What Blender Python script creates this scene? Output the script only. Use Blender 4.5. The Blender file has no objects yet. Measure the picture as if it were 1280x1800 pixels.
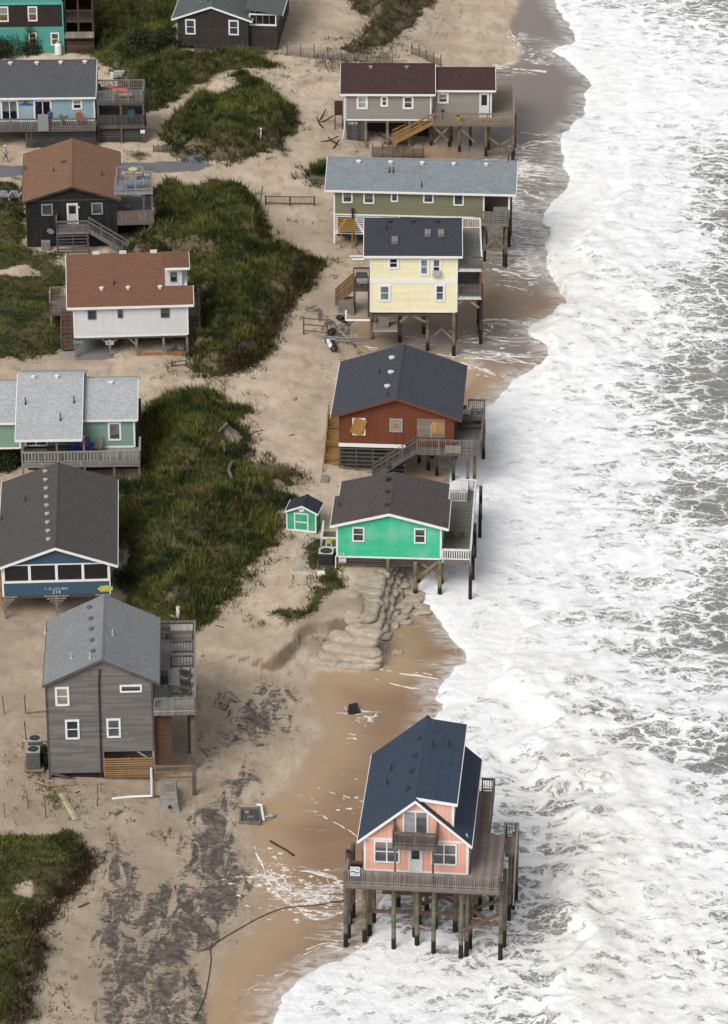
import bpy, bmesh, math, random
import numpy as np
from mathutils import Vector, Matrix

S = bpy.context.scene
C = S.collection
R = random.Random(7)
rng = np.random.default_rng(11)
rad = math.radians

# ---------------------------------------------------------------- camera
FPX = 6700.0                      # focal length in photograph pixels
PITCH = rad(27.0)
DIST = 309.0
CAM = Vector((0.0, -DIST * math.cos(PITCH), DIST * math.sin(PITCH)))
cd = bpy.data.cameras.new('camera')
cd.sensor_fit = 'VERTICAL'
cd.angle = 2 * math.atan(900.0 / FPX)
cd.clip_start = 1.0
cd.clip_end = 8000.0
cam = bpy.data.objects.new('camera', cd)
C.objects.link(cam)
cam.location = CAM
cam.rotation_euler = (math.pi / 2 - PITCH, 0, 0)
S.camera = cam

# ---------------------------------------------------------------- light
SUN_EL, SUN_AZ = rad(44), rad(214)    # azimuth clockwise from +Y (behind the camera, a little left)
world = bpy.data.worlds.new('World')
S.world = world
world.use_nodes = True
nt = world.node_tree
nt.nodes.clear()
sky = nt.nodes.new('ShaderNodeTexSky')
sky.sky_type = 'NISHITA'
sky.sun_disc = False
sky.sun_elevation = SUN_EL
sky.sun_rotation = SUN_AZ
sky.air_density = 1.0
sky.dust_density = 3.0
sky.ozone_density = 0.6
hs = nt.nodes.new('ShaderNodeHueSaturation')
hs.inputs['Saturation'].default_value = 0.22
bg = nt.nodes.new('ShaderNodeBackground')
bg.inputs['Strength'].default_value = 0.115
wo = nt.nodes.new('ShaderNodeOutputWorld')
nt.links.new(sky.outputs[0], hs.inputs['Color'])
nt.links.new(hs.outputs[0], bg.inputs['Color'])
nt.links.new(bg.outputs[0], wo.inputs['Surface'])
sd_ = bpy.data.lights.new('sun', 'SUN')
sd_.energy = 1.6
sd_.angle = rad(32)
sd_.color = (1.0, 0.975, 0.945)
sun = bpy.data.objects.new('sun', sd_)
C.objects.link(sun)
sv = Vector((math.sin(SUN_AZ) * math.cos(SUN_EL), math.cos(SUN_AZ) * math.cos(SUN_EL), math.sin(SUN_EL)))
sun.rotation_euler = sv.to_track_quat('Z', 'Y').to_euler()
sun.location = (0, -60, 120)
S.view_settings.view_transform = 'Standard'
S.view_settings.look = 'None'
S.view_settings.exposure = 0.46
S.view_settings.gamma = 1.0
S.cycles.max_bounces = 5
S.cycles.diffuse_bounces = 3
S.cycles.glossy_bounces = 2
S.cycles.transparent_max_bounces = 4

# ---------------------------------------------------------------- photograph pixel -> place
_f = Vector((0, math.cos(PITCH), -math.sin(PITCH)))
_u = Vector((0, math.sin(PITCH), math.cos(PITCH)))
def ray(px, py):
    return _f + Vector((1, 0, 0)) * ((px - 640.0) / FPX) + _u * ((900.0 - py) / FPX)
def W(px, py, z):
    d = ray(px, py)
    return CAM + d * ((z - CAM.z) / d.z)
def scale_at(px, py):                       # photograph pixels per metre
    return 21.7 * (py + 2514.0) / 3414.0

# ---------------------------------------------------------------- numpy noise
_perm = rng.permutation(4096)
_vals = rng.random(4096)
def vnoise(x, y, seed=0):
    xi = np.floor(x).astype(np.int64); yi = np.floor(y).astype(np.int64)
    fx = x - xi; fy = y - yi
    fx = fx * fx * (3 - 2 * fx); fy = fy * fy * (3 - 2 * fy)
    def h(a, b):
        return _vals[(_perm[(a + seed * 131) & 4095] + b * 7 + seed * 17) & 4095]
    n00 = h(xi, yi); n10 = h(xi + 1, yi); n01 = h(xi, yi + 1); n11 = h(xi + 1, yi + 1)
    return (n00 * (1 - fx) + n10 * fx) * (1 - fy) + (n01 * (1 - fx) + n11 * fx) * fy
def fbm(x, y, octv=4, seed=0):
    s = 0; a = 0.5; t = 0
    for o in range(octv):
        s = s + a * vnoise(x * 2 ** o + 13.7 * o, y * 2 ** o + 5.1 * o, seed + o); t += a; a *= 0.5
    return s / t
def sstep(a, b, x):
    t = np.clip((x - a) / (b - a), 0, 1)
    return t * t * (3 - 2 * t)

def sdf(poly, P):                            # signed distance, positive inside
    d2 = np.full(len(P), 1e18); ins = np.zeros(len(P), bool)
    n = len(poly)
    for i in range(n):
        a = poly[i]; b = poly[(i + 1) % n]
        e = b - a
        w = P - a
        t = np.clip((w @ e) / max(e @ e, 1e-12), 0, 1)
        q = w - t[:, None] * e
        d2 = np.minimum(d2, (q * q).sum(1))
        c = ((a[1] > P[:, 1]) != (b[1] > P[:, 1]))
        if abs(b[1] - a[1]) > 1e-12:
            xx = a[0] + (P[:, 1] - a[1]) * (b[0] - a[0]) / (b[1] - a[1])
            ins ^= c & (P[:, 0] < xx)
    d = np.sqrt(d2)
    return np.where(ins, d, -d)
def pdist(line, P):                          # distance to an open polyline
    d2 = np.full(len(P), 1e18)
    for a, b in zip(line[:-1], line[1:]):
        e = b - a; w = P - a
        t = np.clip((w @ e) / max(e @ e, 1e-12), 0, 1)
        q = w - t[:, None] * e
        d2 = np.minimum(d2, (q * q).sum(1))
    return np.sqrt(d2)
def smooth(pts, closed=True, k=3):           # Catmull-Rom
    pts = np.asarray(pts, float); n = len(pts); out = []
    rg = range(n) if closed else range(n - 1)
    for i in rg:
        p = [pts[(i + j) % n] if closed else pts[min(max(i + j, 0), n - 1)] for j in (-1, 0, 1, 2)]
        for s in range(k):
            t = s / k
            out.append(0.5 * (2 * p[1] + (p[2] - p[0]) * t + (2 * p[0] - 5 * p[1] + 4 * p[2] - p[3]) * t * t
                              + (3 * p[1] - p[0] - 3 * p[2] + p[3]) * t ** 3))
    if not closed: out.append(pts[-1])
    return np.array(out)

class RBF:
    def __init__(s, pts, vals):
        s.p = np.array(pts, float); n = len(s.p)
        A = np.zeros((n + 1, n + 1))
        A[:n, :n] = np.linalg.norm(s.p[:, None] - s.p[None], axis=2)
        A[:n, n] = 1; A[n, :n] = 1
        s.w = np.linalg.solve(A, np.append(np.array(vals, float), 0))
    def __call__(s, P):
        r = np.full(len(P), s.w[-1])
        for q, w in zip(s.p, s.w): r += w * np.sqrt(((P - q) ** 2).sum(1))
        return r

# ---------------------------------------------------------------- ground heights
HP = [(600,60,2.2),(800,40,1.2),(900,60,.5),(1000,60,0),(1200,60,-1.5),(400,60,2.5),(200,30,2.4),(50,60,2.4),
 (300,285,2.4),(0,290,2.4),(500,285,2.2),(600,250,1.9),(690,255,1.2),(850,270,.35),(1000,270,-.3),(1250,300,-2),
 (500,400,1.9),(580,430,1.5),(650,500,1.0),(700,600,.5),(850,590,.1),(960,600,-.3),(1200,600,-2),
 (100,620,2.2),(330,640,2.2),(480,690,2.2),(560,760,1.9),(600,640,1.4),(600,545,2.2),(625,545,2.0),(560,540,2.2),(620,810,1.5),(760,830,.2),(850,700,0),(1000,700,-.8),(1250,800,-2),
 (60,860,2.3),(30,1090,2.2),(380,1060,2.2),(520,960,2.2),(600,985,2.1),(690,1050,.5),(560,1200,.6),(450,1200,1.1),(350,1250,1.4),(180,1250,1.8),
 (250,1450,1.6),(60,1380,1.9),(100,1550,1.8),(30,1750,1.8),(250,1700,1.3),(420,1500,.8),(350,1800,.7),(500,1600,.45),(450,1750,.4),(560,1720,.2),
 (650,1680,.12),(780,1650,-.1),(900,1600,-.4),(1000,1750,-.8),(1250,1500,-2),(1250,1780,-2),(740,1200,.3),(810,1150,.12),(640,1400,.45),
 (800,1300,0),(1000,1300,-1),(1000,1000,-1),(830,1000,-.1),(740,1060,.25)]
def _xy(px, py, z): p = W(px, py, z); return (p.x, p.y)
_hr = RBF([_xy(*h) for h in HP], [h[2] for h in HP])
def Tb(P):
    return np.clip(_hr(P), -2.6, 2.7)
def tb1(x, y): return float(Tb(np.array([[x, y]]))[0])
def Gb(px, py, off=0.0):                      # pixel -> point on the smooth base ground (+off)
    z = 1.0
    for _ in range(10):
        p = W(px, py, z + off); z = 0.5 * z + 0.5 * tb1(p.x, p.y)
    return W(px, py, z + off)
def poly(pts, off=0.0, k=3, closed=True):
    a = np.array([(lambda p: (p.x, p.y))(Gb(px, py, off)) for px, py in pts])
    return smooth(a, closed, k)

# sand bluff that the big sandbags hold up
BLUFF = poly([(300,1128),(380,1140),(440,1155),(480,1163),(505,1148),(528,1120),(540,1100),(575,1095),(605,1092),(640,1098),
              (655,1060),(668,1020),(690,990),(700,960),(600,900),(480,850),(250,950),(180,1080)], 1.0, 3)
# dunes: outline in the photograph, height, rim width
DUNES = {
 'mound': ([(295,205),(318,190),(345,160),(385,140),(430,130),(480,150),(505,175),(514,200),(505,228),(470,250),(420,262),(370,272),(325,262),(298,250),(288,228)], 2.2, 2.2),
 'arc':   ([(165,-20),(300,-20),(300,40),(305,80),(350,92),(420,90),(468,92),(470,105),(430,112),(380,122),(340,140),(310,165),(280,180),(255,190),(250,160),(200,130),(175,105),(160,60)], 1.3, 2.5),
 'ridge': ([(264,326),(300,322),(345,322),(390,320),(428,320),(456,346),(466,375),(470,408),(482,432),(520,442),(558,440),(560,452),(538,478),(505,520),(480,560),(462,600),(430,630),(385,642),(350,636),(342,600),(345,540),(338,480),(332,445),(280,440),(230,440),(225,425),(268,400),(272,340)], 2.5, 2.2),
 'crest': ([(255,705),(285,683),(330,672),(362,664),(395,676),(428,705),(434,740),(430,775),(436,802),(425,822),(370,838),(300,850),(200,850),(205,822),(245,818),(247,750)], 2.8, 5.5),
 'middle':([(200,845),(280,855),(350,846),(420,822),(440,810),(470,812),(500,810),(510,840),(507,868),(482,905),(457,950),(427,985),(402,1020),(367,1062),(330,1088),(285,1085),(240,1070),(220,1040),(212,1000),(205,930)], 2.8, 5.5),
 'south': ([(-60,1480),(0,1470),(60,1458),(110,1458),(140,1475),(152,1503),(135,1535),(105,1560),(80,1600),(45,1618),(52,1650),(60,1685),(30,1705),(42,1745),(25,1790),(10,1840),(-60,1840)], 1.6, 1.2),
 'west':  ([(-80,315),(0,318),(30,320),(38,345),(35,362),(45,372),(46,440),(60,446),(110,446),(114,520),(116,600),(60,628),(0,625),(-80,620)], 0.7, 2.0),
 'north': ([(610,-30),(760,-30),(745,10),(720,35),(690,60),(650,78),(620,85),(610,70),(640,45),(640,20)], 1.6, 2.5),
 'strip': ([(470,1100),(495,1092),(530,1078),(556,1050),(572,1020),(580,1004),(598,1004),(608,1020),(600,1042),(575,1070),(540,1090),(500,1100)], 0.12, 0.8),
 'patch': ([(538,1003),(545,965),(560,955),(590,960),(590,1004)], 0.06, 0.5),
 'box':   ([(545,310),(545,296),(552,288),(575,286),(585,300),(582,314),(560,312)], 0.6, 0.8),
}
DP = {k: poly(v[0], 0.45 * v[1]) for k, v in DUNES.items()}
def warp(P, a, s, seed):
    return P + a * (np.stack([fbm(P[:, 0] * s, P[:, 1] * s, 3, seed), fbm(P[:, 0] * s, P[:, 1] * s, 3, seed + 9)], 1) - 0.5)
def full(P, want=False):
    h = Tb(P)
    Q = warp(warp(P, 2.6, 0.42, 3), 0.9, 1.5, 14)
    b = sdf(BLUFF, P + 0.5 * (warp(P, 1, .8, 21) - P))
    h = h + np.maximum(2.15 - h, 0) * sstep(0.05, 0.6, b)
    veg = np.zeros(len(P)); sds = {}
    for k, (pp, H, rim) in DUNES.items():
        d = sdf(DP[k], Q); sds[k] = d
        m = sstep(-0.3, rim, d)
        lump = 0.75 + 0.5 * fbm(P[:, 0] * .25, P[:, 1] * .25, 3, 30)
        h = h + H * m * lump * (0.8 + 0.2 * sstep(0, 6, d)) + min(H, 1.2) * m * 1.5 * (fbm(P[:, 0] * .55, P[:, 1] * .45, 3, 35) - .5)
        veg = np.maximum(veg, sstep(-0.35, 0.5, d))
    # soft sand relief on the dry part
    dry = sstep(0.5, 1.6, h)
    h = h + dry * (0.50 * (fbm(P[:, 0] * .30, P[:, 1] * .30, 4, 5) - .5) + 0.14 * (fbm(P[:, 0] * 1.6, P[:, 1] * 1.6, 3, 8) - .5))
    return (h, veg, sds) if want else h
def T1(x, y): return float(full(np.array([[x, y]]))[0])
def G(px, py, off=0.0):                      # pixel -> point on the real ground
    z = tb1(*_xy(px, py, 1.5))
    for _ in range(12):
        p = W(px, py, z + off); z = 0.5 * z + 0.5 * T1(p.x, p.y)
    return W(px, py, z + off)

# ---------------------------------------------------------------- node helpers
def new_mat(name):
    m = bpy.data.materials.new(name); m.use_nodes = True
    t = m.node_tree; b = t.nodes['Principled BSDF']
    return m, t, b
class N:
    def __init__(s, t): s.t = t
    def n(s, typ, **kw):
        x = s.t.nodes.new(typ)
        for k, v in kw.items(): setattr(x, k, v)
        return x
    def put(s, sock, v):
        if v is None: return
        if isinstance(v, bpy.types.NodeSocket): s.t.links.new(v, sock)
        else:
            if sock.type == 'RGBA' and len(v) == 3: v = (*v, 1)
            sock.default_value = v
    def math(s, op, a, b=None, c=None, clamp=False):
        x = s.n('ShaderNodeMath', operation=op, use_clamp=clamp)
        for i, v in enumerate((a, b, c)): s.put(x.inputs[i], v)
        return x.outputs[0]
    def mix(s, f, a, b, mode='MIX'):
        x = s.n('ShaderNodeMix', data_type='RGBA', blend_type=mode)
        s.put(x.inputs[0], f); s.put(x.inputs[6], a); s.put(x.inputs[7], b)
        return x.outputs[2]
    def ss(s, v, a, b, o0=0.0, o1=1.0):
        x = s.n('ShaderNodeMapRange', interpolation_type='SMOOTHSTEP')
        s.put(x.inputs[0], v); s.put(x.inputs[1], a); s.put(x.inputs[2], b); s.put(x.inputs[3], o0); s.put(x.inputs[4], o1)
        return x.outputs[0]
    def noise(s, vec, sc, det=4, rough=.55, dist=0.0, color=False):
        x = s.n('ShaderNodeTexNoise'); s.put(x.inputs['Vector'], vec)
        s.put(x.inputs['Scale'], sc); x.inputs['Detail'].default_value = det
        x.inputs['Roughness'].default_value = rough; x.inputs['Distortion'].default_value = dist
        return x.outputs['Color' if color else 'Fac']
    def vor(s, vec, sc, feat='F1', out='Distance', rnd=1.0):
        x = s.n('ShaderNodeTexVoronoi', feature=feat); s.put(x.inputs['Vector'], vec)
        s.put(x.inputs['Scale'], sc); x.inputs['Randomness'].default_value = rnd
        return x.outputs[out]
    def coord(s, out='Object'): return s.n('ShaderNodeTexCoord').outputs[out]
    def mapv(s, vec, sc=(1, 1, 1), rot=(0, 0, 0)):
        x = s.n('ShaderNodeMapping'); s.put(x.inputs['Vector'], vec)
        x.inputs['Scale'].default_value = sc; x.inputs['Rotation'].default_value = rot
        return x.outputs[0]
    def attr(s, name, out='Fac'): return s.n('ShaderNodeAttribute', attribute_name=name).outputs[out]
    def vadd(s, a, b, op='ADD'):
        x = s.n('ShaderNodeVectorMath', operation=op); s.put(x.inputs[0], a); s.put(x.inputs[1], b); return x.outputs[0]
    def vscale(s, a, k):
        x = s.n('ShaderNodeVectorMath', operation='SCALE'); s.put(x.inputs[0], a); s.put(x.inputs[3], k); return x.outputs[0]
    def sep(s, v):
        x = s.n('ShaderNodeSeparateXYZ'); s.put(x.inputs[0], v); return x.outputs
    def comb(s, x_, y_, z_):
        x = s.n('ShaderNodeCombineXYZ')
        for i, v in enumerate((x_, y_, z_)): s.put(x.inputs[i], v)
        return x.outputs[0]
    def bump(s, h, strength=.5, dist=.05, normal=None):
        x = s.n('ShaderNodeBump'); x.inputs['Strength'].default_value = strength; x.inputs['Distance'].default_value = dist
        s.put(x.inputs['Height'], h); s.put(x.inputs['Normal'], normal); return x.outputs[0]

def np_mesh(name, V, F, mat, attrs=None, smooth=True):
    me = bpy.data.meshes.new(name)
    nv, nf, k = len(V), len(F), F.shape[1]
    me.vertices.add(nv); me.vertices.foreach_set('co', V.astype(np.float32).ravel())
    me.loops.add(nf * k); me.loops.foreach_set('vertex_index', F.astype(np.int32).ravel())
    me.polygons.add(nf)
    me.polygons.foreach_set('loop_start', np.arange(0, nf * k, k, dtype=np.int32))
    try: me.polygons.foreach_set('loop_total', np.full(nf, k, np.int32))
    except Exception: pass
    me.polygons.foreach_set('use_smooth', np.full(nf, smooth, bool))
    for an, av in (attrs or {}).items():
        at = me.attributes.new(an, 'FLOAT', 'POINT'); at.data.foreach_set('value', av.astype(np.float32))
    me.update(calc_edges=True); me.validate()
    me.materials.append(mat)
    o = bpy.data.objects.new(name, me); C.objects.link(o)
    return o
def axis(lo, hi, st, far_lo, far_hi):
    core = list(np.arange(lo, hi + st / 2, st))
    a = []; x = lo; d = st
    while x > far_lo: d *= 1.35; x -= d; a.append(x)
    b = []; x = core[-1]; d = st
    while x < far_hi: d *= 1.35; x += d; b.append(x)
    return np.array(a[::-1] + core + b)
def grid_faces(nx, ny):
    i = np.arange(nx * ny).reshape(ny, nx)
    return np.stack([i[:-1, :-1].ravel(), i[:-1, 1:].ravel(), i[1:, 1:].ravel(), i[1:, :-1].ravel()], 1)
# ================================================================= beach and dunes
def wpt(px, py): p = Gb(px, py); return np.array((p.x, p.y))
def blobs(P, lst):                            # soft patches: (px, py, radius x, radius y in metres, weight)
    r = np.zeros(len(P))
    for px, py, rx, ry, w in lst:
        c = wpt(px, py)
        r = np.maximum(r, w * np.exp(-(((P[:, 0] - c[0]) / rx) ** 2 + ((P[:, 1] - c[1]) / ry) ** 2)))
    return r
SHORE = [(955,-60),(968,-20),(985,20),(1003,45),(1010,75),(985,82),(975,92),(1000,105),(1020,125),(1042,146),(1032,165),(1030,190),(1028,205),(1012,214),(1002,230),(985,245),(990,265),(992,290),(1002,325),(985,345),(962,365),(958,388),(972,405),(962,430),(963,460),(968,482),(985,510),(1004,535),(990,555),(960,565),(930,578),(935,592),(962,604),(966,622),(966,640),(945,652),(910,667),(885,690),(868,706),(848,718),(815,735),(800,790),(790,860),(765,940),(745,1000),(738,1045),(755,1068),(778,1090),(785,1110),(805,1130),(821,1150),(818,1165),(800,1172),(786,1190),(768,1213),(770,1233),(784,1240),(768,1258),(750,1300),(735,1380),(715,1470),(690,1550),(662,1600),(652,1640),(640,1662),(605,1686),(570,1700),(530,1724),(502,1750),(486,1780),(475,1805),(460,1850)]
SH = poly(SHORE, 0.0, 3, closed=False)
WATER = np.vstack([SH, [(SH[-1][0] - 60, -900), (4000, -900), (4000, 3000), (SH[0][0] - 25, 3000), (SH[0][0] - 5, SH[0][1] + 30)]])
WET = poly([(985,-40),(930,-10),(895,45),(915,85),(912,105),(880,118),(850,130),(840,210),(700,268),(780,300),(880,300),(880,440),(640,560),(640,620),(760,640),(840,640),(700,830),(690,1000),(668,1085),(672,1130),(665,1175),(560,1178),(545,1200),(540,1250),(560,1290),(545,1320),(500,1380),(440,1440),(450,1500),(445,1560),(470,1600),(420,1660),(380,1720),(370,1830),(440,1900),(900,1700),(1100,1000),(1100,300),(1060,60)], 0.0, 3)
ROAD = poly([(-200,288),(0,290),(150,288),(345,281),(378,290),(350,301),(200,304),(0,312),(-200,314)], 0.0, 1)
DARK = [(470,1260,3,4,1.0),(480,1225,2.5,3,.8),(420,1290,3,5,.8),(400,1320,3,4,.7),(350,1240,2,4,.55),(380,1225,3,3,.6),(430,1385,2.2,4,.9),(405,1410,2.5,4,.8),(375,1440,2.2,5,.9),(390,1475,2,5,1.0),(372,1510,2.5,5,1.0),(385,1560,2.3,4,1.0),(370,1590,3,4,1.0),
 (310,1480,2,3,.7),(205,1530,1.6,5,.9),(215,1575,1.8,4,.9),(270,1600,2.2,5,.9),(300,1570,2.5,4,.9),(330,1620,3,6,1.0),(190,1650,2,5,.95),(220,1690,2.3,5,1.0),(260,1700,2.4,6,1.0),(300,1690,2.4,7,.9),(230,1750,2.2,6,1.0),(290,1770,3,7,1.0),(340,1790,2.5,5,.9),(330,1720,2,5,.8),(270,1800,4,6,.9),(150,1790,2,4,.4),
 (560,340,2,2,.0),(545,395,4,5,.45),(600,400,2,5,.7),(640,440,2,4,.6),(560,555,2,3,.75),(600,580,3,5,.8),(620,600,3,5,.7),(590,630,1.5,4,.6),(555,720,2,5,.5),(545,760,1.5,3,.35),(700,70,2,6,.45),(760,40,2.5,7,.5),(730,95,3,7,.5),(790,20,2,6,.5),(800,60,1.5,4,.4),(500,95,4,6,.35),(570,100,4,5,.45),(620,105,4,5,.5),(690,110,4,6,.45),(650,250,3,6,.6),(690,255,3,5,.7),(460,1340,2,3,.4),(230,1390,3,4,.35),(330,1330,2,3,.3),(480,600,1.5,3,.2)]
WASH = [(600,1640,3,2.5,.75),(565,1600,3,2,.7),(530,1690,2.5,2,.55),(460,1740,2,3,.4),(805,1195,1.3,3.5,1.0),(780,1222,.8,2,.8),(800,1262,1.5,2,.5),(925,300,5,6,1.0),(900,400,6,8,.95),(930,470,4,4,.9),(740,1640,3,3,.6),(920,260,3,3,.8),(900,320,3,7,.75),(930,290,3,4,.6),(930,380,2.5,5,.8),(900,360,2.5,5,.9),(880,420,4,5,.75),(920,450,3,7,.9),(900,480,4,4,.6),(860,500,4,2,.3),(900,570,4,1.2,.7),(860,600,6,1.6,.65),(880,625,6,1.4,.85),(800,585,3,5,.35),(960,70,2.2,3,.55),(920,65,1.2,3,.7),(950,110,4,1.3,.7),(900,125,5,1.0,.7),(1000,190,3,1.0,.3),(720,590,4,3,.5),(690,640,4,2,.3),(700,1150,4,.7,.35),(760,1165,4,.7,.4),(640,1255,2,1,.6),(620,1300,1.5,1,.3),(530,1400,1.2,3,.35),(560,1430,2,3,.3),(480,1540,1.2,2.5,.75),(505,1565,1.6,2.5,.9),(545,1575,2.5,1.8,.85),(590,1570,2,1.8,.7),(560,1530,3,2,.55),(465,1510,.8,2.5,.45),(620,1640,2,3,.35),(700,1620,3,5,.4)]
ax = axis(-46, 48, 0.34, -2500, 2500)
ay = axis(-82, 135, 0.34, -400, 4200)
gx, gy = np.meshgrid(ax, ay)
P = np.stack([gx.ravel(), gy.ravel()], 1)
hz, veg, sds = full(P, True)
core = (np.abs(P[:, 0]) < 70) & (P[:, 1] > -120) & (P[:, 1] < 190)
wetd = np.full(len(P), -5.0); wetd[core] = sdf(WET, warp(P[core], 1.2, .3, 40))
hz = hz - 0.0 * wetd
road = np.full(len(P), -5.0); road[core] = sdf(ROAD, warp(P[core], .5, .5, 44))
dark = np.zeros(len(P)); dark[core] = blobs(warp(P[core], 1.5, .35, 50), DARK)
wash = np.zeros(len(P)); wash[core] = blobs(warp(P[core], .9, .4, 55), WASH)
swash = blobs(P, [(950,60,6,18,1),(970,160,7,16,1),(940,260,8,12,1),(900,330,7,14,1),(890,420,8,14,1),(830,470,5,10,.6),(800,600,9,5,.75),(880,600,7,7,.8),(700,610,5,4,.6),(720,1030,3,3,.4),(700,1640,4,4,.5)])
edge = np.full(len(P), -9.0); edge[core] = sdf(WATER, warp(P[core], .7, .7, 70) + 0.35 * (warp(P[core], 1, 2.2, 75) - P[core]))
sand_tone = blobs(P, [(150,1420,12,16,.8),(220,1680,11,26,.9),(60,1300,8,14,.8),(30,1130,8,12,.7),(380,1280,8,14,.7),(80,1780,6,14,.7),(300,1480,9,14,.8),(560,560,6,10,.6),(540,410,5,7,.5),(620,440,5,8,.5),(640,250,6,8,.5),(700,70,9,14,.45),(150,640,10,3,.4),(10,295,5,4,.4),(562,1113,2.2,2.6,1.3),(615,1088,3.5,2,1.0),(650,1060,1.2,8,.8)])  # broad soft patches where the sand colour is darker
bare = blobs(P, [(385,178,2.2,3.0,1.2),(350,172,1.6,3.5,.9),(300,200,1.3,3,.9),(330,180,1.2,3,.9),(275,228,1.3,3,.8),(425,985,1.5,2,.4),(300,880,1.5,1.5,.35),(455,840,2,1.5,.35),(430,150,1.5,1.0,.5),(330,240,.8,2,.4),(475,105,1.5,1.5,.7),(388,712,1.2,1.3,1),(412,775,.9,1.6,1),(300,230,.8,2.5,.6),(270,215,1.2,3,.6),(20,488,3.2,1.4,1.0),(95,465,2,3,.5),(300,540,.6,1,.3),(355,530,1,2,.4),(490,860,1,2,.6),(265,1000,.9,1.6,.5),(250,1040,.9,1.6,.5),(40,1590,1.2,.8,.7),(20,1560,1.3,.8,.5),(215,985,1,3,.7),(100,1500,2,.6,.4),(650,70,2,3,.4),(430,112,2,1,.5)])
veg = veg * (1 - sstep(.25, .7, bare + .35 * (fbm(P[:, 0] * .9, P[:, 1] * .9, 3, 60) - .5)))
twigs = blobs(P, [(440,960,3,4,.8),(480,945,2,3,.7),(420,1010,2,4,.6),(545,480,2,4,.4),(470,590,1.5,4,.5),(370,1075,2,3,.5),(540,850,1,2,.8),(515,830,1,1.5,.7),(330,1400,3,3,.4),(150,1400,3,3,.5),(90,1390,2,3,.5),(60,1350,2,3,.4),(20,1330,1.6,3,.5),(30,1420,3,3,.3),(590,250,1.5,5,.5),(575,200,1,4,.5),(560,90,3,4,.3),(620,470,2,3,.6),(605,440,2,3,.5),(110,1600,2,3,.5)])

m, t, b = new_mat('beach_sand'); q = N(t)
co = q.coord('Object')
n1 = q.noise(co, 0.35, 6, .6); n2 = q.noise(co, 2.2, 6, .65); n3 = q.noise(co, 9.0, 4, .7); st0 = q.noise(q.mapv(co, (.3, 1.6, 1)), .7, 7, .65, .8); n4 = q.noise(q.mapv(co, (1, .35, 1)), 1.1, 6, .7, .6)
sand = q.mix(q.ss(n1, .35, .7), (.520, .422, .315), (.400, .312, .225))
sand = q.mix(q.ss(n4, .45, .72, 0, .6), sand, (.215, .166, .118))
sand = q.mix(q.ss(n3, .55, .75, 0, .35), sand, (.20, .155, .115))
sand = q.mix(q.ss(q.noise(co, .09, 5, .6), .42, .66, 0, .35), sand, (.285, .228, .170))
sand = q.mix(q.math('MULTIPLY', q.attr('sand_tone'), q.ss(n1, .25, .65, .55, 1)), sand, (.265, .207, .152))
# scattered wrack and twigs
tw = q.math('MULTIPLY', q.attr('twigs'), q.ss(q.noise(q.mapv(co, (1, .6, 1)), 3.2, 5, .75, 1.2), .50, .62))
sand = q.mix(tw, sand, (.075, .052, .036))
# dark heavy-mineral sand
rv = q.mapv(co, (1, .42, 1), (0, 0, -.5))
dm = q.math('ADD', q.math('MULTIPLY', q.attr('dark'), .74), q.math('MULTIPLY', q.math('SUBTRACT', q.noise(rv, .8, 10, .74, .9), .5), 2.4))
dm = q.math('ADD', dm, q.math('MULTIPLY', q.math('SUBTRACT', q.noise(q.mapv(co, (.5, 1.3, 1)), 3.2, 6, .75, .6), .5), 1.1))
dm = q.ss(dm, .41, .66)
dm = q.math('MULTIPLY', dm, q.ss(q.attr('dark'), .06, .3))
sand = q.mix(q.math('MULTIPLY', dm, q.ss(n2, .3, .62, .6, .95)), sand, (.046, .040, .040))
# vegetation soil
sand = q.mix(q.ss(q.math('ADD', q.attr('veg'), q.math('MULTIPLY', q.math('SUBTRACT', n2, .5), .9)), .35, .7), sand, q.mix(q.ss(q.noise(co, .5, 5, .6),   .4, .65), (.030, .034, .011), (.085, .066, .032)))
# raw moist soil on freshly cut faces
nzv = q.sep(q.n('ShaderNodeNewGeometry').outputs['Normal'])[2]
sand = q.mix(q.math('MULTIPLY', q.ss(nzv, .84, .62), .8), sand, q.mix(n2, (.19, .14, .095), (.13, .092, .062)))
# wet sand
wt = q.ss(q.math('ADD', q.attr('wet'), q.math('MULTIPLY', q.math('SUBTRACT', n1, .5), 1.6)), -.35, .8)
wcol = q.mix(q.ss(q.noise(q.mapv(co, (.3, 1, 1)), .25, 4), .35, .65), (.225, .135, .075), (.262, .170, .103))
wcol = q.mix(q.ss(q.noise(q.mapv(co, (.25, 1.2, 1)), .8, 6, .6, .4), .52, .75, 0, .5), wcol, (.15, .105, .075))
wcol = q.mix(q.ss(q.attr('wet'), 5.0, 1.2, 0, .85), wcol, q.mix(n1, (.39, .275, .168), (.33, .228, .136)))
wcol = q.mix(q.ss(q.attr('swash'), .25, .75, 0, .9), wcol, q.mix(st0, (.200, .166, .144), (.145, .122, .108)))
colr = q.mix(wt, sand, wcol)
# swash foam left on the wet sand, drawn out sideways
st = q.noise(q.mapv(co, (.30, 1.7, 1)), .9, 9, .7, 1.4)
lace = q.vor(q.vadd(q.mapv(co, (.55, 1.2, 1)), q.vscale(q.noise(co, .8, 3, .6, 0, True), 1.3)), 1.5, 'DISTANCE_TO_EDGE')
wf = q.math('ADD', q.math('MULTIPLY', q.attr('wash'), .57), q.math('MULTIPLY', q.math('SUBTRACT', st, .5), 2.0))
wf = q.math('MULTIPLY', q.ss(wf, .30, .62), q.ss(q.attr('wash'), .03, .25))
wf = q.math('MULTIPLY', wf, q.ss(lace, .26, .05, .30, 1.0))
colr = q.mix(wf, colr, (.74, .72, .69))
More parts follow.
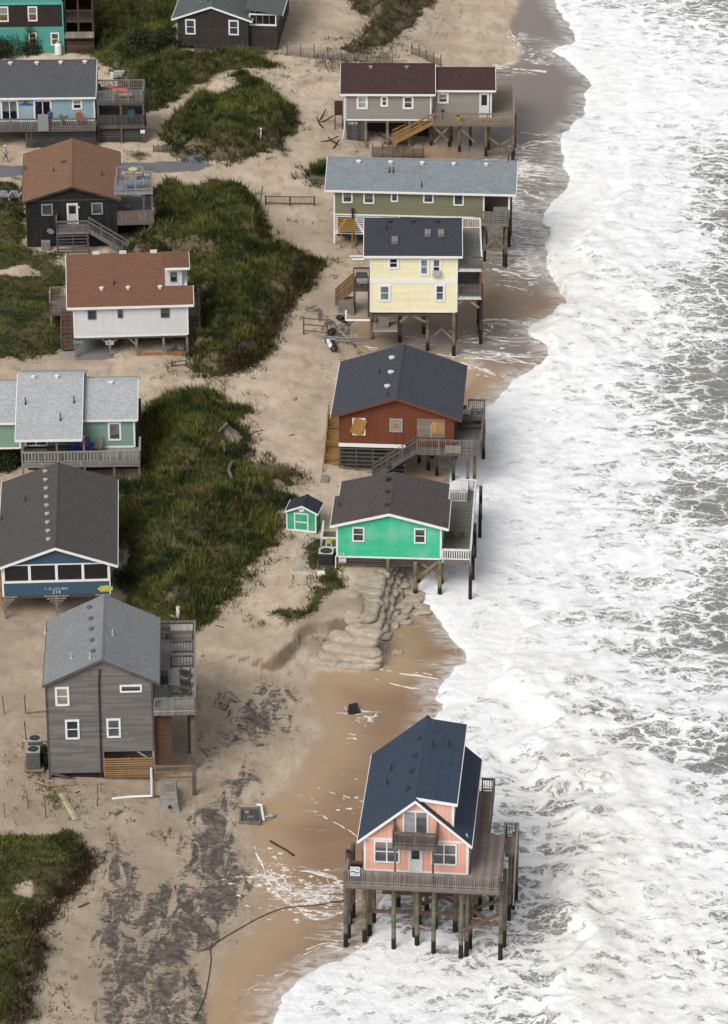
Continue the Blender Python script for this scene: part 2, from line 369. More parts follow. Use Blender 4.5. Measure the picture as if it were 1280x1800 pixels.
# thin film of spent foam just ahead of the surf
fl = q.math('MULTIPLY', q.ss(q.attr('edge'), -2.6, -.05), q.ss(q.noise(q.mapv(co, (.5, 1, 1)), 1.3, 8, .7, .8), .36, .62))
fl = q.math('MULTIPLY', q.math('MAXIMUM', fl, q.ss(q.attr('edge'), -.5, 0, 0, .8)), .85)
colr = q.mix(fl, colr, (.56, .535, .505))
# asphalt road
rd = q.ss(q.math('ADD', q.attr('road'), q.math('MULTIPLY', q.math('SUBTRACT', n2, .5), 1.2)), -.15, .25)
colr = q.mix(rd, colr, q.mix(n3, (.11, .114, .122), (.14, .144, .152)))
q.put(b.inputs['Base Color'], colr)
rg = q.mix(wt, (.95, .95, .95), (.34, .34, .34)); rg = q.mix(wf, rg, (.8, .8, .8))
q.put(b.inputs['Roughness'], rg)
b.inputs['Specular IOR Level'].default_value = .35
hh = q.math('ADD', q.math('MULTIPLY', n2, .7), q.math('MULTIPLY', n3, .3))
hh = q.math('MULTIPLY', hh, q.math('SUBTRACT', 1.0, q.math('MULTIPLY', wt, .9)))
q.put(b.inputs['Normal'], q.bump(q.math('ADD', hh, q.math('MULTIPLY', wf, .25)), .8, .12))
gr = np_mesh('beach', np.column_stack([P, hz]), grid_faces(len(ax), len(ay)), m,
             dict(edge=edge, sand_tone=sand_tone, swash=swash, veg=veg, dark=dark, wet=wetd, road=road, wash=wash, twigs=twigs))
gr['kind'] = 'structure'

_ix = np.where((ax >= -46.01) & (ax <= 48.2))[0]; _iy = np.where((ay >= -82.01) & (ay <= 135.2))[0]
_hg = hz.reshape(len(ay), len(ax))
def T1(x, y):                                 # quick height look-up on the finished ground
    i = min(max(int(np.searchsorted(ax, x)) - 1, 0), len(ax) - 2); j = min(max(int(np.searchsorted(ay, y)) - 1, 0), len(ay) - 2)
    fx = (x - ax[i]) / (ax[i + 1] - ax[i]); fy = (y - ay[j]) / (ay[j + 1] - ay[j])
    return float((_hg[j, i] * (1 - fx) + _hg[j, i + 1] * fx) * (1 - fy) + (_hg[j + 1, i] * (1 - fx) + _hg[j + 1, i + 1] * fx) * fy)
# ================================================================= sea
FC = [(1100,60,.93),(1250,15,.35),(1275,8,.2),(1150,150,.98),(1250,200,.95),(1040,250,.93),(1150,300,.98),(1260,290,.35),(1270,380,.25),(1200,365,.75),(1100,400,.98),(1000,450,.93),(1200,430,.9),(1220,500,.45),(1270,480,.3),(1130,560,.72),(1000,580,.93),(1060,620,.9),(1200,610,.5),(1240,665,.1),(1270,670,.05),(1180,670,.35),(1100,680,.6),(950,720,1.05),(1050,780,.75),(1180,760,.5),(1270,790,.5),(900,830,1.05),(1000,900,.85),(1150,820,.6),(1230,880,.1),(1260,890,.05),(1180,850,.5),(1270,930,.6),(850,1000,1.05),(1000,1000,.8),(1150,1000,.75),(1220,1040,.35),(1150,1090,.5),(1220,1110,.3),(1270,1110,.15),(1000,1130,.85),(1100,1150,.6),(1230,1170,.45),(880,1150,1.05),(1000,1200,.9),(1060,1250,.5),(1150,1240,.85),(1130,1290,.45),(1240,1280,.6),(1250,1340,.15),(1200,1320,.5),(960,1250,.93),(1010,1330,.93),(880,1300,.8),(900,1400,.6),(880,1500,.5),(960,1380,.55),(1050,1400,.93),(1150,1400,.85),(1250,1420,.7),(1000,1500,.45),(1060,1540,.93),(1180,1500,.8),(1270,1550,.7),(950,1600,.38),(850,1630,.42),(1040,1650,.93),(1150,1650,.75),(1250,1700,.55),(960,1700,.6),(800,1740,.75),(900,1780,.42),(1020,1780,.93),(1150,1780,1.0),(1260,1780,.8),(600,1740,.93),(560,1790,.93),(700,1690,.85),(740,1600,.35),(790,1030,.8),(760,1560,.4)]
_fr = RBF([_xy(px, py, 0) for px, py, c in FC], [c + .10 if c >= .75 else c + .10 for _, _, c in FC])
CRESTS = [([(905,1205),(945,1225),(985,1290),(1015,1350),(1040,1420),(1055,1500),(1040,1570),(1015,1640),(995,1720),(985,1830)], 1.0, 7.0),
          ([(1075,330),(1040,420),(1010,500),(1010,560),(985,610),(975,640)], 0.8, 6.0),
          ([(1180,640),(1230,650),(1330,655)], -.35, 4.0), ([(1190,1270),(1160,1300),(1230,1330),(1330,1350)], .5, 5.0)]
CL = [(poly(p, 0, 3, False), a, w) for p, a, w in CRESTS]
wx = axis(-13, 48, 0.24, -14, 2500)
wy = axis(-82, 135, 0.24, -400, 4200)
gx, gy = np.meshgrid(wx, wy)
P = np.stack([gx.ravel(), gy.ravel()], 1)
near = (P[:, 0] < 60) & (P[:, 1] > -110) & (P[:, 1] < 180)
sdw = np.where(P[:, 0] > 0, 50.0, -50.0)
sdw[near] = sdf(WATER, warp(P[near], .7, .7, 70) + 0.35 * (warp(P[near], 1, 2.2, 75) - P[near]))
tz = full(P)
wv = -.15 + .30 * (fbm(P[:, 0] * .10 + P[:, 1] * .03, P[:, 1] * .09, 3, 80) - .5)
wv = wv + .48 * (fbm(P[:, 0] * .45, P[:, 1] * .22, 4, 83) - .5) + .14 * (fbm(P[:, 0] * 1.8, P[:, 1] * 1.5, 3, 86) - .5)
Pc = warp(warp(P, 7.0, .16, 140), 2.2, .6, 145)
for line, amp, wid in CL:
    d = np.full(len(P), 1e6); d[near] = pdist(line, Pc[near])
    # signed: seaward side positive (x greater than the crest at that y)
    xs = np.interp(Pc[:, 1], line[np.argsort(line[:, 1])][:, 1], line[np.argsort(line[:, 1])][:, 0])
    sg = np.where(Pc[:, 0] > xs, 1.0, -1.0)
    prof = np.where(sg > 0, np.exp(-d / wid), np.exp(-(d / 1.1) ** 2))
    wv = wv + amp * prof * (.75 + .5 * fbm(P[:, 0] * .8, P[:, 1] * .8, 3, 90))
thick = .05 + .26 * (1 - np.exp(-np.maximum(sdw, 0) / .55)) + .10 * (fbm(P[:, 0] * 2, P[:, 1] * 2, 3, 95) - .5) * sstep(0, 1, sdw)
k = 6.0
a1 = tz + thick
hw = np.log(np.exp(np.clip(k * (a1), -40, 40)) + np.exp(np.clip(k * wv, -40, 40))) / k
hw = np.where(sdw < 0, tz + np.maximum(sdw * .5, -.6) + .02, hw)
fm = np.clip(_fr(np.clip(P, [-60, -120], [70, 190])), .03, 1.25)
fm = np.maximum(fm, 1.12 * np.exp(-np.maximum(sdw, 0) / 2.2))
cream = np.zeros(len(P)); cream[near] = blobs(P[near], [(1020,1400,5,10,.8),(1060,1560,5,12,1),(1030,1700,4,14,1),(985,1260,3,6,.8),(1040,150,3,8,.6),(1000,480,4,14,.8),(960,600,3,8,1),(1050,560,5,8,.6),(1000,320,3,10,.6),(870,1160,4,8,.5),(1150,1790,6,8,.5)])
F = grid_faces(len(wx), len(wy))
keep = (sdw[F] > -.9).any(1)
F = F[keep]
idx = np.full(len(P), -1); u = np.unique(F); idx[u] = np.arange(len(u)); F = idx[F]
m, t, b = new_mat('surf_water'); q = N(t)
co = q.coord('Object')
w1 = q.vscale(q.vadd(q.noise(co, .40, 4, .6, 0, True), (.5, .5, .5), 'SUBTRACT'), 3.4)
w2 = q.vscale(q.vadd(q.noise(co, 1.9, 5, .65, 0, True), (.5, .5, .5), 'SUBTRACT'), .95)
cw = q.mapv(q.vadd(q.vadd(co, w1), w2), (.56, 1.0, 0))
e1 = q.vor(cw, .62, 'DISTANCE_TO_EDGE')
e2 = q.vor(q.vadd(cw, (7.3, 2.1, 0)), 1.6, 'DISTANCE_TO_EDGE')
e3 = q.vor(q.vadd(cw, (3.3, 9.1, 0)), 3.9, 'DISTANCE_TO_EDGE')
nz = q.noise(q.mapv(q.vadd(co, w2), (.38, 1, 1)), .42, 9, .66, .5)
nz2 = q.noise(q.mapv(q.vadd(co, w2), (.36, 1, 1)), 1.6, 8, .7, .3)
fo = q.math('ADD', q.attr('foam'), -.02)
th = q.math('ADD', fo, q.math('MULTIPLY', q.math('SUBTRACT', nz, .5), 1.25))
th = q.math('ADD', th, q.math('MULTIPLY', q.math('SUBTRACT', nz2, .5), 1.05), clamp=False)
tc = q.math('MINIMUM', q.math('MAXIMUM', th, 0.0), 1.4)
wid1 = q.math('ADD', .010, q.math('MULTIPLY', .30, q.math('POWER', tc, 2.4)))
wid2 = q.math('MULTIPLY', .24, q.math('POWER', tc, 2.6))
wid3 = q.math('MULTIPLY', .20, q.math('POWER', tc, 3.0))
def band(e, w, soft): return q.math('SUBTRACT', 1.0, q.ss(e, q.math('MULTIPLY', w, .5), q.math('ADD', w, soft)))
f1 = q.math('MULTIPLY', band(e1, wid1, .05), q.ss(th, .0, .3, .25, 1))
f2 = q.math('MULTIPLY', band(e2, wid2, .06), q.ss(th, .15, .6, 0, .95))
f3 = q.math('MULTIPLY', band(e3, wid3, .08), q.ss(th, .25, .8, 0, .75))
foam = q.math('MAXIMUM', q.math('MAXIMUM', f1, f2), f3)
foam = q.math('MAXIMUM', foam, q.ss(th, 1.12, 1.5))
film = q.math('MULTIPLY', q.ss(th, .48, 1.15), q.ss(q.noise(co, 4.5, 6, .72), .32, .70, .05, .80))
cov = q.math('MAXIMUM', foam, film)
deep = q.mix(q.ss(q.noise(co, .12, 3), .35, .65), (.185, .190, .168), (.225, .222, .185))
shal = q.mix(q.attr('cream'), deep, (.24, .205, .15))
fn = q.noise(q.mapv(q.vadd(co, w2), (.6, 1, 1)), 1.1, 8, .72)
fcol = q.mix(q.ss(fn, .32, .60), (.72, .72, .715), (.88, .88, .88))
fcol = q.mix(q.math('MULTIPLY', q.attr('cream'), q.ss(q.noise(co, .9, 6, .65), .35, .7, .25, .8)), fcol, (.80, .765, .68))
q.put(b.inputs['Base Color'], q.mix(cov, shal, fcol))
q.put(b.inputs['Roughness'], q.mix(cov, (.22, .22, .22), (.9, .9, .9)))
b.inputs['Specular IOR Level'].default_value = .4
hb = q.math('ADD', q.math('MULTIPLY', foam, .5), q.math('MULTIPLY', q.noise(q.vadd(co, w2), 2.4, 8, .72), 1.3))
q.put(b.inputs['Normal'], q.bump(hb, .85, .11))
sea = np_mesh('sea', np.column_stack([P, hw])[u], F, m, dict(foam=fm[u], cream=cream[u]))
sea['kind'] = 'structure'
# ocean beyond the surf, level, far outside the view, joins the sea sheet's own edges (same sheet)

# ---- thin foam lines and scum left by the swash
m, t, b = new_mat('swash_foam'); q = N(t); co = q.coord()
q.put(b.inputs['Base Color'], q.mix(q.ss(q.noise(co, 3, 5, .7), .35, .65), (.74, .72, .69), (.42, .37, .32))); b.inputs['Roughness'].default_value = .9
FL = [([(885,51),(897,57),(908,72),(917,90),(908,108),(872,117),(905,122),(960,127)], .35), ([(450,1488),(458,1512),(466,1540),(484,1566),(512,1588),(556,1602),(606,1606)], .28), ([(470,1530),(490,1552),(520,1566),(560,1572),(606,1560)], .3), ([(500,1530),(540,1535),(580,1545),(606,1548)], .3),
      ([(404,1795),(412,1765),(436,1740),(468,1723),(500,1712),(516,1690),(542,1674),(572,1664),(606,1668)], .22), ([(545,1402),(556,1412),(552,1425),(574,1440),(600,1452),(628,1474)], .08), ([(622,1250),(646,1262),(660,1258),(648,1272),(642,1295)], .2), ([(600,1305),(612,1298),(628,1300)], .15), ([(665,1176),(705,1184),(745,1190),(788,1198)], .14), ([(660,1195),(720,1208),(770,1215)], .08),
      ([(848,566),(880,561),(920,566),(962,576)], .45), ([(845,590),(900,596),(955,602)], .14), ([(640,612),(720,622),(800,630),(880,632),(945,640)], .18), ([(810,638),(850,652),(890,662)], .4), ([(905,262),(930,251),(965,247),(990,252)], .5), ([(905,330),(935,345),(960,352)], .5), ([(890,385),(920,396),(950,400)], .6), ([(850,440),(900,446),(955,452)], .45), ([(860,470),(910,482),(960,488)], .6), ([(850,500),(900,505),(950,520)], .12), ([(905,230),(940,236),(985,240)], .1), ([(930,95),(960,90),(985,94)], .25), ([(905,300),(925,292),(950,300),(975,298)], .35),
      ([(640,1668),(680,1672),(730,1682),(790,1686)], .2), ([(652,1650),(680,1660),(720,1664)], .12), ([(560,1385),(600,1398),(640,1410)], .03), ([(700,330+1000),(660,1345)], .05), ([(740,1100),(700,1120)], .05)]
V = []; F_ = []
for pts, wd in FL:
    L = poly(pts, .0, 1, False); L = smooth(L, False, 10)
    d = np.r_[0, np.cumsum(np.linalg.norm(np.diff(L, axis=0), axis=1))]; sN = np.arange(0, d[-1], .14)
    X = np.interp(sN, d, L[:, 0]); Y = np.interp(sN, d, L[:, 1]); sd0 = rng.random() * 50
    for rep in range(3):
        ox = 1.6 * wd * (fbm(sN * .5 + sd0 + rep * 9, sN * 0 + rep, 3, 5) - .5) * (1 + 2 * rep); oy = 2.4 * wd * (fbm(sN * .4 + sd0, sN * 0 + 7 + rep, 3, 8) - .5) * (1 + 2.5 * rep) + (rep > 0) * rng.normal(0, wd * 1.2)
        wN = wd * (1.9 * fbm(sN * 1.3 + rep * 5, sN * 0 + sd0, 4, 12) - .62 - .22 * rep)
        Pn = np.stack([X + ox, Y + oy], 1); zz = full(Pn) + .025
        for i in range(len(sN) - 1):
            if wN[i] < .015 or wN[i + 1] < .015: continue
            k_ = len(V); h1 = .35
            for j in (i, i + 1):
                V += [(Pn[j, 0] - wN[j] * h1, Pn[j, 1] - wN[j], zz[j] - .03), (Pn[j, 0], Pn[j, 1], zz[j] + .02), (Pn[j, 0] + wN[j] * h1, Pn[j, 1] + wN[j], zz[j] - .03)]
            F_ += [(k_, k_ + 1, k_ + 4, k_ + 3), (k_ + 1, k_ + 2, k_ + 5, k_ + 4)]
for (px, py, rx, ry, n_) in ((520,1570,3.0,2.6,240), (480,1540,1.0,2.4,60), (570,1590,2.0,1.4,60), (925,450,3,6,120), (920,380,2.5,5,90), (925,300,2.5,5,70), (950,100,2.5,3,70), (690,1660,3,2,60), (640,1262,.8,.8,20), (860,650,4,1.6,40), (880,590,5,3,60), (620,1420,2,3,16), (445,1545,.8,1,16)):
    c = wpt(px, py)
    for _ in range(n_):
        x, y = c + rng.normal(0, 1, 2) * (rx * .6, ry * .6); r_ = .025 + .18 * rng.random() ** 3; a0 = rng.random() * 6.3; z_ = float(full(np.array([[x, y]]))[0]) if False else T1(x, y)
        k_ = len(V); V.append((x, y, z_ + .035)); nn = 9
        for i in range(nn):
            rr_ = r_ * (.55 + .9 * rng.random()); an = 2 * math.pi * i / nn + a0; V.append((x + 1.7 * rr_ * math.cos(an), y + rr_ * math.sin(an), z_ - .01))
        F_ += [(k_, k_ + 1 + i, k_ + 1 + (i + 1) % nn, k_ + 1 + (i + 1) % nn) for i in range(nn)]
me = bpy.data.meshes.new('sea_foam'); me.from_pydata([tuple(map(float, v)) for v in V], [], [f if f[2] != f[3] else f[:3] for f in F_]); me.materials.append(m)
for p_ in me.polygons: p_.use_smooth = True
o = bpy.data.objects.new('sea_foam', me); C.objects.link(o); o['kind'] = 'stuff'; o['label'] = 'thin white foam lines and froth left on the wet sand by the swash'; o['category'] = 'foam'

# ================================================================= dune grass (uncountable)
def grass_mat(name, cols):
    m, t, b = new_mat(name); q = N(t)
    co = q.coord('Object'); tint = q.attr('tint')
    a = q.mix(q.ss(q.noise(co, .22, 6, .66, .6), .40, .60), cols[0], cols[1])
    a = q.mix(q.ss(q.noise(q.vadd(co, (31, 7, 0)), .26, 6, .66, .6), .53, .66), a, cols[2])
    a = q.mix(q.ss(q.noise(q.vadd(co, (11, 57, 0)), 1.0, 5, .65, .6), .52, .68, 0, .8), a, cols[0])
    a = q.mix(q.ss(tint, .80, 1.0, 0, .7), a, cols[3])
    br = q.math('ADD', .55, q.math('MULTIPLY', q.math('FRACT', q.math('MULTIPLY', tint, 7.31)), .9))
    c = q.vscale(a, br)
    q.put(b.inputs['Base Color'], c); b.inputs['Roughness'].default_value = .75
    b.inputs['Specular IOR Level'].default_value = .15
    return m
GM = grass_mat('dune_grass', [(.016, .029, .006), (.104, .112, .025), (.115, .085, .031), (.19, .165, .075)])
GD = grass_mat('dry_grass', [(.038, .025, .014), (.052, .033, .018), (.07, .046, .024), (.12, .088, .05)])
def tufts(name, pts, mat, label, hmin, hmax, K, spread, wide=.035, lean=.7):
    n = len(pts); nb = n * K
    big = fbm(pts[:, 0] * .5, pts[:, 1] * .5, 3, 120)
    base = np.repeat(np.column_stack([pts, full(pts)]), K, 0)
    ang = rng.random(nb) * 2 * np.pi
    off = rng.random(nb) ** .5 * spread
    base[:, 0] += np.cos(ang) * off; base[:, 1] += np.sin(ang) * off; base[:, 2] -= .06
    hgt = np.repeat((hmin + (hmax - hmin) * rng.random(n) ** 1.5) * (.55 + .9 * big), K) * (.55 + .6 * rng.random(nb))
    tip = base.copy()
    l = lean * hgt * (.2 + 1.1 * rng.random(nb))
    tip[:, 0] += np.cos(ang) * l - .18 * hgt; tip[:, 1] += np.sin(ang) * l; tip[:, 2] += hgt
    pa = ang + np.pi / 2 + rng.normal(0, .6, nb)
    wv = np.column_stack([np.cos(pa), np.sin(pa), np.zeros(nb)]) * (wide * (.5 + rng.random(nb)))[:, None]
    V = np.empty((nb * 3, 3)); V[0::3] = base - wv; V[1::3] = base + wv; V[2::3] = tip
    F = np.arange(nb * 3).reshape(nb, 3)
    tint = np.repeat(np.repeat(rng.random(n), K) * .75 + rng.random(nb) * .25, 3)
    o = np_mesh(name, V, F, mat, dict(tint=tint), smooth=False)
    o['label'] = label; o['category'] = 'grass'; o['kind'] = 'stuff'
    return o
GL = {'mound': 'dark green grass and scrub covering the round sand mound beyond the road',
 'arc': 'green scrub running along the back of the sand lots at the top', 'ridge': 'thick dark green grass on the long dune beside the white house',
 'crest': 'olive green grass over the rounded dune top right of the seafoam house', 'middle': 'thick olive and green grass on the long dune between the blue house and the green shed', 'south': 'short green grass on the bluff at the bottom left',
 'west': 'green grass on the lot at the left edge in front of the black house', 'north': 'sparse dry grass on the sand ridge at the top',
 'strip': 'narrow strip of green grass along the sand drive by the sandbags', 'patch': 'small patch of dry grass beside the concrete walk',
 'box': 'bushy green grass beside the long olive house'}
for k, (pp, H, rim) in DUNES.items():
    pl = DP[k]; lo = pl.min(0) - 2; hi = pl.max(0) + 2
    dens = {'mound': 26, 'arc': 22, 'ridge': 26, 'middle': 26, 'crest': 26, 'south': 40, 'west': 24, 'north': 5, 'strip': 40, 'patch': 20, 'box': 40}[k]
    n = int((hi[0] - lo[0]) * (hi[1] - lo[1]) * dens)
    Q = lo + rng.random((n, 2)) * (hi - lo)
    d = sdf(pl, warp(warp(Q, 2.6, 0.42, 3), 0.9, 1.5, 14))
    br = blobs(Q, [(385,178,2.2,3.0,1.2),(350,172,1.6,3.5,.9),(300,200,1.3,3,.9),(330,180,1.2,3,.9),(275,228,1.3,3,.8),(425,985,1.5,2,.4),(300,880,1.5,1.5,.35),(455,840,2,1.5,.35),(430,150,1.5,1.0,.5),(330,240,.8,2,.4),(475,105,1.5,1.5,.7),(388,712,1.2,1.3,1),(412,775,.9,1.6,1),(300,230,.8,2.5,.6),(270,215,1.2,3,.6),(20,488,3.2,1.4,1.0),(95,465,2,3,.5),(355,530,1,2,.4),(490,860,1,2,.6),(265,1000,.9,1.6,.5),(250,1040,.9,1.6,.5),(40,1590,1.2,.8,.7),(20,1560,1.3,.8,.5),(215,985,1,3,.7)])
    patchy = fbm(Q[:, 0] * .45, Q[:, 1] * .45, 3, 66)
    stray = (d > -2.2) & (fbm(Q[:, 0] * .9, Q[:, 1] * .9, 2, 62) > .60) & (rng.random(n) < .55 * np.exp(d / .8))
    keep = ((d > -.15 + .5 * (fbm(Q[:, 0], Q[:, 1], 2, 61) - .5)) | stray) & (br + .5 * (rng.random(n) - .5) < .45) & (rng.random(n) < .35 + 1.3 * patchy)
    Q = Q[keep]
    if k in ('strip', 'patch', 'south', 'west'): hm = (.12, .38)
    elif k == 'north': hm = (.3, .7)
    else: hm = (.25, .85)
    if k == 'north':
        tufts('dry_grass', Q, GD, GL[k], *hm, 7, .3)
    else:
        tufts('dune_grass', Q, GM, GL[k], *hm, 9, .30)
# brown exposed roots and dead grass on the eroded dune faces
def edge_pts(line, n, spread):
    L = poly(line, .6, 3, False)
    s = rng.random(n) * (len(L) - 1.001); i = s.astype(int); f = s - i
    return L[i] * (1 - f)[:, None] + L[i + 1] * f[:, None] + rng.normal(0, spread, (n, 2))
tufts('dead_grass', edge_pts([(562,448),(535,482),(505,522),(482,560),(462,605),(430,632),(390,645)], 1500, .5), GD, 'brown dead grass and roots hanging down the cut face of the long dune', .3, .8, 6, .3, .03, .9)
tufts('dead_grass', edge_pts([(150,1505),(135,1538),(105,1562),(80,1602),(48,1622),(58,1680),(40,1745),(20,1800)], 1500, .35), GD, 'brown roots and dead grass on the cut edge of the bottom left bluff', .2, .6, 6, .3, .028, .9)
tufts('dead_grass', edge_pts([(700,60),(660,85),(620,95),(600,110),(560,95),(640,60)], 450, 1.1), GD, 'dry brown grass clumps scattered down the sand ridge at the top', .25, .6, 7, .25, .028, .7)
tufts('dead_grass', edge_pts([(432,700),(436,760),(440,800),(500,812),(530,830)], 450, .5), GD, 'dry brown grass on the sandy edge of the middle dune', .2, .6, 6, .3, .028, .8)
tufts('dead_grass', edge_pts([(510,880),(480,930),(430,1000),(380,1060),(330,1090)], 550, .6), GD, 'dry brown grass along the lower edge of the middle dune', .2, .5, 6, .3, .028, .8)
tufts('sparse_grass', np.vstack([edge_pts([(640,70),(600,100)], 30, 3), edge_pts([(520,110),(500,150)], 60, 1.5), edge_pts([(20,1330),(30,1420)], 60, 2), edge_pts([(120,1390),(200,1420)], 60, 1.5), edge_pts([(90,1700),(105,1790)], 50, .7), edge_pts([(60,1345),(110,1400)], 150, .5), edge_pts([(235,262),(250,268)], 90, .5), edge_pts([(275,640),(330,650)], 40, 1)]), GM, 'small scattered green tufts growing out of the bare sand', .15, .4, 7, .2)
# ================================================================= materials for built things
_mc = {}
KC = .76                          # paints and woods, matched to the exposure
def M(kind, *a):
    key = (kind,) + a
    if key not in _mc: _mc[key] = globals()['mk_' + kind](*a)
    return _mc[key]
def mk_plain(col, rough=.6, metal=0.0, var=.25, nsc=3.0):
    col = tuple(c * KC for c in col)
    m, t, b = new_mat('paint'); q = N(t); co = q.coord()
    n = q.noise(co, nsc, 6, .65)
    q.put(b.inputs['Base Color'], q.mix(q.ss(n, .3, .75), col, tuple(c * (1 - var) for c in col)))
    b.inputs['Roughness'].default_value = rough; b.inputs['Metallic'].default_value = metal
    return m
def mk_shingle(col, seed=0.0, streak=.25, spec=.3):
    col = tuple(c * KC for c in col)
    m, t, b = new_mat('shingles'); q = N(t); co = q.vadd(q.coord(), (seed, seed * 1.7, 0))
    v = q.n('ShaderNodeTexVoronoi', feature='F1'); q.put(v.inputs['Vector'], q.mapv(co, (5.5, 5.5, 16.0))); v.inputs['Scale'].default_value = 1.0
    tab = q.sep(v.outputs['Color'])[0]
    fine = q.noise(co, 14, 4, .7); big = q.noise(co, .7, 5, .6)
    k = q.math('ADD', q.math('MULTIPLY', q.math('SUBTRACT', tab, .5), .26), q.math('MULTIPLY', q.math('SUBTRACT', fine, .5), .75))
    k = q.math('ADD', k, q.math('MULTIPLY', q.math('SUBTRACT', big, .5), streak * 2.2))
    k = q.math('ADD', k, q.math('MULTIPLY', q.math('SUBTRACT', q.noise(q.mapv(co, (5.0, 5.0, .9)), 1.3, 5, .72), .5), .55))
    xyz = q.sep(co)
    course = q.math('FRACT', q.math('MULTIPLY', xyz[2], 11.0))
    k = q.math('SUBTRACT', k, q.ss(course, .78, .95, 0, .16))
    k = q.math('MAXIMUM', q.math('ADD', 1.0, k), .3)
    base = q.vscale(col, k) if False else q.mix(1.0, (*col, 1), q.comb(k, k, k), 'MULTIPLY')
    q.put(b.inputs['Base Color'], base); b.inputs['Roughness'].default_value = .85; b.inputs['Specular IOR Level'].default_value = spec
    q.put(b.inputs['Normal'], q.bump(q.math('ADD', tab, q.math('MULTIPLY', fine, .8)), .45, .03))
    return m
def mk_siding(col, lap=.16, tone=.12, stain=.15, scol=(.25, .17, .10), vert=0):
    col = tuple(c * KC for c in col); scol = tuple(c * KC for c in scol)
    m, t, b = new_mat('siding'); q = N(t); co = q.coord(); xyz = q.sep(co)
    c = xyz[2] if not vert else q.math('ADD', xyz[0], xyz[1])
    r = q.math('DIVIDE', c, lap); fr = q.math('FRACT', r); fl = q.math('FLOOR', r)
    wn = q.n('ShaderNodeTexWhiteNoise', noise_dimensions='2D')
    along = q.math('ADD', xyz[0], xyz[1]) if not vert else xyz[2]
    q.put(wn.inputs['Vector'], q.comb(fl, q.math('FLOOR', q.math('ADD', q.math('MULTIPLY', along, .33), q.math('MULTIPLY', fl, .37))), 0))
    sc = (1.1, 1.1, 9) if not vert else (9, 9, 1.1)
    st = q.noise(q.mapv(co, sc), 1.6, 6, .7)
    k = q.math('ADD', q.math('MULTIPLY', q.math('SUBTRACT', wn.outputs[0], .5), tone * 2), q.math('MULTIPLY', q.math('SUBTRACT', st, .5), tone * 2.4))
    k = q.math('SUBTRACT', k, q.ss(fr, .16, .02, 0, .22))
    k = q.math('ADD', 1.0, k)
    base = q.mix(1.0, (*col, 1), q.comb(k, k, k), 'MULTIPLY')
    dirt = q.noise(q.mapv(co, (2.5, 2.5, .35)), 1.0, 7, .72)
    base = q.mix(q.ss(dirt, .45, .75, 0, .32), base, q.mix(.5, base, (.12, .10, .085)))
    fade = q.noise(co, .5, 4, .6)
    base = q.mix(q.ss(fade, .45, .75, 0, .22), base, (.60, .58, .55)) if max(col) > .3 else base
    sn = q.noise(q.mapv(co, (1.6, 1.6, .5)), 1.1, 6, .7, .3)
    base = q.mix(q.ss(sn, .56, .76, 0, stain), base, scol)
    q.put(b.inputs['Base Color'], base); b.inputs['Roughness'].default_value = .7; b.inputs['Specular IOR Level'].default_value = .3
    q.put(b.inputs['Normal'], q.bump(fr, .35, .02))
    return m
def mk_wood(col, board=.14, axis_='x', tone=.22, wet=0.0):
    col = tuple(c * KC for c in col)
    m, t, b = new_mat('weathered_wood'); q = N(t); co = q.coord(); xyz = q.sep(co)
    c = xyz[{'x': 0, 'y': 1, 'z': 2}[axis_]] if axis_ != 'd' else q.math('MULTIPLY', q.math('ADD', xyz[0], xyz[1]), .7071)
    r = q.math('DIVIDE', c, board); fl = q.math('FLOOR', r); fr = q.math('FRACT', r)
    wn = q.n('ShaderNodeTexWhiteNoise', noise_dimensions='1D'); q.put(wn.inputs['W'], fl)
    n = q.noise(co, 1.7, 7, .7); n2 = q.noise(q.mapv(co, (6, 6, 1.2)), 2.0, 5, .7)
    k = q.math('ADD', q.math('MULTIPLY', q.math('SUBTRACT', wn.outputs[0], .5), tone * 2), q.math('MULTIPLY', q.math('SUBTRACT', n, .5), tone * 3))
    k = q.math('ADD', k, q.math('MULTIPLY', q.math('SUBTRACT', n2, .5), tone * 1.6))
    k = q.math('SUBTRACT', q.math('ADD', 1.0, k), q.ss(fr, .14, .03, 0, .35))
    k = q.math('MAXIMUM', k, .25)
    base = q.mix(1.0, (*col, 1), q.comb(k, k, k), 'MULTIPLY')
    if wet:                                        # soaked, weedy foot of the piling
        base = q.mix(q.ss(q.math('ADD', xyz[2], q.math('MULTIPLY', q.math('SUBTRACT', n, .5), .8)), wet + .25, wet - .05), base, (.018, .014, .010))
    q.put(b.inputs['Base Color'], base); b.inputs['Roughness'].default_value = .85; b.inputs['Specular IOR Level'].default_value = .25
    return m
def mk_glass(col=(.02, .025, .03), rough=.08):
    m, t, b = new_mat('window_glass'); q = N(t); co = q.coord()
    q.put(b.inputs['Base Color'], q.mix(q.ss(q.noise(co, .9, 3), .35, .65), col, tuple(c * .55 for c in col)))
    b.inputs['Roughness'].default_value = rough; b.inputs['Specular IOR Level'].default_value = .5
    q.put(b.inputs['Normal'], q.bump(q.noise(co, .8, 2), .08, .05))
    return m
WHITE = M('plain', (.90, .90, .88), .5, 0, .12)
DKW = (.050, .046, .043)
GREYW = (.175, .155, .138)
BROWNW = (.12, .085, .062)
TANW = (.30, .20, .105)
PILE = (.150, .128, .095)

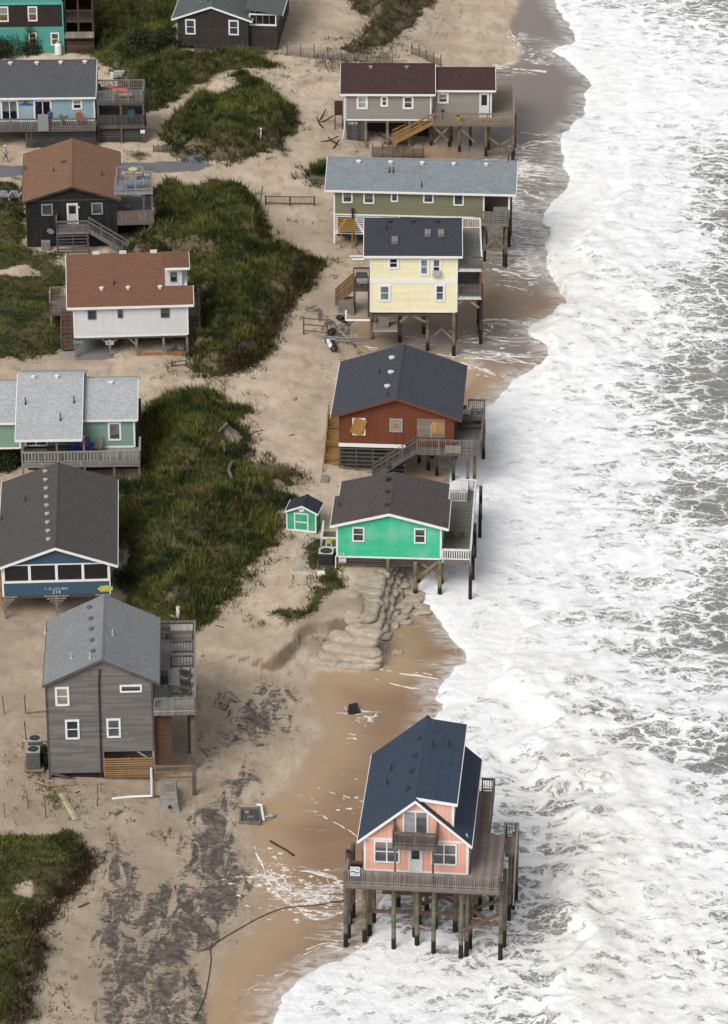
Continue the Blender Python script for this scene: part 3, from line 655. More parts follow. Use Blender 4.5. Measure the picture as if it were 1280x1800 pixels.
# ================================================================= mesh builder
class MB:
    def __init__(s): s.v = []; s.f = []
    def hexa(s, p):
        i = len(s.v); s.v += [tuple(x) for x in p]
        s.f += [(i, i+3, i+2, i+1), (i+4, i+5, i+6, i+7), (i, i+1, i+5, i+4), (i+1, i+2, i+6, i+5), (i+2, i+3, i+7, i+6), (i+3, i, i+4, i+7)]
        return s
    def box(s, x0, x1, y0, y1, z0, z1):
        return s.hexa([(x0,y0,z0),(x1,y0,z0),(x1,y1,z0),(x0,y1,z0),(x0,y0,z1),(x1,y0,z1),(x1,y1,z1),(x0,y1,z1)])
    def beam(s, p, r, w=.1, h=None):
        h = w if h is None else h
        p = Vector(p); r = Vector(r); d = (r - p)
        if d.length < 1e-5: return s
        d.normalize()
        side = d.cross(Vector((0, 0, 1)))
        if side.length < 1e-3: side = Vector((1, 0, 0))
        side.normalize(); up = side.cross(d).normalized()
        a = side * (w / 2); c = up * (h / 2)
        return s.hexa([p - a - c, p + a - c, r + a - c, r - a - c, p - a + c, p + a + c, r + a + c, r - a + c])
    def prism(s, pts, vec):
        i = len(s.v); n = len(pts); vec = Vector(vec)
        s.v += [tuple(p) for p in pts] + [tuple(Vector(p) + vec) for p in pts]
        s.f.append(tuple(range(i, i + n))[::-1]); s.f.append(tuple(range(i + n, i + 2 * n)))
        for k in range(n):
            j = (k + 1) % n; s.f.append((i + k, i + j, i + n + j, i + n + k))
        return s
    def slab(s, pts, t): return s.prism(pts, (0, 0, -t))
    def cyl(s, p, r, ra, rb=None, n=10):
        rb = ra if rb is None else rb
        p = Vector(p); r = Vector(r); d = (r - p).normalized()
        a = d.orthogonal().normalized(); c = d.cross(a)
        i = len(s.v)
        for o, rr in ((p, ra), (r, rb)):
            for k in range(n):
                an = 2 * math.pi * k / n
                s.v.append(tuple(o + a * (rr * math.cos(an)) + c * (rr * math.sin(an))))
        for k in range(n):
            j = (k + 1) % n; s.f.append((i + k, i + j, i + n + j, i + n + k))
        s.f.append(tuple(range(i, i + n))[::-1]); s.f.append(tuple(range(i + n, i + 2 * n)))
        return s
    def tube(s, pts, ra, n=6):
        for a, c in zip(pts[:-1], pts[1:]): s.cyl(a, c, ra, ra, n)
        return s
    def ball(s, c, rx, ry=None, rz=None, n=8, m=6):
        ry = rx if ry is None else ry; rz = rx if rz is None else rz
        i = len(s.v)
        for a in range(m + 1):
            th = math.pi * a / m
            for k in range(n):
                ph = 2 * math.pi * k / n
                s.v.append((c[0] + rx * math.sin(th) * math.cos(ph), c[1] + ry * math.sin(th) * math.sin(ph), c[2] + rz * math.cos(th)))
        for a in range(m):
            for k in range(n):
                j = (k + 1) % n; s.f.append((i + a*n + k, i + a*n + j, i + (a+1)*n + j, i + (a+1)*n + k))
        return s
    def build(s, name, mat, parent=None, smooth=False, bevel=0):
        me = bpy.data.meshes.new(name); me.from_pydata(s.v, [], s.f)
        bm = bmesh.new(); bm.from_mesh(me)
        if smooth: bmesh.ops.remove_doubles(bm, verts=bm.verts, dist=1e-4)
        bmesh.ops.recalc_face_normals(bm, faces=bm.faces)
        bm.to_mesh(me); bm.free()
        if smooth:
            for p in me.polygons: p.use_smooth = True
        me.materials.append(mat)
        o = bpy.data.objects.new(name, me); C.objects.link(o)
        if parent is not None: o.parent = parent
        if bevel:
            bv = o.modifiers.new('bevel', 'BEVEL'); bv.width = bevel; bv.segments = 2
        return o
def tag(o, label, cat, group=None):
    o['label'] = label; o['category'] = cat
    if group: o['group'] = group
    return o
def empty(name, loc, rz, label, cat, group=None):
    o = bpy.data.objects.new(name, None); C.objects.link(o)
    o.location = loc; o.rotation_euler = (0, 0, rz); o.empty_display_size = .3
    return tag(o, label, cat, group)
def copy_tree(o, parent=None):
    c = o.copy(); C.objects.link(c)
    if parent is not None: c.parent = parent
    for ch in list(o.children): copy_tree(ch, c)
    return c
def text_mesh(name, txt, size, mat, parent, loc, rot=(math.pi / 2, 0, 0), ext=.012):
    cu = bpy.data.curves.new(name, 'FONT'); cu.body = txt; cu.size = size; cu.extrude = ext
    cu.align_x = 'CENTER'; cu.align_y = 'CENTER'
    tmp = bpy.data.objects.new(name, cu); C.objects.link(tmp)
    bpy.context.view_layer.update()
    me = bpy.data.meshes.new_from_object(tmp.evaluated_get(bpy.context.evaluated_depsgraph_get()))
    bpy.data.objects.remove(tmp); me.materials.clear(); me.materials.append(mat)
    o = bpy.data.objects.new(name, me); C.objects.link(o)
    o.parent = parent; o.location = loc; o.rotation_euler = rot
    return o

def faded_letters(name, words, size, mat, parent, x, y, z):      # weathered lettering, no longer legible: rows of worn strokes
    rr = random.Random(len(name) + sum(words)); m = MB(); tot = sum(words) + len(words) - 1; cx = x - tot * size * .7 / 2
    for w_ in words:
        for _ in range(w_):
            a = size * .5; t_ = size * .14
            m.box(cx, cx + t_, y - .012, y, z - size / 2, z + size / 2 * rr.uniform(.5, 1))
            if rr.random() < .7: m.box(cx + t_, cx + a, y - .012, y, z + size * rr.choice([.30, -.05, -.45]), z + size * .42 * 1.0 if False else z + size * .45)
            if rr.random() < .6: m.box(cx + a - t_, cx + a, y - .0125, y, z - size / 2, z + size * .3)
            cx += size * .7
        cx += size * .7
    return m.build(name, mat, parent)
# ================================================================= house kit: every measure is in the house's own metres
class House:
    def __init__(s, name, label, cat, pA, pB, zf, zg):
        A = W(*pA, zf); B = W(*pB, zf)
        d = Vector((B.x - A.x, B.y - A.y, 0)); s.w = d.length
        s.rz = math.atan2(d.y, d.x); s.O = Vector((A.x, A.y, zg)); s.zf = zf - zg
        s.u = Vector((math.cos(s.rz), math.sin(s.rz), 0)); s.n = Vector((-math.sin(s.rz), math.cos(s.rz), 0))
        s.root = empty(name, s.O, s.rz, label, cat)
    def world(s, x, y, z): return s.O + s.u * x + s.n * y + Vector((0, 0, z))
    def f(s, px, py, y=0.0):                 # on the vertical plane y of the house
        d = ray(px, py); tt = (y - (CAM - s.O).dot(s.n)) / d.dot(s.n)
        p = CAM + d * tt - s.O
        return p.dot(s.u), p.z
    def g(s, px, py, z):                     # on the level z of the house
        p = W(px, py, z + s.O.z) - s.O
        return p.dot(s.u), p.dot(s.n)
    def part(s, mb, name, mat, parent=None, **k): return mb.build(name, mat, parent or s.root, **k)
    # ---- openings
    def window(s, x0, y0, x1, y1, y=0.0, pane=None, trim=WHITE, tw=.11, sash='h', name='window', pname='pane', back=None):
        ax_, az = s.f(x0, y1, y); bx, bz = s.f(x1, y0, y)
        return s.win(ax_, bx, az, bz, y, pane, trim, tw, sash, name, pname)
    def win(s, ax_, bx, az, bz, y=0.0, pane=None, trim=WHITE, tw=.11, sash='h', name='window', pname='pane'):
        if bz - az < .15 or bx - ax_ < .15: return None
        pane = pane or M('glass')
        m = MB(); a, c = y - .07, y + .02
        tw = min(tw, (bx - ax_) * .3)
        m.box(ax_, ax_ + tw, a, c, az, bz).box(bx - tw, bx, a, c, az, bz)
        m.box(ax_ + tw, bx - tw, a, c, bz - tw, bz).box(ax_ + tw, bx - tw, a - .03, c, az, az + tw * .9)
        zc = (az + bz) / 2; xc = (ax_ + bx) / 2
        if 'h' in sash: m.box(ax_ + tw, bx - tw, a + .02, c, zc - .03, zc + .03)
        if 'v' in sash: m.box(xc - .04, xc + .04, a + .015, c, az + tw * .9, bz - tw)
        w = s.part(m, name, trim)
        MB().box(ax_ + tw * .9, bx - tw * .9, y - .028, y + .01, az + tw * .8, bz - tw * .9).build(pname, pane, w)
        if pname == 'pane' and R.random() < .55:                     # half-drawn blind seen behind the glass
            dr = (bz - az) * R.uniform(.22, .6)
            MB().box(ax_ + tw * .95, bx - tw * .95, y - .034, y - .029, bz - tw * .9 - dr, bz - tw * .9).build('blind', M('glass', R.choice([(.16, .16, .15), (.10, .105, .11), (.22, .21, .18)]), .25), w)
        return w
    def door(s, x0, y0, x1, y1, y=0.0, col=(.72, .72, .70), glass=True, trim=WHITE, zbot=None):
        ax_, az = s.f(x0, y1, y); bx, bz = s.f(x1, y0, y)
        if zbot is not None: az = zbot
        m = MB(); tw = .1
        m.box(ax_, ax_ + tw, y - .07, y + .02, az, bz).box(bx - tw, bx, y - .07, y + .02, az, bz).box(ax_ + tw, bx - tw, y - .07, y + .02, bz - tw, bz)
        fr = s.part(m, 'door_frame', trim)
        d = MB().box(ax_ + tw, bx - tw, y - .04, y + .01, az + .02, bz - tw).build('door', M('plain', col, .45, 0, .1), fr)
        h = bz - az
        if glass: MB().box(ax_ + tw + .1, bx - tw - .1, y - .052, y - .03, az + h * .5, bz - tw - .12).build('pane', M('glass'), d)
        MB().ball((ax_ + tw + .07, y - .08, az + h * .45), .035).build('handle', M('plain', (.35, .33, .28), .3, .9), d)
        return fr
    # ---- roofs
    def gable(s, apex, L, Rr, back, mat, th=.16, ov=.35, trim=WHITE, ovb=.3, yb=None, rake=True, zadj=0.0):
        xa, za = s.f(*apex, -ov); xl, zl = s.f(*L, -ov); xr, zr = s.f(*Rr, -ov)
        ze = (zl + zr) / 2
        if yb is None: yb = s.g(*back, za)[1]
        s.ra = dict(xa=xa, za=za, xl=xl, xr=xr, ze=ze, yb=yb, ov=ov, th=th)
        m = MB()
        m.slab([(xl, -ov, ze), (xa, -ov, za), (xa, yb, za), (xl, yb, ze)], th)
        m.slab([(xa, -ov, za), (xr, -ov, ze), (xr, yb, ze), (xa, yb, za)], th)
        s.roof = s.part(m, 'roof', mat)
        cap = MB()
        cap.prism([(xa - .16, -ov - .01, za - .16 * (za - ze) / (xa - xl) + .03), (xa, -ov - .01, za + .035), (xa + .16, -ov - .01, za - .16 * (za - ze) / (xr - xa) + .03), (xa, -ov - .01, za - .02)], (0, yb + ov + .02, 0))
        cap.build('ridge_cap', mat, s.roof)
        if rake:
            t = MB()
            for x0, z0, x1, z1 in ((xl, ze, xa, za), (xa, za, xr, ze)):
                t.prism([(x0, -ov - .05, z0 - .005), (x1, -ov - .05, z1 - .005), (x1, -ov - .05, z1 - th - .06), (x0, -ov - .05, z0 - th - .06)], (0, .047, 0))
            t.build('rake_board', trim, s.roof)
            MB().box(xl - .05, xl - .003, -ov, yb, ze - th - .03, ze - .01).build('fascia', trim, s.roof)
            MB().box(xr + .003, xr + .05, -ov, yb, ze - th - .03, ze - .01).build('fascia', trim, s.roof)
        return s.ra
    def rz_at(s, x):
        r = s.ra
        return r['za'] - (r['xa'] - x) / (r['xa'] - r['xl']) * (r['za'] - r['ze']) if x < r['xa'] else r['za'] - (x - r['xa']) / (r['xr'] - r['xa']) * (r['za'] - r['ze'])
    def gable_wall(s, mat, z0=None, corner=WHITE, x0=0.0, x1=None, cw=.12, band=True):
        r = s.ra; x1 = s.w if x1 is None else x1; z0 = s.zf if z0 is None else z0
        k = r['th'] + .01
        p = [(x0, 0, z0), (x1, 0, z0), (x1, 0, s.rz_at(x1) - k), (r['xa'], 0, r['za'] - k), (x0, 0, s.rz_at(x0) - k)]
        s.wall = s.part(MB().prism(p, (0, r['yb'] - .3, 0)), 'wall', mat)
        if corner:
            MB().box(x0 - .02, x0 + cw, -.03, .1, z0, s.rz_at(x0) - k - .02).build('corner_board', corner, s.wall)
            MB().box(x1 - cw, x1 + .02, -.03, .1, z0, s.rz_at(x1) - k - .02).build('corner_board', corner, s.wall)
            if band: MB().box(x0 + cw, x1 - cw, -.025, .05, z0 - .04, z0 + .1).build('base_board', corner, s.wall)
        return s.wall
    def on_slope(s, px, py):                 # a pixel on the gable roof -> local point
        r = s.ra
        def tryside(x0, z0, x1, z1):
            n = Vector((-(z1 - z0), 0, x1 - x0)).normalized()
            d = ray(px, py); dl = Vector((d.dot(s.u), d.dot(s.n), d.z)); c = CAM - s.O; cl = Vector((c.dot(s.u), c.dot(s.n), c.z))
            tt = (Vector((x0, 0, z0)) - cl).dot(n) / dl.dot(n)
            return cl + dl * tt
        p = tryside(r['xl'], r['ze'], r['xa'], r['za'])
        if p.x > r['xa']: p = tryside(r['xa'], r['za'], r['xr'], r['ze'])
        return p
    def roof_bits(s, vents=(), pipes=(), vmat=None, pmat=None, at=None, vs=.30, ph=.4):
        at = at or s.on_slope
        vmat = vmat or M('plain', (.03, .03, .035), .5); pmat = pmat or M('plain', (.03, .03, .03), .6)
        for px, py in vents:
            p = at(px, py)
            m = MB().cyl(p + Vector((0, 0, -.1)), p + Vector((0, 0, .10)), vs * .55, vs * .55, 10)
            m.ball(p + Vector((0, 0, .12)), vs * .8, vs * .8, .10, 10, 5)
            m.build('roof_vent', vmat, s.roof, smooth=False)
        for px, py in pipes:
            p = at(px, py)
            MB().cyl(p + Vector((0, 0, -.1)), p + Vector((0, 0, .10)), .13, .07, 8).cyl(p, p + Vector((0, 0, ph)), .05, .05, 8).build('vent_pipe', pmat, s.roof)
    # ---- structure
    def piles(s, pts, ztop, r=.14, zg=0.0, mat=None, sq=False, deep=1.4):
        mat = mat or M('wood', PILE, .5, 'z', .25, .7 - s.O.z)
        for px, py in pts:
            x, y = s.g(px, py, zg)
            s.pile(x, y, ztop, r, zg - deep, mat, sq)
    def pile(s, x, y, ztop, r=.14, zb=-1.4, mat=None, sq=False):
        mat = mat or M('wood', PILE, .5, 'z', .25, .7 - s.O.z)
        m = MB()
        if sq: m.box(x - r, x + r, y - r, y + r, zb, ztop)
        else: m.cyl((x, y, zb), (x, y, ztop), r * 1.08, r * .95, 10)
        return s.part(m, 'piling', mat, smooth=False)
    def rail(s, pts, h=1.0, mat=None, gap=.16, post=1.7, solid=False, bw=.045, top=.13, cap=None, parent=None, boards=0, name='railing'):
        mat = mat or M('wood', GREYW, .14, 'x', .2)
        m = MB()
        for a, c in zip(pts[:-1], pts[1:]):
            a = Vector(a); c = Vector(c); L = (c - a).length; d = (c - a) / max(L, 1e-6)
            up = Vector((0, 0, 1))
            m.beam(a + up * (h - .02), c + up * (h - .02), top, .045)
            if not boards:
                m.beam(a + up * (h - .10), c + up * (h - .10), .05, .09)
                m.beam(a + up * .14, c + up * .14, .05, .09)
            n = max(1, round(L / post))
            for k in range(n + 1):
                p = a + d * (L * k / n)
                m.beam(p - up * .22, p + up * (h - .05), .10)
            if boards:
                for k in range(boards):
                    z = .12 + (h - .25) * k / max(boards - 1, 1)
                    m.beam(a + up * z, c + up * z, .04, .13)
            else:
                n = max(1, int(L / gap))
                for k in range(1, n):
                    p = a + d * (L * k / n)
                    m.beam(p + up * .14, p + up * (h - .10), bw)
        return s.part(m, name, mat, parent)
    def deck(s, x0, x1, y0, y1, z, mat=None, th=.06, rim=.26, rmat=None, ax_='x', name='deck'):
        mat = mat or M('wood', GREYW, .14, ax_, .22); rmat = rmat or M('wood', GREYW, .3, 'z', .2)
        d = s.part(MB().box(x0, x1, y0, y1, z - th, z), name, mat)
        m = MB(); b = z - th - .002
        m.box(x0 + .02, x1 - .02, y0 + .02, y0 + .07, b - rim, b).box(x0 + .02, x1 - .02, y1 - .07, y1 - .02, b - rim, b)
        m.box(x0 + .02, x0 + .07, y0 + .07, y1 - .07, b - rim, b).box(x1 - .07, x1 - .02, y0 + .07, y1 - .07, b - rim, b)
        n = max(1, int((x1 - x0) / .6))
        for k in range(1, n): 
            x = x0 + (x1 - x0) * k / n; m.box(x - .025, x + .025, y0 + .07, y1 - .07, b - rim * .8, b)
        m.build('joists', rmat, d)
        return d
    def stairs(s, p, r, w, side, mat=None, rails=True, rh=.95, boards=3, rmat=None, name='stairs', risers=False):
        """p top, r bottom (local points at one edge), w width along vector side"""
        mat = mat or M('wood', GREYW, .2, 'x', .2)
        p = Vector(p); r = Vector(r); sd2 = Vector(side).normalized() * w
        n = max(2, round(abs(p.z - r.z) / .19)); m = MB()
        run = Vector((r.x - p.x, r.y - p.y, 0)); rd = run.normalized() * max(.27, run.length / n)
        for k in range(n):
            q_ = p + (r - p) * ((k + 0.5) / n); a = q_ - rd * .5
            m.prism([a, a + sd2, a + sd2 + rd, a + rd], (0, 0, -.05))
            if risers: m.prism([a + rd * .02, a + sd2 + rd * .02, a + sd2 + rd * .02 + Vector((0, 0, .17)), a + rd * .02 + Vector((0, 0, .17))], rd * .08)
        for e in (Vector((0, 0, 0)), sd2):
            m.beam(p + e - Vector((0, 0, .12)), r + e - Vector((0, 0, .12)), .06, .28)
        st = s.part(m, name, mat)
        if rails:
            for e in ([Vector((0, 0, 0)), sd2] if rails is True else [sd2 * rails[0]] if len(rails) == 1 else [sd2 * k for k in rails]):
                s.rail([p + e, r + e], rh, rmat or mat, boards=boards, post=1.5, top=.09, parent=st, name='handrail')
        return st
    def slats(s, x0, x1, y, z0, z1, n, mat, h=.07, name='slat_screen', posts=0, parent=None):
        m = MB()
        for k in range(n):
            z = z0 + (z1 - z0) * (k + .5) / n
            m.box(x0, x1, y - .02, y + .02, z - h / 2, z + h / 2)
        for k in range(posts):
            x = x0 + (x1 - x0) * k / max(posts - 1, 1); m.box(x - .05, x + .05, y + .023, y + .12, z0, z1)
        return s.part(m, name, mat, parent)
    # ---- roof with its ridge along the front (eave towards the viewer)
    def ridge(s, TL, TR, EL, ER, mat, slope=.5, ov=.4, th=.16, trim=WHITE, dy=0.0, back=True, run=None, front_only=False):
        xe0, z0 = s.f(*EL, dy - ov); xe1, z1 = s.f(*ER, dy - ov); ze = (z0 + z1) / 2
        if run is None:
            lo, hi = .3, 14.0
            mx, my = (TL[0] + TR[0]) / 2, (TL[1] + TR[1]) / 2
            for _ in range(40):
                mid = (lo + hi) / 2
                y = s.g(mx, my, ze + slope * mid)[1]
                if y > dy - ov + mid: lo = mid
                else: hi = mid
            run = (lo + hi) / 2
        zr = ze + slope * run; yr = dy - ov + run; yb = yr + run
        x0 = (xe0 + s.g(*TL, zr)[0]) / 2; x1 = (xe1 + s.g(*TR, zr)[0]) / 2
        m = MB()
        m.slab([(x0, dy - ov, ze), (x1, dy - ov, ze), (x1, yr, zr), (x0, yr, zr)], th)
        m.slab([(x0, yr, zr), (x1, yr, zr), (x1, yb, ze), (x0, yb, ze)], th)
        s.roof = s.part(m, 'roof', mat)
        cap = MB().prism([(x0 - .01, yr - .16, zr - .16 * slope + .03), (x0 - .01, yr, zr + .035), (x0 - .01, yr + .16, zr - .16 * slope + .03), (x0 - .01, yr, zr - .02)], (x1 - x0 + .02, 0, 0))
        cap.build('ridge_cap', mat, s.roof)
        t = MB()
        t.box(x0, x1, dy - ov - .05, dy - ov - .003, ze - th - .05, ze - .005)
        t.build('fascia', trim, s.roof)
        for x in (x0 - .05, x1 + .003):
            t = MB()
            for ya, za, yb_, zb in ((dy - ov, ze, yr, zr), (yr, zr, yb, ze)):
                t.prism([(x, ya, za - .005), (x, yb_, zb - .005), (x, yb_, zb - th - .05), (x, ya, za - th - .05)], (.047, 0, 0))
            t.build('rake_board', trim, s.roof)
        s.rr = dict(x0=x0, x1=x1, ze=ze, zr=zr, yr=yr, yb=yb, ov=ov, th=th, slope=slope, dy=dy, run=run)
        return s.rr
    def ridge_wall(s, mat, x0, x1, z0, corner=WHITE, band=True, cw=.12):
        r = s.rr; y0 = r['dy']; y1 = r['yb'] - r['ov']; k = r['th'] + .01
        zw = r['ze'] + r['ov'] * r['slope'] - k
        p = [(x0, y0, z0), (x0, y1, z0), (x0, y1, zw), (x0, r['yr'], r['zr'] - k), (x0, y0, zw)]
        s.wall = s.part(MB().prism(p, (x1 - x0, 0, 0)), 'wall', mat)
        if corner:
            MB().box(x0 - .02, x0 + cw, y0 - .03, y0 + .1, z0, zw - .05).build('corner_board', corner, s.wall)
            MB().box(x1 - cw, x1 + .02, y0 - .03, y0 + .1, z0, zw - .05).build('corner_board', corner, s.wall)
            if band: MB().box(x0 + cw, x1 - cw, y0 - .025, y0 + .05, z0 - .05, z0 + .1).build('base_board', corner, s.wall)
        return s.wall
    def on_ridge(s, px, py):
        r = s.rr; n = Vector((0, -r['slope'], 1)).normalized()
        d = ray(px, py); dl = Vector((d.dot(s.u), d.dot(s.n), d.z)); c = CAM - s.O; cl = Vector((c.dot(s.u), c.dot(s.n), c.z))
        tt = (Vector((0, r['dy'] - r['ov'], r['ze'])) - cl).dot(n) / dl.dot(n)
        return cl + dl * tt
# ================================================================= the salmon pink house on tall pilings
h = House('beach_house', 'salmon pink gabled house with navy blue roof on tall pilings standing in the surf', 'house', (640, 1529), (823, 1537.5), 6.1, 0.05)
z = h.zf
navy = M('shingle', (.040, .058, .092), 1.0, .12)
r = h.gable((730.4, 1407), (628.5, 1477.5), (829.5, 1487.5), (764.5, 1257.5), navy, trim=WHITE, ov=.35)
pink = M('siding', (.87, .455, .345), .30, .06, .10, (.64, .28, .19), 1)
h.gable_wall(pink, z, WHITE, cw=.14)
# cornice line across the gable foot
zt = h.f(640, 1472.5)[1]
MB().box(.14, h.w - .14, -.03, .02, zt - .08, zt + .06).build('trim_band', WHITE, h.wall)
wg = M('glass', (.09, .10, .12), .12)
h.window(657.3, 1478.5, 703, 1514.5, 0, wg, sash='hv', tw=.10)
h.window(757.7, 1484, 803.6, 1518.8, 0, wg, sash='hv', tw=.10)
# sliding door behind the balcony
bz = h.f(730, 1488, -1.3)[1]
ax_, _ = h.f(708, 1425); bx, bt = h.f(753.8, 1425.5)
sl = h.win(ax_, bx, bz + .12, bt, 0, M('glass', (.10, .105, .11), .1), sash='v', tw=.12, name='sliding_door')
MB().box(ax_ + .15, (ax_ + bx) / 2 - .05, -.045, -.03, bz + .22, bt - .14).build('curtain', M('plain', (.42, .42, .42), .8, 0, .5, 9.0), sl)
h.door(718, 1487, 743, 1533, 0, zbot=z + .02)
# balcony
gw = M('wood', (.145, .125, .112), .14, 'x', .2)
x0, _ = h.f(689.5, 1486, -1.3); x1, _ = h.f(768.5, 1490, -1.3)
bal = h.deck(x0, x1, -1.3, -.02, bz, gw, rmat=gw, name='balcony')
h.rail([(x0 + .06, -.1, bz), (x0 + .06, -1.24, bz), (x1 - .06, -1.24, bz), (x1 - .06, -.1, bz)], 1.0, gw, gap=.13, parent=bal)
for xx in (x0 + .06, x1 - .06): MB().beam((xx, -.12, bz), (xx, -.12, bz + 1.55), .11).build('balcony_post', gw, bal)
xa_, _ = h.f(694.5, 1540, -1.25); xb_, _ = h.f(761, 1545, -1.25)
gpost = M('wood', (.115, .125, .085), .5, 'z', .2)
for xx, mt_ in ((xa_, gw), (xb_, M('wood', (.15, .07, .045), .5, 'z', .2))):
    MB().beam((xx, -1.2, z - .2), (xx, -1.2, bz - .1), .13).build('balcony_post', mt_, bal)
# deck round the front and the sea side
yf = -1.75
xl, _ = h.f(607, 1549, yf); xr, _ = h.f(880, 1558, yf)
dz = z - .02
dw = M('wood', (.27, .232, .205), .14, 'x', .22)
h.deck(xl, xr, yf, -.05, dz, dw, rim=.32, rmat=M('wood', (.17, .14, .12), .3, 'z', .25))
_, y1 = h.g(895, 1468, dz); _, y2 = h.g(877, 1391, dz)
xn = h.g(862, 1468, dz)[0]
h.deck(h.w + .02, xr, -.046, y1, dz, dw, rim=.3, rmat=gw)
h.deck(h.w + .02, xn, y1 + .004, y2, dz - .02, dw, rim=.3, rmat=gw)
fr = M('wood', (.25, .215, .195), .14, 'x', .25)
ra = h.rail([(xl + .06, -.3, dz), (xl + .06, yf + .06, dz), (xr - .06, yf + .06, dz), (xr - .06, y1, dz)], 1.02, fr, gap=.15)
h.rail([(xn - .06, y1 + .1, dz), (xn - .06, y2 - .05, dz), (h.w + .3, y2 - .05, dz)], 1.02, fr, gap=.15)
# sign on the rail
sx0, sz0 = h.f(616, 1538.5, yf); sx1, sz1 = h.f(632.6, 1523.5, yf)
sg = MB().box(sx0, sx1, yf - .06, yf - .035, sz0, sz1).build('rental_sign', M('plain', (.72, .74, .76), .5, 0, .1), ra)
hh_ = sz1 - sz0; ww_ = sx1 - sx0
MB().box(sx0 + .04, sx0 + ww_ * .48, yf - .068, yf - .061, sz0 + hh_ * .66, sz1 - .04).build('yellow_panel', M('plain', (.62, .60, .30), .6), sg)
wv_ = MB()
pts = []
for k in range(9):
    tt = k / 8; pts.append((sx0 + .03 + (ww_ - .06) * tt, yf - .066, sz0 + hh_ * (.50 + .05 * math.sin(tt * 6.3))))
wv_.prism(pts + [(p[0], p[1], p[2] - hh_ * .15) for p in pts[::-1]], (0, .004, 0)).build('wave_mark', M('plain', (.06, .12, .24), .6), sg)
MB().ball((sx0 + ww_ * .76, yf - .064, sz0 + hh_ * .78), ww_ * .14, .004, hh_ * .12).build('wave_curl', M('plain', (.25, .42, .58), .6), sg)
MB().box(sx0 + .08, sx0 + ww_ * .8, yf - .066, yf - .061, sz0 + hh_ * .16, sz0 + hh_ * .22).build('lettering_line', M('plain', (.12, .14, .2), .6), sg)
# side landing with steps on the sea side
_, ys = h.g(905, 1478, dz)
h.deck(xr + .02, xr + .85, y1 - 2.2, y1 - .1, dz - .01, dw, rim=.28, rmat=gw, name='landing')
h.rail([(xr + .79, y1 - 2.2, dz), (xr + .79, y1 - .15, dz), (xr + .05, y1 - .15, dz)], 1.05, fr, gap=.18)
hr_ = h.rail([(xr + .79, y1 - 2.25, dz), (xr + .79, y1 - 5.2, dz - 1.9)], 1.0, fr, boards=2, post=1.5, top=.09, name='handrail')
# brown outside steps on the land side
bw = M('wood', BROWNW, .2, 'z', .2)
h.stairs((-1.25, 1.0, dz), (-1.25, 5.2, dz - 3.0), 1.1, (1, 0, 0), bw, boards=2)
# pilings
pm = M('wood', (.155, .125, .10), .5, 'z', .25, 1.2)
h.piles([(608,1667),(613,1652),(616,1627),(621,1616),(820,1681),(826,1668),(879.5,1686),(886,1663)], dz - .05, .15, 0, pm)
pm2 = M('wood', (.150, .160, .105), .5, 'z', .2, 1.1)
h.piles([(692,1674),(762,1679),(810,1684.5)], dz - .05, .15, 0, pm2)
pm3 = M('wood', (.19, .155, .105), .5, 'z', .25, 1.0)
h.piles([(641,1657),(650,1647),(657,1623),(729,1652),(733,1666),(737,1630),(765,1636),(800,1640),(836,1612),(843,1600),(864,1599),(750,1606),(700,1600)], z - .1, .16, 0, pm3)
h.piles([(902,1596),(895,1616),(907,1580)], dz - .05, .13, 0, pm)
def hb(a, c, y_a, y_c, w=.08, hh=.26, mat=None, name='brace'):
    xa, za = h.f(*a, y_a); xc, zc = h.f(*c, y_c)
    return MB().beam((xa, y_a, za), (xc, y_c, zc), w, hh).build(name, mat or M('wood', (.14, .09, .065), .3, 'z', .25), h.root)
hb((646, 1601), (822, 1607), 1.2, 1.2); hb((672, 1568), (726, 1571), 2.6, 2.6); hb((735, 1572), (806, 1573), 2.6, 2.6)
hb((818, 1633), (880, 1606), -.6, -.4); hb((826, 1600), (881, 1582), 1.0, 1.0); hb((824, 1596), (852, 1614), .2, .2); hb((822, 1619), (883, 1626), -.3, -.3)
hb((742, 1590), (806, 1562), 3.0, 3.0); hb((775, 1575), (822, 1596), 3.4, 3.4); hb((822, 1573), (840, 1560), 0, 0, .07, .12, M('wood', GREYW, .3, 'z')); hb((865, 1568), (885, 1554), 2, 2)
# girders and floor frame
m = MB()
for yy in (.15, 2.8, 5.4, r['yb'] - .6): m.box(.05, h.w - .05, yy, yy + .14, z - .55, z - .26)
for k in range(9): m.box(.1 + k * (h.w - .3) / 8, .15 + k * (h.w - .3) / 8, .05, r['yb'] - .4, z - .255, z - .004)
h.part(m, 'floor_frame', M('wood', (.12, .09, .07), .3, 'z', .2))
m = MB().box(.6, 2.4, 3.0, 5.4, z - 1.6, z - .56)
h.part(m, 'storage_box', M('wood', (.10, .075, .06), .3, 'x', .2))
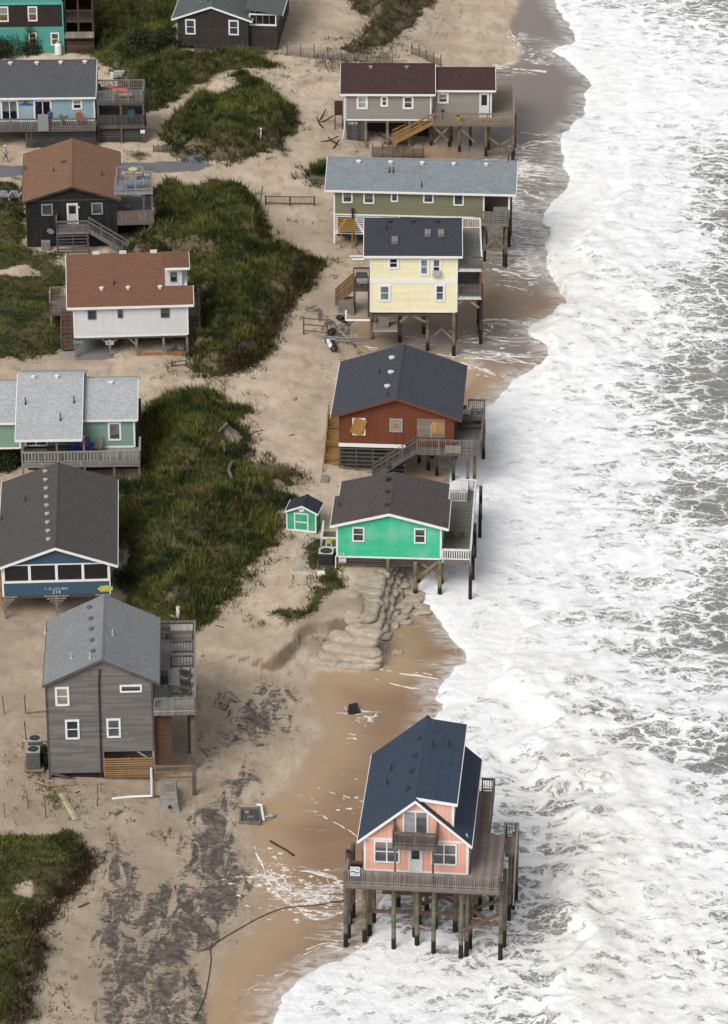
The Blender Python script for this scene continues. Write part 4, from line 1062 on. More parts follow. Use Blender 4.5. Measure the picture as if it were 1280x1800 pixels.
# dormer on the sea-side slope
yd = h.g(735.8, 1399.7, r['za'])[1]
xd, zb = h.f(797.5, 1445, yd); xo, ztp = h.f(803.5, 1412.5, yd - .2)
ybk = r['yb'] - .5
zb = h.rz_at(xd)
dw_ = MB().prism([(r['xa'] + .25, yd, h.rz_at(r['xa'] + .25) - .05), (xd, yd, zb - .05), (xd, yd, ztp - .16), (r['xa'] + .25, yd, r['za'] - .22)], (0, ybk - yd - .3, 0)).build('dormer', pink, h.roof)
sl_ = (r['za'] + .05 - ztp) / (xo - r['xa'])
MB().slab([(r['xa'] + .02, yd - .25, r['za'] + .06), (xo, yd - .25, ztp), (xo, ybk, ztp), (r['xa'] + .02, ybk, r['za'] + .06)], .14).build('dormer_roof', navy, dw_)
MB().prism([(r['xa'] + .02, yd - .30, r['za'] + .06), (xo + .04, yd - .30, ztp), (xo + .04, yd - .30, ztp - .2), (r['xa'] + .25, yd - .30, r['za'] - .2)], (0, .047, 0)).build('rake_board', WHITE, dw_)
MB().box(xd - .12, xd + .03, yd - .03, yd + .1, zb - .1, ztp - .2).build('corner_board', WHITE, dw_)
MB().box(xo + .003, xo + .05, yd - .25, ybk, ztp - .17, ztp - .01).build('fascia', WHITE, dw_)
h.roof_bits([(738, 1299), (731, 1329), (724, 1356.5), (717, 1388)], [(688, 1354), (680.5, 1380), (835.5, 1393)], ph=.5)
def on_dorm(px, py):
    n = Vector((sl_, 0, 1)).normalized(); d = ray(px, py); dl = Vector((d.dot(h.u), d.dot(h.n), d.z)); c = CAM - h.O; cl = Vector((c.dot(h.u), c.dot(h.n), c.z))
    return cl + dl * ((Vector((r['xa'], 0, r['za'] + .06)) - cl).dot(n) / dl.dot(n))
h.roof_bits([], [(760.5, 1313), (789, 1312)], at=on_dorm, ph=.5)
h.roof_bits([], [(820.5, 1469)], pmat=M('plain', (.6, .6, .6), .3, .5), ph=.18)

# ================================================================= the bright green house
h = House('beach_house', 'bright green house with dark brown roof and white deck rail above the sandbags', 'house', (591.6, 978.5), (776, 983.5), 3.3, 0.1)
z = h.zf
brn = M('shingle', (.085, .070, .068), 2.0, .15)
ov = .35
# rear section first (lower roof), then the front section
r = h.gable((684, 902.5), (581, 923.4), (788.4, 929.5), (692.8, 852), brn, ov=ov)
yb1 = (h.g(583.5, 848, r['ze'])[1] + h.g(799, 856, r['ze'])[1] + r['yb']) / 3
green = M('siding', (.055, .56, .32), .16, .05, .06, (.04, .38, .2))
h.gable_wall(green, z, WHITE)
gg = M('glass', (.045, .05, .06), .1)
h.window(619.4, 926.7, 640.8, 951.3, 0, gg); h.window(727.7, 929, 749, 954.4, 0, gg)
ff = h.roof
yb2 = r['yb'] + (h.g(597.5, 821, r['ze'])[1] - h.g(584, 847, r['ze'])[1])
m = MB(); a, k = .35, .18
m.slab([(r['xl'] + .35, r['yb'] + .01, r['ze'] + .02), (r['xa'], r['yb'] + .01, r['za'] - k), (r['xa'], yb2, r['za'] - k), (r['xl'] + .35, yb2, r['ze'] + .02)], .16)
m.slab([(r['xa'], r['yb'] + .01, r['za'] - k), (r['xr'] - .2, r['yb'] + .01, r['ze'] + .02), (r['xr'] - .2, yb2, r['ze'] + .02), (r['xa'], yb2, r['za'] - k)], .16)
rb = h.part(m, 'rear_roof', brn)
MB().box(r['xl'] + .29, r['xl'] + .347, r['yb'] + .02, yb2, r['ze'] - .15, r['ze'] + .0).box(r['xr'] - .197, r['xr'] - .14, r['yb'] + .02, yb2, r['ze'] - .15, r['ze'] + .0).build('fascia', WHITE, rb)
MB().box(.3, h.w - .1, r['yb'] - .25, yb2 - .3, z, r['ze'] - .1).build('rear_wall', green, h.root)
h.roof_bits([(682, 865.5), (680.5, 888.5)], [(597.5, 889)], ph=.4)
h.roof_bits([(685, 821), (682, 842)], [(711.5, 817)], ph=.4)
h.roof_bits([], [(782.5, 921.5)], ph=.15)
# deck on the sea side with white rails
dz = z - .05
xr, yd0 = h.g(829, 975, dz - .1); _, yd1 = h.g(838, 862, dz)
yd0 = -.1
xr = h.f(828.5, 973, yd0)[0]
dk = h.deck(h.w + .02, xr, yd0, yd1, dz, M('wood', (.225, .205, .175), .14, 'y', .18), rim=.25, rmat=M('wood', (.17, .145, .12), .3, 'z'))
wr = M('plain', (.88, .88, .86), .5, 0, .15)
h.rail([(h.w + .1, yd0 + .06, dz), (xr - .06, yd0 + .06, dz), (xr - .06, yd1 - .06, dz), (xr - 1.2, yd1 - .06, dz)], 1.0, wr, gap=.17, bw=.07)
xs_, ys_ = h.g(817, 868, dz)
h.rail([(h.w + .3, yd1 - 2.2, dz), (xs_ + .2, yd1 - 2.2, dz), (xs_ + .2, yd1 - .1, dz)], 1.0, wr, gap=.17, bw=.07)
# pilings, braces and the slatted skirt
pm = M('wood', (.20, .165, .10), .5, 'z', .25, .8)
h.piles([(682.4, 1042), (730, 1049), (773, 1047.4), (661, 1013), (640, 998), (735, 1028), (776, 1030)], z - .05, .16, .15, pm)
h.piles([(826.5, 1055), (831, 1021), (834.3, 982), (843.5, 947), (844.5, 915)], dz - .05, .14, 0, M('wood', (.13, .105, .085), .5, 'z', .2, 2.2))
bm_ = M('wood', (.26, .20, .12), .3, 'z', .2)
for a, c, y_ in (((733, 1017), (771, 986), .15), ((736, 985), (771, 1014), .35)):
    xa, za = h.f(*a, y_); xc, zc = h.f(*c, y_); MB().beam((xa, y_, za), (xc, y_, zc), .07, .24).build('brace', bm_, h.root)
xa, za = h.f(597, 984); xc, zc = h.f(727, 997)
h.slats(xa, xc, .05, z - .75, z - .08, 4, M('wood', (.12, .095, .08), .3, 'z', .2), .06, 'slat_skirt', 4)
m = MB()
for yy in (.2, 3.0, 6.0, 9.0): m.box(.05, h.w - .05, yy, yy + .14, z - .5, z - .22)
m.box(0.1, h.w - .1, .1, yb2 - .5, z - .2, z - .06)
h.part(m, 'floor_frame', M('wood', (.12, .09, .07), .3, 'z', .2))
m = MB().box(.2, 4.0, 5.5, 9, z - 1.9, z - .52); h.part(m, 'storage_room', M('wood', DKW, .3, 'x', .2))
# drain pipe at the left corner, numbers, notice
xp, _ = h.f(591, 980)
MB().tube([(xp - .03, -.06, z + .1), (xp - .03, -.06, z - 1.2)], .05, 8).build('drain_pipe', WHITE, h.root)
xa, za = h.f(599, 974.5)
text_mesh('house_number', '213', .42, M('plain', (.75, .78, .76), .5), h.root, (xa, -.045, za))
x0_, z0_ = h.f(595.5, 988.3, -.02); x1_, z1_ = h.f(608.7, 978.8, -.02)
sg = MB().box(x0_, x1_, -.09, -.06, z0_, z1_).build('notice_sign', M('plain', (.74, .70, .70), .5, 0, .1), h.root)
for za_, zb_ in ((z1_ - .14, z1_ - .04), (z0_ + .02, z0_ + .11)): MB().box(x0_ + .07, x1_ - .07, -.097, -.091, za_, zb_).build('red_stripe', M('plain', (.55, .22, .24), .6), sg)
# white railed platform on the land side
zp = z - .2
xa, ya = h.g(574, 924, zp); 
h.deck(-1.35, -.05, 1.6, 4.6, zp, M('wood', (.2, .17, .14), .14, 'y'), name='side_platform')
pr = h.rail([(-.1, 1.66, zp), (-1.3, 1.66, zp), (-1.3, 4.5, zp)], 1.0, wr, gap=.3, bw=.07)
for y_ in (1.7, 4.5): h.pile(-1.25, y_, zp - .1, .08, -1, sq=True)
MB().cyl((-.7, 1.58, zp + .75), (-.7, 1.54, zp + .75), .26, .26, 12).build('life_ring', M('plain', (.55, .52, .06), .5), pr)
# air conditioner on its shelf
h.deck(-1.55, -.1, .15, 1.35, z - .95, M('wood', (.16, .13, .11), .14, 'y'), rim=.15, name='shelf')
def ac_unit(loc, rz, label, group=None, col=(.035, .036, .038), sz=(.95, .95, .95), lab='air_conditioner', top=(.55, .55, .54)):
    o = empty(lab, loc, rz, label, 'air conditioner', group)
    w, d_, hh = sz
    MB().box(-w/2, w/2, -d_/2, d_/2, .05, hh).build('casing', M('plain', col, .5, .2), o, bevel=.03)
    m = MB().box(-w/2 - .01, w/2 + .01, -d_/2 - .01, d_/2 + .01, hh + .002, hh + .05)
    m.build('top_cover', M('plain', top, .5), o, bevel=.02)
    f_ = MB().cyl((0, 0, hh + .051), (0, 0, hh + .075), w * .40, w * .38, 20).build('fan_grille', M('plain', (.015, .017, .02), .5), o)
    m = MB()
    for k in range(6):
        a_ = k * math.pi / 6; m.beam((-w*.38*math.cos(a_), -w*.38*math.sin(a_), hh + .085), (w*.38*math.cos(a_), w*.38*math.sin(a_), hh + .085), .015)
    m.cyl((0, 0, hh + .075), (0, 0, hh + .1), .1, .1, 10).build('grille_bars', M('plain', (.1, .1, .1), .5), f_)
    m = MB()
    for sx in (-1, 1):
        for sy in (-1, 1): m.box(sx*w*.42 - .04, sx*w*.42 + .04, sy*d_*.42 - .04, sy*d_*.42 + .04, 0, .05)
    m.build('feet', M('plain', (.1, .1, .1), .7), o)
    return o
ac_unit(h.world(-.85, .75, z - .95 + .002), h.rz, 'black air conditioner with pale top on a shelf left of the green house', sz=(1.15, 1.0, 1.0))
GREEN = h
# things on the green house deck
def deck_chair(loc, rz, label, col=(.28, .20, .12), group=None, name='deck_chair', tall=.95):
    o = empty(name, loc, rz, label, 'chair', group); mt = M('wood', col, .1, 'x', .2)
    m = MB()
    for k in range(4): m.box(-.28, .28, -.26 + k*.14, -.15 + k*.14, .38 - k*.02, .41 - k*.02)
    m.build('seat', mt, o)
    m = MB()
    for k in range(5):
        x = -.26 + k*.13; m.beam((x, .26, .34), (x, .50, tall), .10, .03)
    m.build('backrest', mt, o)
    for sx in (-1, 1):
        MB().box(sx*.34 - .06, sx*.34 + .06, -.34, .34, .58, .61).build('armrest', mt, o)
        MB().box(sx*.32 - .03, sx*.32 + .03, -.33, -.25, 0, .58).build('leg', mt, o)
        MB().box(sx*.32 - .03, sx*.32 + .03, .24, .32, 0, .58).build('leg', mt, o)
    return o
x, y = h.g(791, 945, dz); deck_chair(h.world(x, y, dz + .002), h.rz + 2.9, 'brown wooden chair on the green house deck, left of the pair', group='chairs on the green house deck')
x, y = h.g(806, 947, dz); deck_chair(h.world(x, y, dz + .002), h.rz - 2.7, 'brown wooden chair on the green house deck, nearer the sea', group='chairs on the green house deck')

# ================================================================= garden shed
h = House('garden_shed', 'small bright green shed with white trim and dark roof on the sand', 'shed', (504, 931), (556, 936), 2.3, 2.15)
r = h.gable((531, 889), (501, 898.6), (559, 903), (536, 868.6), M('shingle', (.03, .034, .044), 3.0, .1), ov=.2, th=.1)
g2 = M('siding', (.045, .40, .21), .25, .05, .05, (.04, .3, .16), 1)
h.gable_wall(g2, h.zf, WHITE, cw=.09)
x0, z0 = h.f(517.5, 937); x1, z1 = h.f(542.5, 903)
dr = MB().box(x0, x1, -.03, .02, h.zf + .05, z1).build('double_door', g2, h.root)
m = MB(); xm = (x0 + x1) / 2
for xx in (x0, x1 - .1): m.box(xx, xx + .1, -.06, -.028, h.zf + .05, z1)
m.box(x0 + .1, x1 - .1, -.06, -.028, z1 - .1, z1).box(x0 + .1, x1 - .1, -.06, -.028, h.zf + .05, h.zf + .15).box(x0 + .1, x1 - .1, -.06, -.028, (h.zf + z1) / 2 - .05, (h.zf + z1) / 2 + .05)
m.build('door_trim', WHITE, dr)
MB().cyl((xm, -.03, z1 + .32), (xm, .01, z1 + .32), .24, .24, 14).build('fan_louvre', WHITE, h.root)
MB().box(.0, h.w, .0, r['yb'] - .4, -.2, h.zf - .01).build('floor_sill', M('wood', BROWNW, .2, 'x'), h.root)
MB().box(-.02, h.w + .02, -.05, -.005, h.zf - .06, h.zf + .04).build('base_board', WHITE, h.root)

# ================================================================= the rust red-brown house
h = House('beach_house', 'rust brown house with slate grey roof and boarded windows above the water', 'house', (596.2, 778), (798, 784), 3.9, 0.5)
z = h.zf
slate = M('shingle', (.058, .066, .080), 4.0, .12)
rust = M('siding', (.165, .046, .018), .22, .10, .12, (.13, .045, .02), 1)
RT = M('plain', (.16, .055, .025), .6)
r = h.gable((696.5, 699.5), (581.6, 731), (811, 738), (710, 604.6), slate, trim=RT, ov=.5)
[c for c in h.roof.children if c.name.startswith('fascia')][0].data.materials[0] = WHITE
h.gable_wall(rust, z, None)
xa, za = h.f(596, 783); 
MB().box(-.03, h.w * .58, -.06, .02, z - .32, z - .02).build('skirt_board', WHITE, h.root)
h.slats(.05, h.w * .58, .06, -.9, z - .36, 11, M('wood', (.11, .095, .085), .3, 'z', .2), .10, 'slat_skirt', 5)
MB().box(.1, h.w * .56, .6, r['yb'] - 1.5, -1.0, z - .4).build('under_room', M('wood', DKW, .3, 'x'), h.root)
w = h.window(619.6, 735, 642.6, 764, 0, M('glass', (.03, .03, .035)))
xb, zb = h.f(630.5, 750, -.1)
bd = MB().box(-.52, .52, -.012, .012, -.72, .72).build('plywood_board', M('wood', (.40, .215, .06), .4, 'x', .12), w); bd.location = (xb, -.14, zb); bd.rotation_euler = (0, .35, 0)
x0, z0 = h.f(684.8, 758.7); x1, z1 = h.f(707.9, 736)
w = h.win(x0, x1, z0, z1, 0, M('wood', (.30, .265, .23), .5, 'x', .18), sash='', pname='boarding', trim=M('plain', (.42, .36, .32), .6))
MB().box(x0 + .25, x1 - .3, -.045, -.03, (z0+z1)/2 - .2, (z0+z1)/2 + .12).build('patch_board', M('wood', (.33, .20, .11), .2, 'z'), w)
x0, z0 = h.f(733, 768.6); x1, z1 = h.f(782.7, 737)
w = MB().box(x0, x1, -.035, .01, z0, z1).build('boarded_window', M('wood', (.24, .20, .17), .2, 'z', .25), h.root)
MB().box((x0+x1)/2 + .05, x1 - .08, -.052, -.036, z0 + .45, z1 - .25).build('plywood_board', M('wood', (.40, .22, .10), .5, 'x', .2), w)
MB().box((x0+x1)/2 - .03, (x0+x1)/2 + .03, -.055, -.036, z0, z1 - .5).build('batten', M('plain', (.5, .47, .42), .7), w)
h.roof_bits([(689, 630), (687.5, 655.5), (681, 680)], [(667, 657), (682, 697)], vmat=M('plain', (.72, .72, .70), .5), ph=.45, vs=.36)
# yellow-brown steps down the land side
tn = M('wood', (.29, .175, .065), .2, 'y', .15)
xs_, zs_ = h.f(578, 809, -1.2)
h.stairs((-1.25, 5.4, z - .1), (-1.25, -.9, .55), 1.15, (1, 0, 0), tn, rails=[0], boards=2, risers=True)
# deck
dz = z - .1
yf = -.9
xr = h.f(846.5, 799, yf)[0]; xl = h.f(733, 797, yf)[0]
_, y2 = h.g(853, 722, dz)
dm_ = M('wood', (.20, .175, .165), .14, 'x', .2); rm_ = M('wood', (.145, .12, .105), .14, 'x', .25)
h.deck(xl, xr, yf, -.02, dz, dm_, rim=.3, rmat=rm_)
h.deck(h.w + .02, xr, -.016, y2, dz, dm_, rim=.3, rmat=rm_)
ra = h.rail([(xl + .05, yf + .06, dz), (xr - .06, yf + .06, dz), (xr - .06, y2 - .06, dz), (h.w + .9, y2 - .06, dz)], 1.05, M('wood', (.20, .175, .155), .14, 'x', .25), gap=.15)
m = MB().box(xl + 2.3, xl + 3.6, yf - .06, yf - .03, dz - .1, dz + .6).build('weathered_panel', M('wood', (.28, .25, .21), .2, 'x', .2), ra)
h.stairs((xl - .02, yf + .08, dz), (xl - 3.6, yf + .08, dz - 2.6), .8, (0, 1, 0), M('wood', (.13, .115, .105), .14, 'x', .2), boards=2)
h.piles([(737, 812), (753, 822), (768, 830), (797, 838), (822, 858), (834, 853), (850, 800), (848, 780)], dz - .05, .14, 0, M('wood', (.17, .145, .10), .5, 'z', .25, .4))
h.piles([(760, 800), (700, 810), (800, 800), (780, 770), (800, 750)], z - .1, .15, 0, M('wood', (.13, .105, .08), .5, 'z', .25, .4))
m = MB()
for yy in (.2, 3.0, 6.0, r['yb'] - .8): m.box(h.w * .58, h.w - .05, yy, yy + .14, z - .5, z - .22)
m.box(0.1, h.w - .1, .1, r['yb'] - .5, z - .2, z - .06)
h.part(m, 'floor_frame', M('wood', (.10, .075, .06), .3, 'z', .2))
RUST = h
# picnic table on its deck
def picnic_table(loc, rz, label, col=(.15, .125, .105)):
    o = empty('picnic_table', loc, rz, label, 'table'); mt = M('wood', col, .14, 'y', .25)
    MB().box(-.9, .9, -.38, .38, .70, .75).build('tabletop', mt, o)
    for sy in (-1, 1): MB().box(-.9, .9, sy*.72 - .13, sy*.72 + .13, .42, .46).build('bench', mt, o)
    for sx in (-1, 1):
        MB().beam((sx*.65, -.75, 0), (sx*.65, .28, .70), .05, .12).beam((sx*.65 + .06, .75, 0), (sx*.65 + .06, -.28, .70), .05, .12).beam((sx*.65 + .03, -.8, .39), (sx*.65 + .03, .8, .39), .05, .1).build('leg_frame', mt, o)
    return o
x, y = h.g(828, 750, dz); picnic_table(h.world(x, y, dz + .002), h.rz + .1, 'weathered wooden picnic table on the rust brown house deck')
x, y = h.g(843, 746, dz); deck_chair(h.world(x, y, dz + .002), h.rz + 1.2, 'pale weathered chair beside the picnic table on the rust house deck', col=(.33, .28, .2))
x, y = h.g(818, 726, dz)
o = empty('cooler', h.world(x, y, dz + .002), h.rz, 'white cooler with black lid at the far end of the rust house deck', 'cooler')
MB().box(-.45, .45, -.3, .3, 0, .5).build('body', WHITE, o, bevel=.04); MB().box(-.46, .1, -.31, .31, .502, .6).build('lid', M('plain', (.02, .02, .025), .5), o, bevel=.03)
# ================================================================= the pale yellow house
h = House('beach_house', 'pale yellow two-storey house with charcoal roof and skylights on pilings', 'house', (650.6, 548), (803.5, 548.5), 4.4, 0.5)
z = h.zf
char = M('shingle', (.042, .046, .058), 6.0, .15)
r = h.ridge((640, 383.4), (812.5, 383), (640, 450), (812.5, 450), char, .5, .35)
yel = M('siding', (.93, .86, .56), .24, .04, .22, (.62, .45, .16))
h.ridge_wall(yel, 0.0, h.w, z)
_, zb0 = h.f(700, 497.5); _, zb1 = h.f(700, 490)
MB().box(.12, h.w - .12, -.035, .02, zb0, zb1).build('trim_band', WHITE, h.wall)
g1 = M('glass', (.16, .21, .22), .1); g2 = M('glass', (.02, .022, .025))
TW = dict(tw=.2)
h.window(681.8, 451.5, 701.7, 472.4, 0, g2, **TW); h.window(736.7, 453, 754.9, 484, 0, g1, **TW); w3 = h.window(758.5, 453, 776.4, 484, 0, g2, **TW)
h.window(665.5, 500, 686.9, 529.4, 0, g1, **TW); h.window(763.5, 499, 782.9, 529.4, 0, g1, **TW)
x0, z0 = h.f(760.5, 483.5); x1, z1 = h.f(774.5, 474.5)
MB().box(x0, x1, -.4, -.075, z0, z1).build('window_air_conditioner', M('plain', (.5, .48, .45), .6, 0, .4, 14), w3, bevel=.02)
for px, py, pw, ph in ((694, 423.5, .31, .50), (752, 411, .31, .50), (775.5, 411, .31, .50)):
    p = h.on_ridge(px, py); a = math.atan(r['slope'])
    o = MB().box(-pw, pw, -ph, ph, -.05, .10).build('skylight', M('plain', (.10, .08, .075), .5), h.roof); o.location = p; o.rotation_euler = (a, 0, 0)
    MB().box(-pw + .06, pw - .06, -ph + .06, ph - .06, .102, .112).build('pane', M('glass', (.17, .155, .16), .12), o)
h.roof_bits([(684, 390), (725.5, 390), (768.5, 390)], [(679, 406)], at=h.on_ridge, ph=.5)
# decks on the sea side
dzu = h.f(805, 472, -.1)[1]; dzl = h.f(805, 521, -.1)[1]
xr = h.f(848, 478, 0)[0]
yb = h.g(842, 402, dzu)[1]
dg = M('wood', (.235, .22, .205), .14, 'y', .15)
wb_ = M('plain', (.66, .65, .62), .6)
rl = M('wood', (.12, .105, .095), .14, 'x', .2)
for dz, nm in ((dzu, 'upper_deck'), (dzl, 'lower_deck')):
    h.deck(h.w + .02, xr, 0, yb, dz, dg, rim=.3, rmat=wb_, name=nm)
    h.rail([(h.w + .1, .06, dz), (xr - .06, .06, dz)], 1.05, rl, gap=.14)
    h.rail([(xr - .06, .12, dz), (xr - .06, yb - .06, dz), (h.w + .3, yb - .06, dz)], 1.05, WHITE if dz == dzu else rl, gap=.16)
rp = M('wood', (.20, .075, .055), .4, 'z', .2)
for yy in (.1, yb * .5, yb - .15): MB().beam((xr - .15, yy, dzl), (xr - .15, yy, dzu - .3), .16).build('deck_post', rp, h.root)
pm = M('wood', (.165, .13, .095), .5, 'z', .25, 1.0 - .5 + .1)
h.piles([(845, 603), (841, 570), (843, 586)], dzl - .1, .15, -.35, M('wood', (.07, .058, .046), .5, 'z', .2, .9))
h.piles([(654, 611.5), (702.6, 606), (751.6, 618), (797.6, 624), (703, 585), (745, 590), (799, 598), (660, 585), (800, 575), (750, 570)], z - .05, .17, -.25, pm)
m = MB()
for yy in (.25, 3.2, r['yb'] - 1.2): m.box(.05, h.w - .05, yy, yy + .14, z - .5, z - .2)
m.box(.1, h.w - .1, .1, r['yb'] - .9, z - .19, z - .06)
h.part(m, 'floor_frame', M('wood', (.12, .095, .075), .3, 'z', .2))
bm_ = M('wood', (.22, .19, .155), .3, 'z', .2)
for a, c, y_ in (((703, 566), (720, 552), .3), ((720, 552), (748, 566), .3), ((757, 594), (778, 577), 1.5), ((776, 577), (795, 595), 1.5), ((806, 533), (815, 527), .2), ((828, 530), (842, 541), .2)):
    xa, za = h.f(*a, y_); xc, zc = h.f(*c, y_); MB().beam((xa, y_, za), (xc, y_, zc), .06, .2).build('brace', bm_, h.root)
# shelf with air conditioner underneath
x0, z0 = h.f(655.5, 577, .2); x1, _ = h.f(699, 577, .2)
h.deck(x0, x1, .1, 1.5, z0, M('wood', (.24, .22, .19), .14, 'x'), rim=.25, rmat=M('wood', (.30, .28, .25), .3, 'z'), name='shelf')
ac_unit(h.world((x0 + x1) / 2 - .1, .8, z0 + .003), h.rz, 'beige air conditioner on the shelf beneath the yellow house', col=(.26, .235, .20), sz=(.85, .85, 1.15), top=(.42, .39, .34))
# landing and steps on the land side
bw = M('wood', (.20, .125, .07), .2, 'x', .2)
dwk = M('wood', (.11, .085, .068), .14, 'x', .2)
zl = z + .05; x0, yl = h.g(621, 507, zl)
h.deck(x0, -.02, yl, yl + 2.1, zl, dwk, rim=.25, rmat=dwk, name='landing')
h.rail([(-.1, yl + 2.04, zl), (x0 + .05, yl + 2.04, zl)], 1.15, dwk, gap=.2); h.rail([(-.1, yl + .06, zl), (x0 + .05, yl + .06, zl)], 1.1, dwk, gap=.2)
xb_, zb_ = h.f(590, 534, yl)
h.stairs((x0 - .02, yl + .1, zl), (xb_, yl + .1, zb_), 1.1, (0, 1, 0), bw, boards=4)
for xx in (x0 + .1, -.15): h.pile(xx, yl + .2, zl - .1, .09, .2, dwk, True); h.pile(xx, yl + 1.9, zl - .1, .09, .2, dwk, True)
# drain pipe with elbow, land side
YEL = h
xa, za = h.f(650, 563, .4); xb_, zb_ = h.f(608.5, 563, .4); _, zc_ = h.f(608, 545.5, .4)
MB().tube([(xa, .4, za), (xb_, .4, za), (xb_, .4, zc_)], .09, 8).build('drain_pipe', WHITE, h.root)
xc, yc = h.g(633, 493, zl + .3)
o = empty('gas_tank', h.world(-.7, yl + .7, zl + .003), h.rz, 'pale blue gas tank on the landing of the yellow house', 'tank')
MB().cyl((-.42, 0, .38), (.42, 0, .38), .3, .3, 14).ball((-.42, 0, .38), .16, .29, .29).ball((.42, 0, .38), .16, .29, .29).build('tank_body', M('plain', (.42, .47, .50), .4), o)
MB().box(-.35, -.25, -.25, .25, 0, .2).build('foot', M('plain', (.3, .3, .3)), o); MB().box(.25, .35, -.25, .25, 0, .2).build('foot', M('plain', (.3, .3, .3)), o)
o = empty('grill', h.world(x0 + .75, yl + 1.2, zl + .003), h.rz, 'black covered grill on the landing beside the gas tank', 'grill')
MB().box(-.55, .55, -.28, .28, .25, .75).build('body', M('plain', (.02, .02, .022), .6), o, bevel=.05); MB().cyl((-.5, 0, .76), (.5, 0, .76), .26, .26, 12).build('hood', M('plain', (.02, .02, .022), .5), o)
MB().box(-.5, .5, -.22, .22, 0, .24).build('cart', M('plain', (.05, .05, .05), .6), o)

# ================================================================= the long olive house
h = House('beach_house', 'long olive green house with grey-blue shingle roof beyond the yellow house', 'house', (587, 377), (896, 384.5), 4.6, 0.5)
z = h.zf
gb = M('shingle', (.220, .248, .268), 8.0, .16)
r = h.ridge((576, 277), (910, 281), (571, 334.5), (907, 341), gb, .45, .45)
ol = M('siding', (.205, .205, .128), .18, .05, .08, (.12, .10, .07))
xp = h.f(851, 383)[0]
h.ridge_wall(ol, 0.0, xp, z)
yw = h.rr['yb'] - .45
MB().box(xp + .01, h.w, 2.0, yw, z, h.rr['ze'] - .05).build('porch_wall', M('siding', (.14, .125, .095), .18, .05, .1, (.1, .08, .06)), h.root)
MB().box(xp + .01, h.w, .0, 1.99, z - .25, z - .02).build('porch_floor', M('wood', GREYW, .14, 'y'), h.root)
MB().box(h.w - .16, h.w, .02, .18, z - .0, h.rr['ze'] + .0).build('porch_post', WHITE, h.root)
h.rail([(xp + .9, .3, z), (h.w - .2, .3, z)], 1.0, M('plain', (.3, .29, .25), .6), solid=True, gap=.12, bw=.1)
g3 = M('glass', (.055, .065, .08), .1); TW = dict(tw=.13)
for q_ in ((601.6,336.4,620,356),(639,337,658,357.5),(687,337.5,700,354.3),(743.8,339.7,762.5,356.3),(797,340.6,815.6,360.8)):
    h.window(*q_, 0, g3, sash='', **TW)
x, zz = h.f(768, 341.5)
MB().ball((x, -.12, zz), .12).build('floodlight', M('plain', (.6, .5, .35), .4), h.root)
h.roof_bits([(631, 284.5), (687, 286), (742.5, 287.3), (798, 288.8), (855, 290)], [], at=h.on_ridge, vmat=M('plain', (.80, .80, .80), .4), vs=.34)
h.roof_bits([], [(684.5, 303), (691.5, 303), (741, 328), (894, 282.5)], at=h.on_ridge, ph=.55)
# white slatted skirt on the land side
x1, _ = h.f(645, 382); _, zs = h.f(586, 412)
h.slats(.1, x1 + 3, .05, zs, z - .1, 9, WHITE, .09, 'slat_skirt', 4)
MB().box(.3, x1 + 2.8, .5, yw - .5, zs - .4, z - .3).build('under_room', M('wood', DKW, .3, 'x'), h.root)
MB().box(-.05, .12, -.05, .1, zs - .9, z).build('corner_post', WHITE, h.root)
m = MB()
for xa in (.1, x1 - .2):
    m.beam((xa + (.1 if xa < 1 else 0), -.02, zs + .1), (xa + (1.0 if xa < 1 else -.9), -.02, z - .4), .05, .2)
m.build('knee_brace', WHITE, h.root)
# front landing on tall crossed piles, steps down
yf = -.8
x0, dz = h.f(846, 375, yf); x1, _ = h.f(895, 375, yf)
dz = z - .1
x0, zt = h.f(846, 392, yf); x1, zt = h.f(895, 392, yf)
h.deck(x0, x1, yf, -.02, dz, M('wood', GREYW, .14, 'y'), rim=.3, rmat=M('wood', (.24, .21, .18), .3, 'z'), name='landing')
h.rail([(x0 + .06, yf + .06, dz), (x1 - .06, yf + .06, dz), (x1 - .06, -.1, dz)], 1.05, M('wood', (.22, .20, .175), .14, 'x', .2), boards=5)
pm = M('wood', (.17, .145, .105), .5, 'z', .2, .7)
h.piles([(889, 468), (849.5, 440)], dz - .1, .15, -.55, pm)
h.piles([(886, 466), (895, 432), (897, 412), (851, 432), (848, 428)], z - .1, .14, -.5, M('wood', (.06, .05, .04), .5, 'z', .2, .9))
for a, c in (((850, 394), (888, 437)), ((889, 394), (850, 440))):
    xa, za = h.f(*a, yf + .2); xc, zc = h.f(*c, yf + .2); MB().beam((xa, yf + .2, za), (xc, yf + .2, zc), .07, .22).build('brace', M('wood', (.20, .16, .12), .3, 'z'), h.root)
tw_ = M('wood', TANW, .2, 'x', .15)
h.stairs((x0, yf + .06, dz), (x0 - 2.9, yf + .06, dz - 2.1), 1.0, (0, 1, 0), tw_, boards=5)
for xx in (2, 6, 10, 14):
    for yy in (.4, 4): h.pile(xx, yy, z - .1, .14, -1.2, pm)
m = MB()
m.box(.1, h.w - .1, .1, yw - .1, z - .3, z - .06); h.part(m, 'floor_frame', M('wood', (.12, .095, .075), .3, 'z', .2))
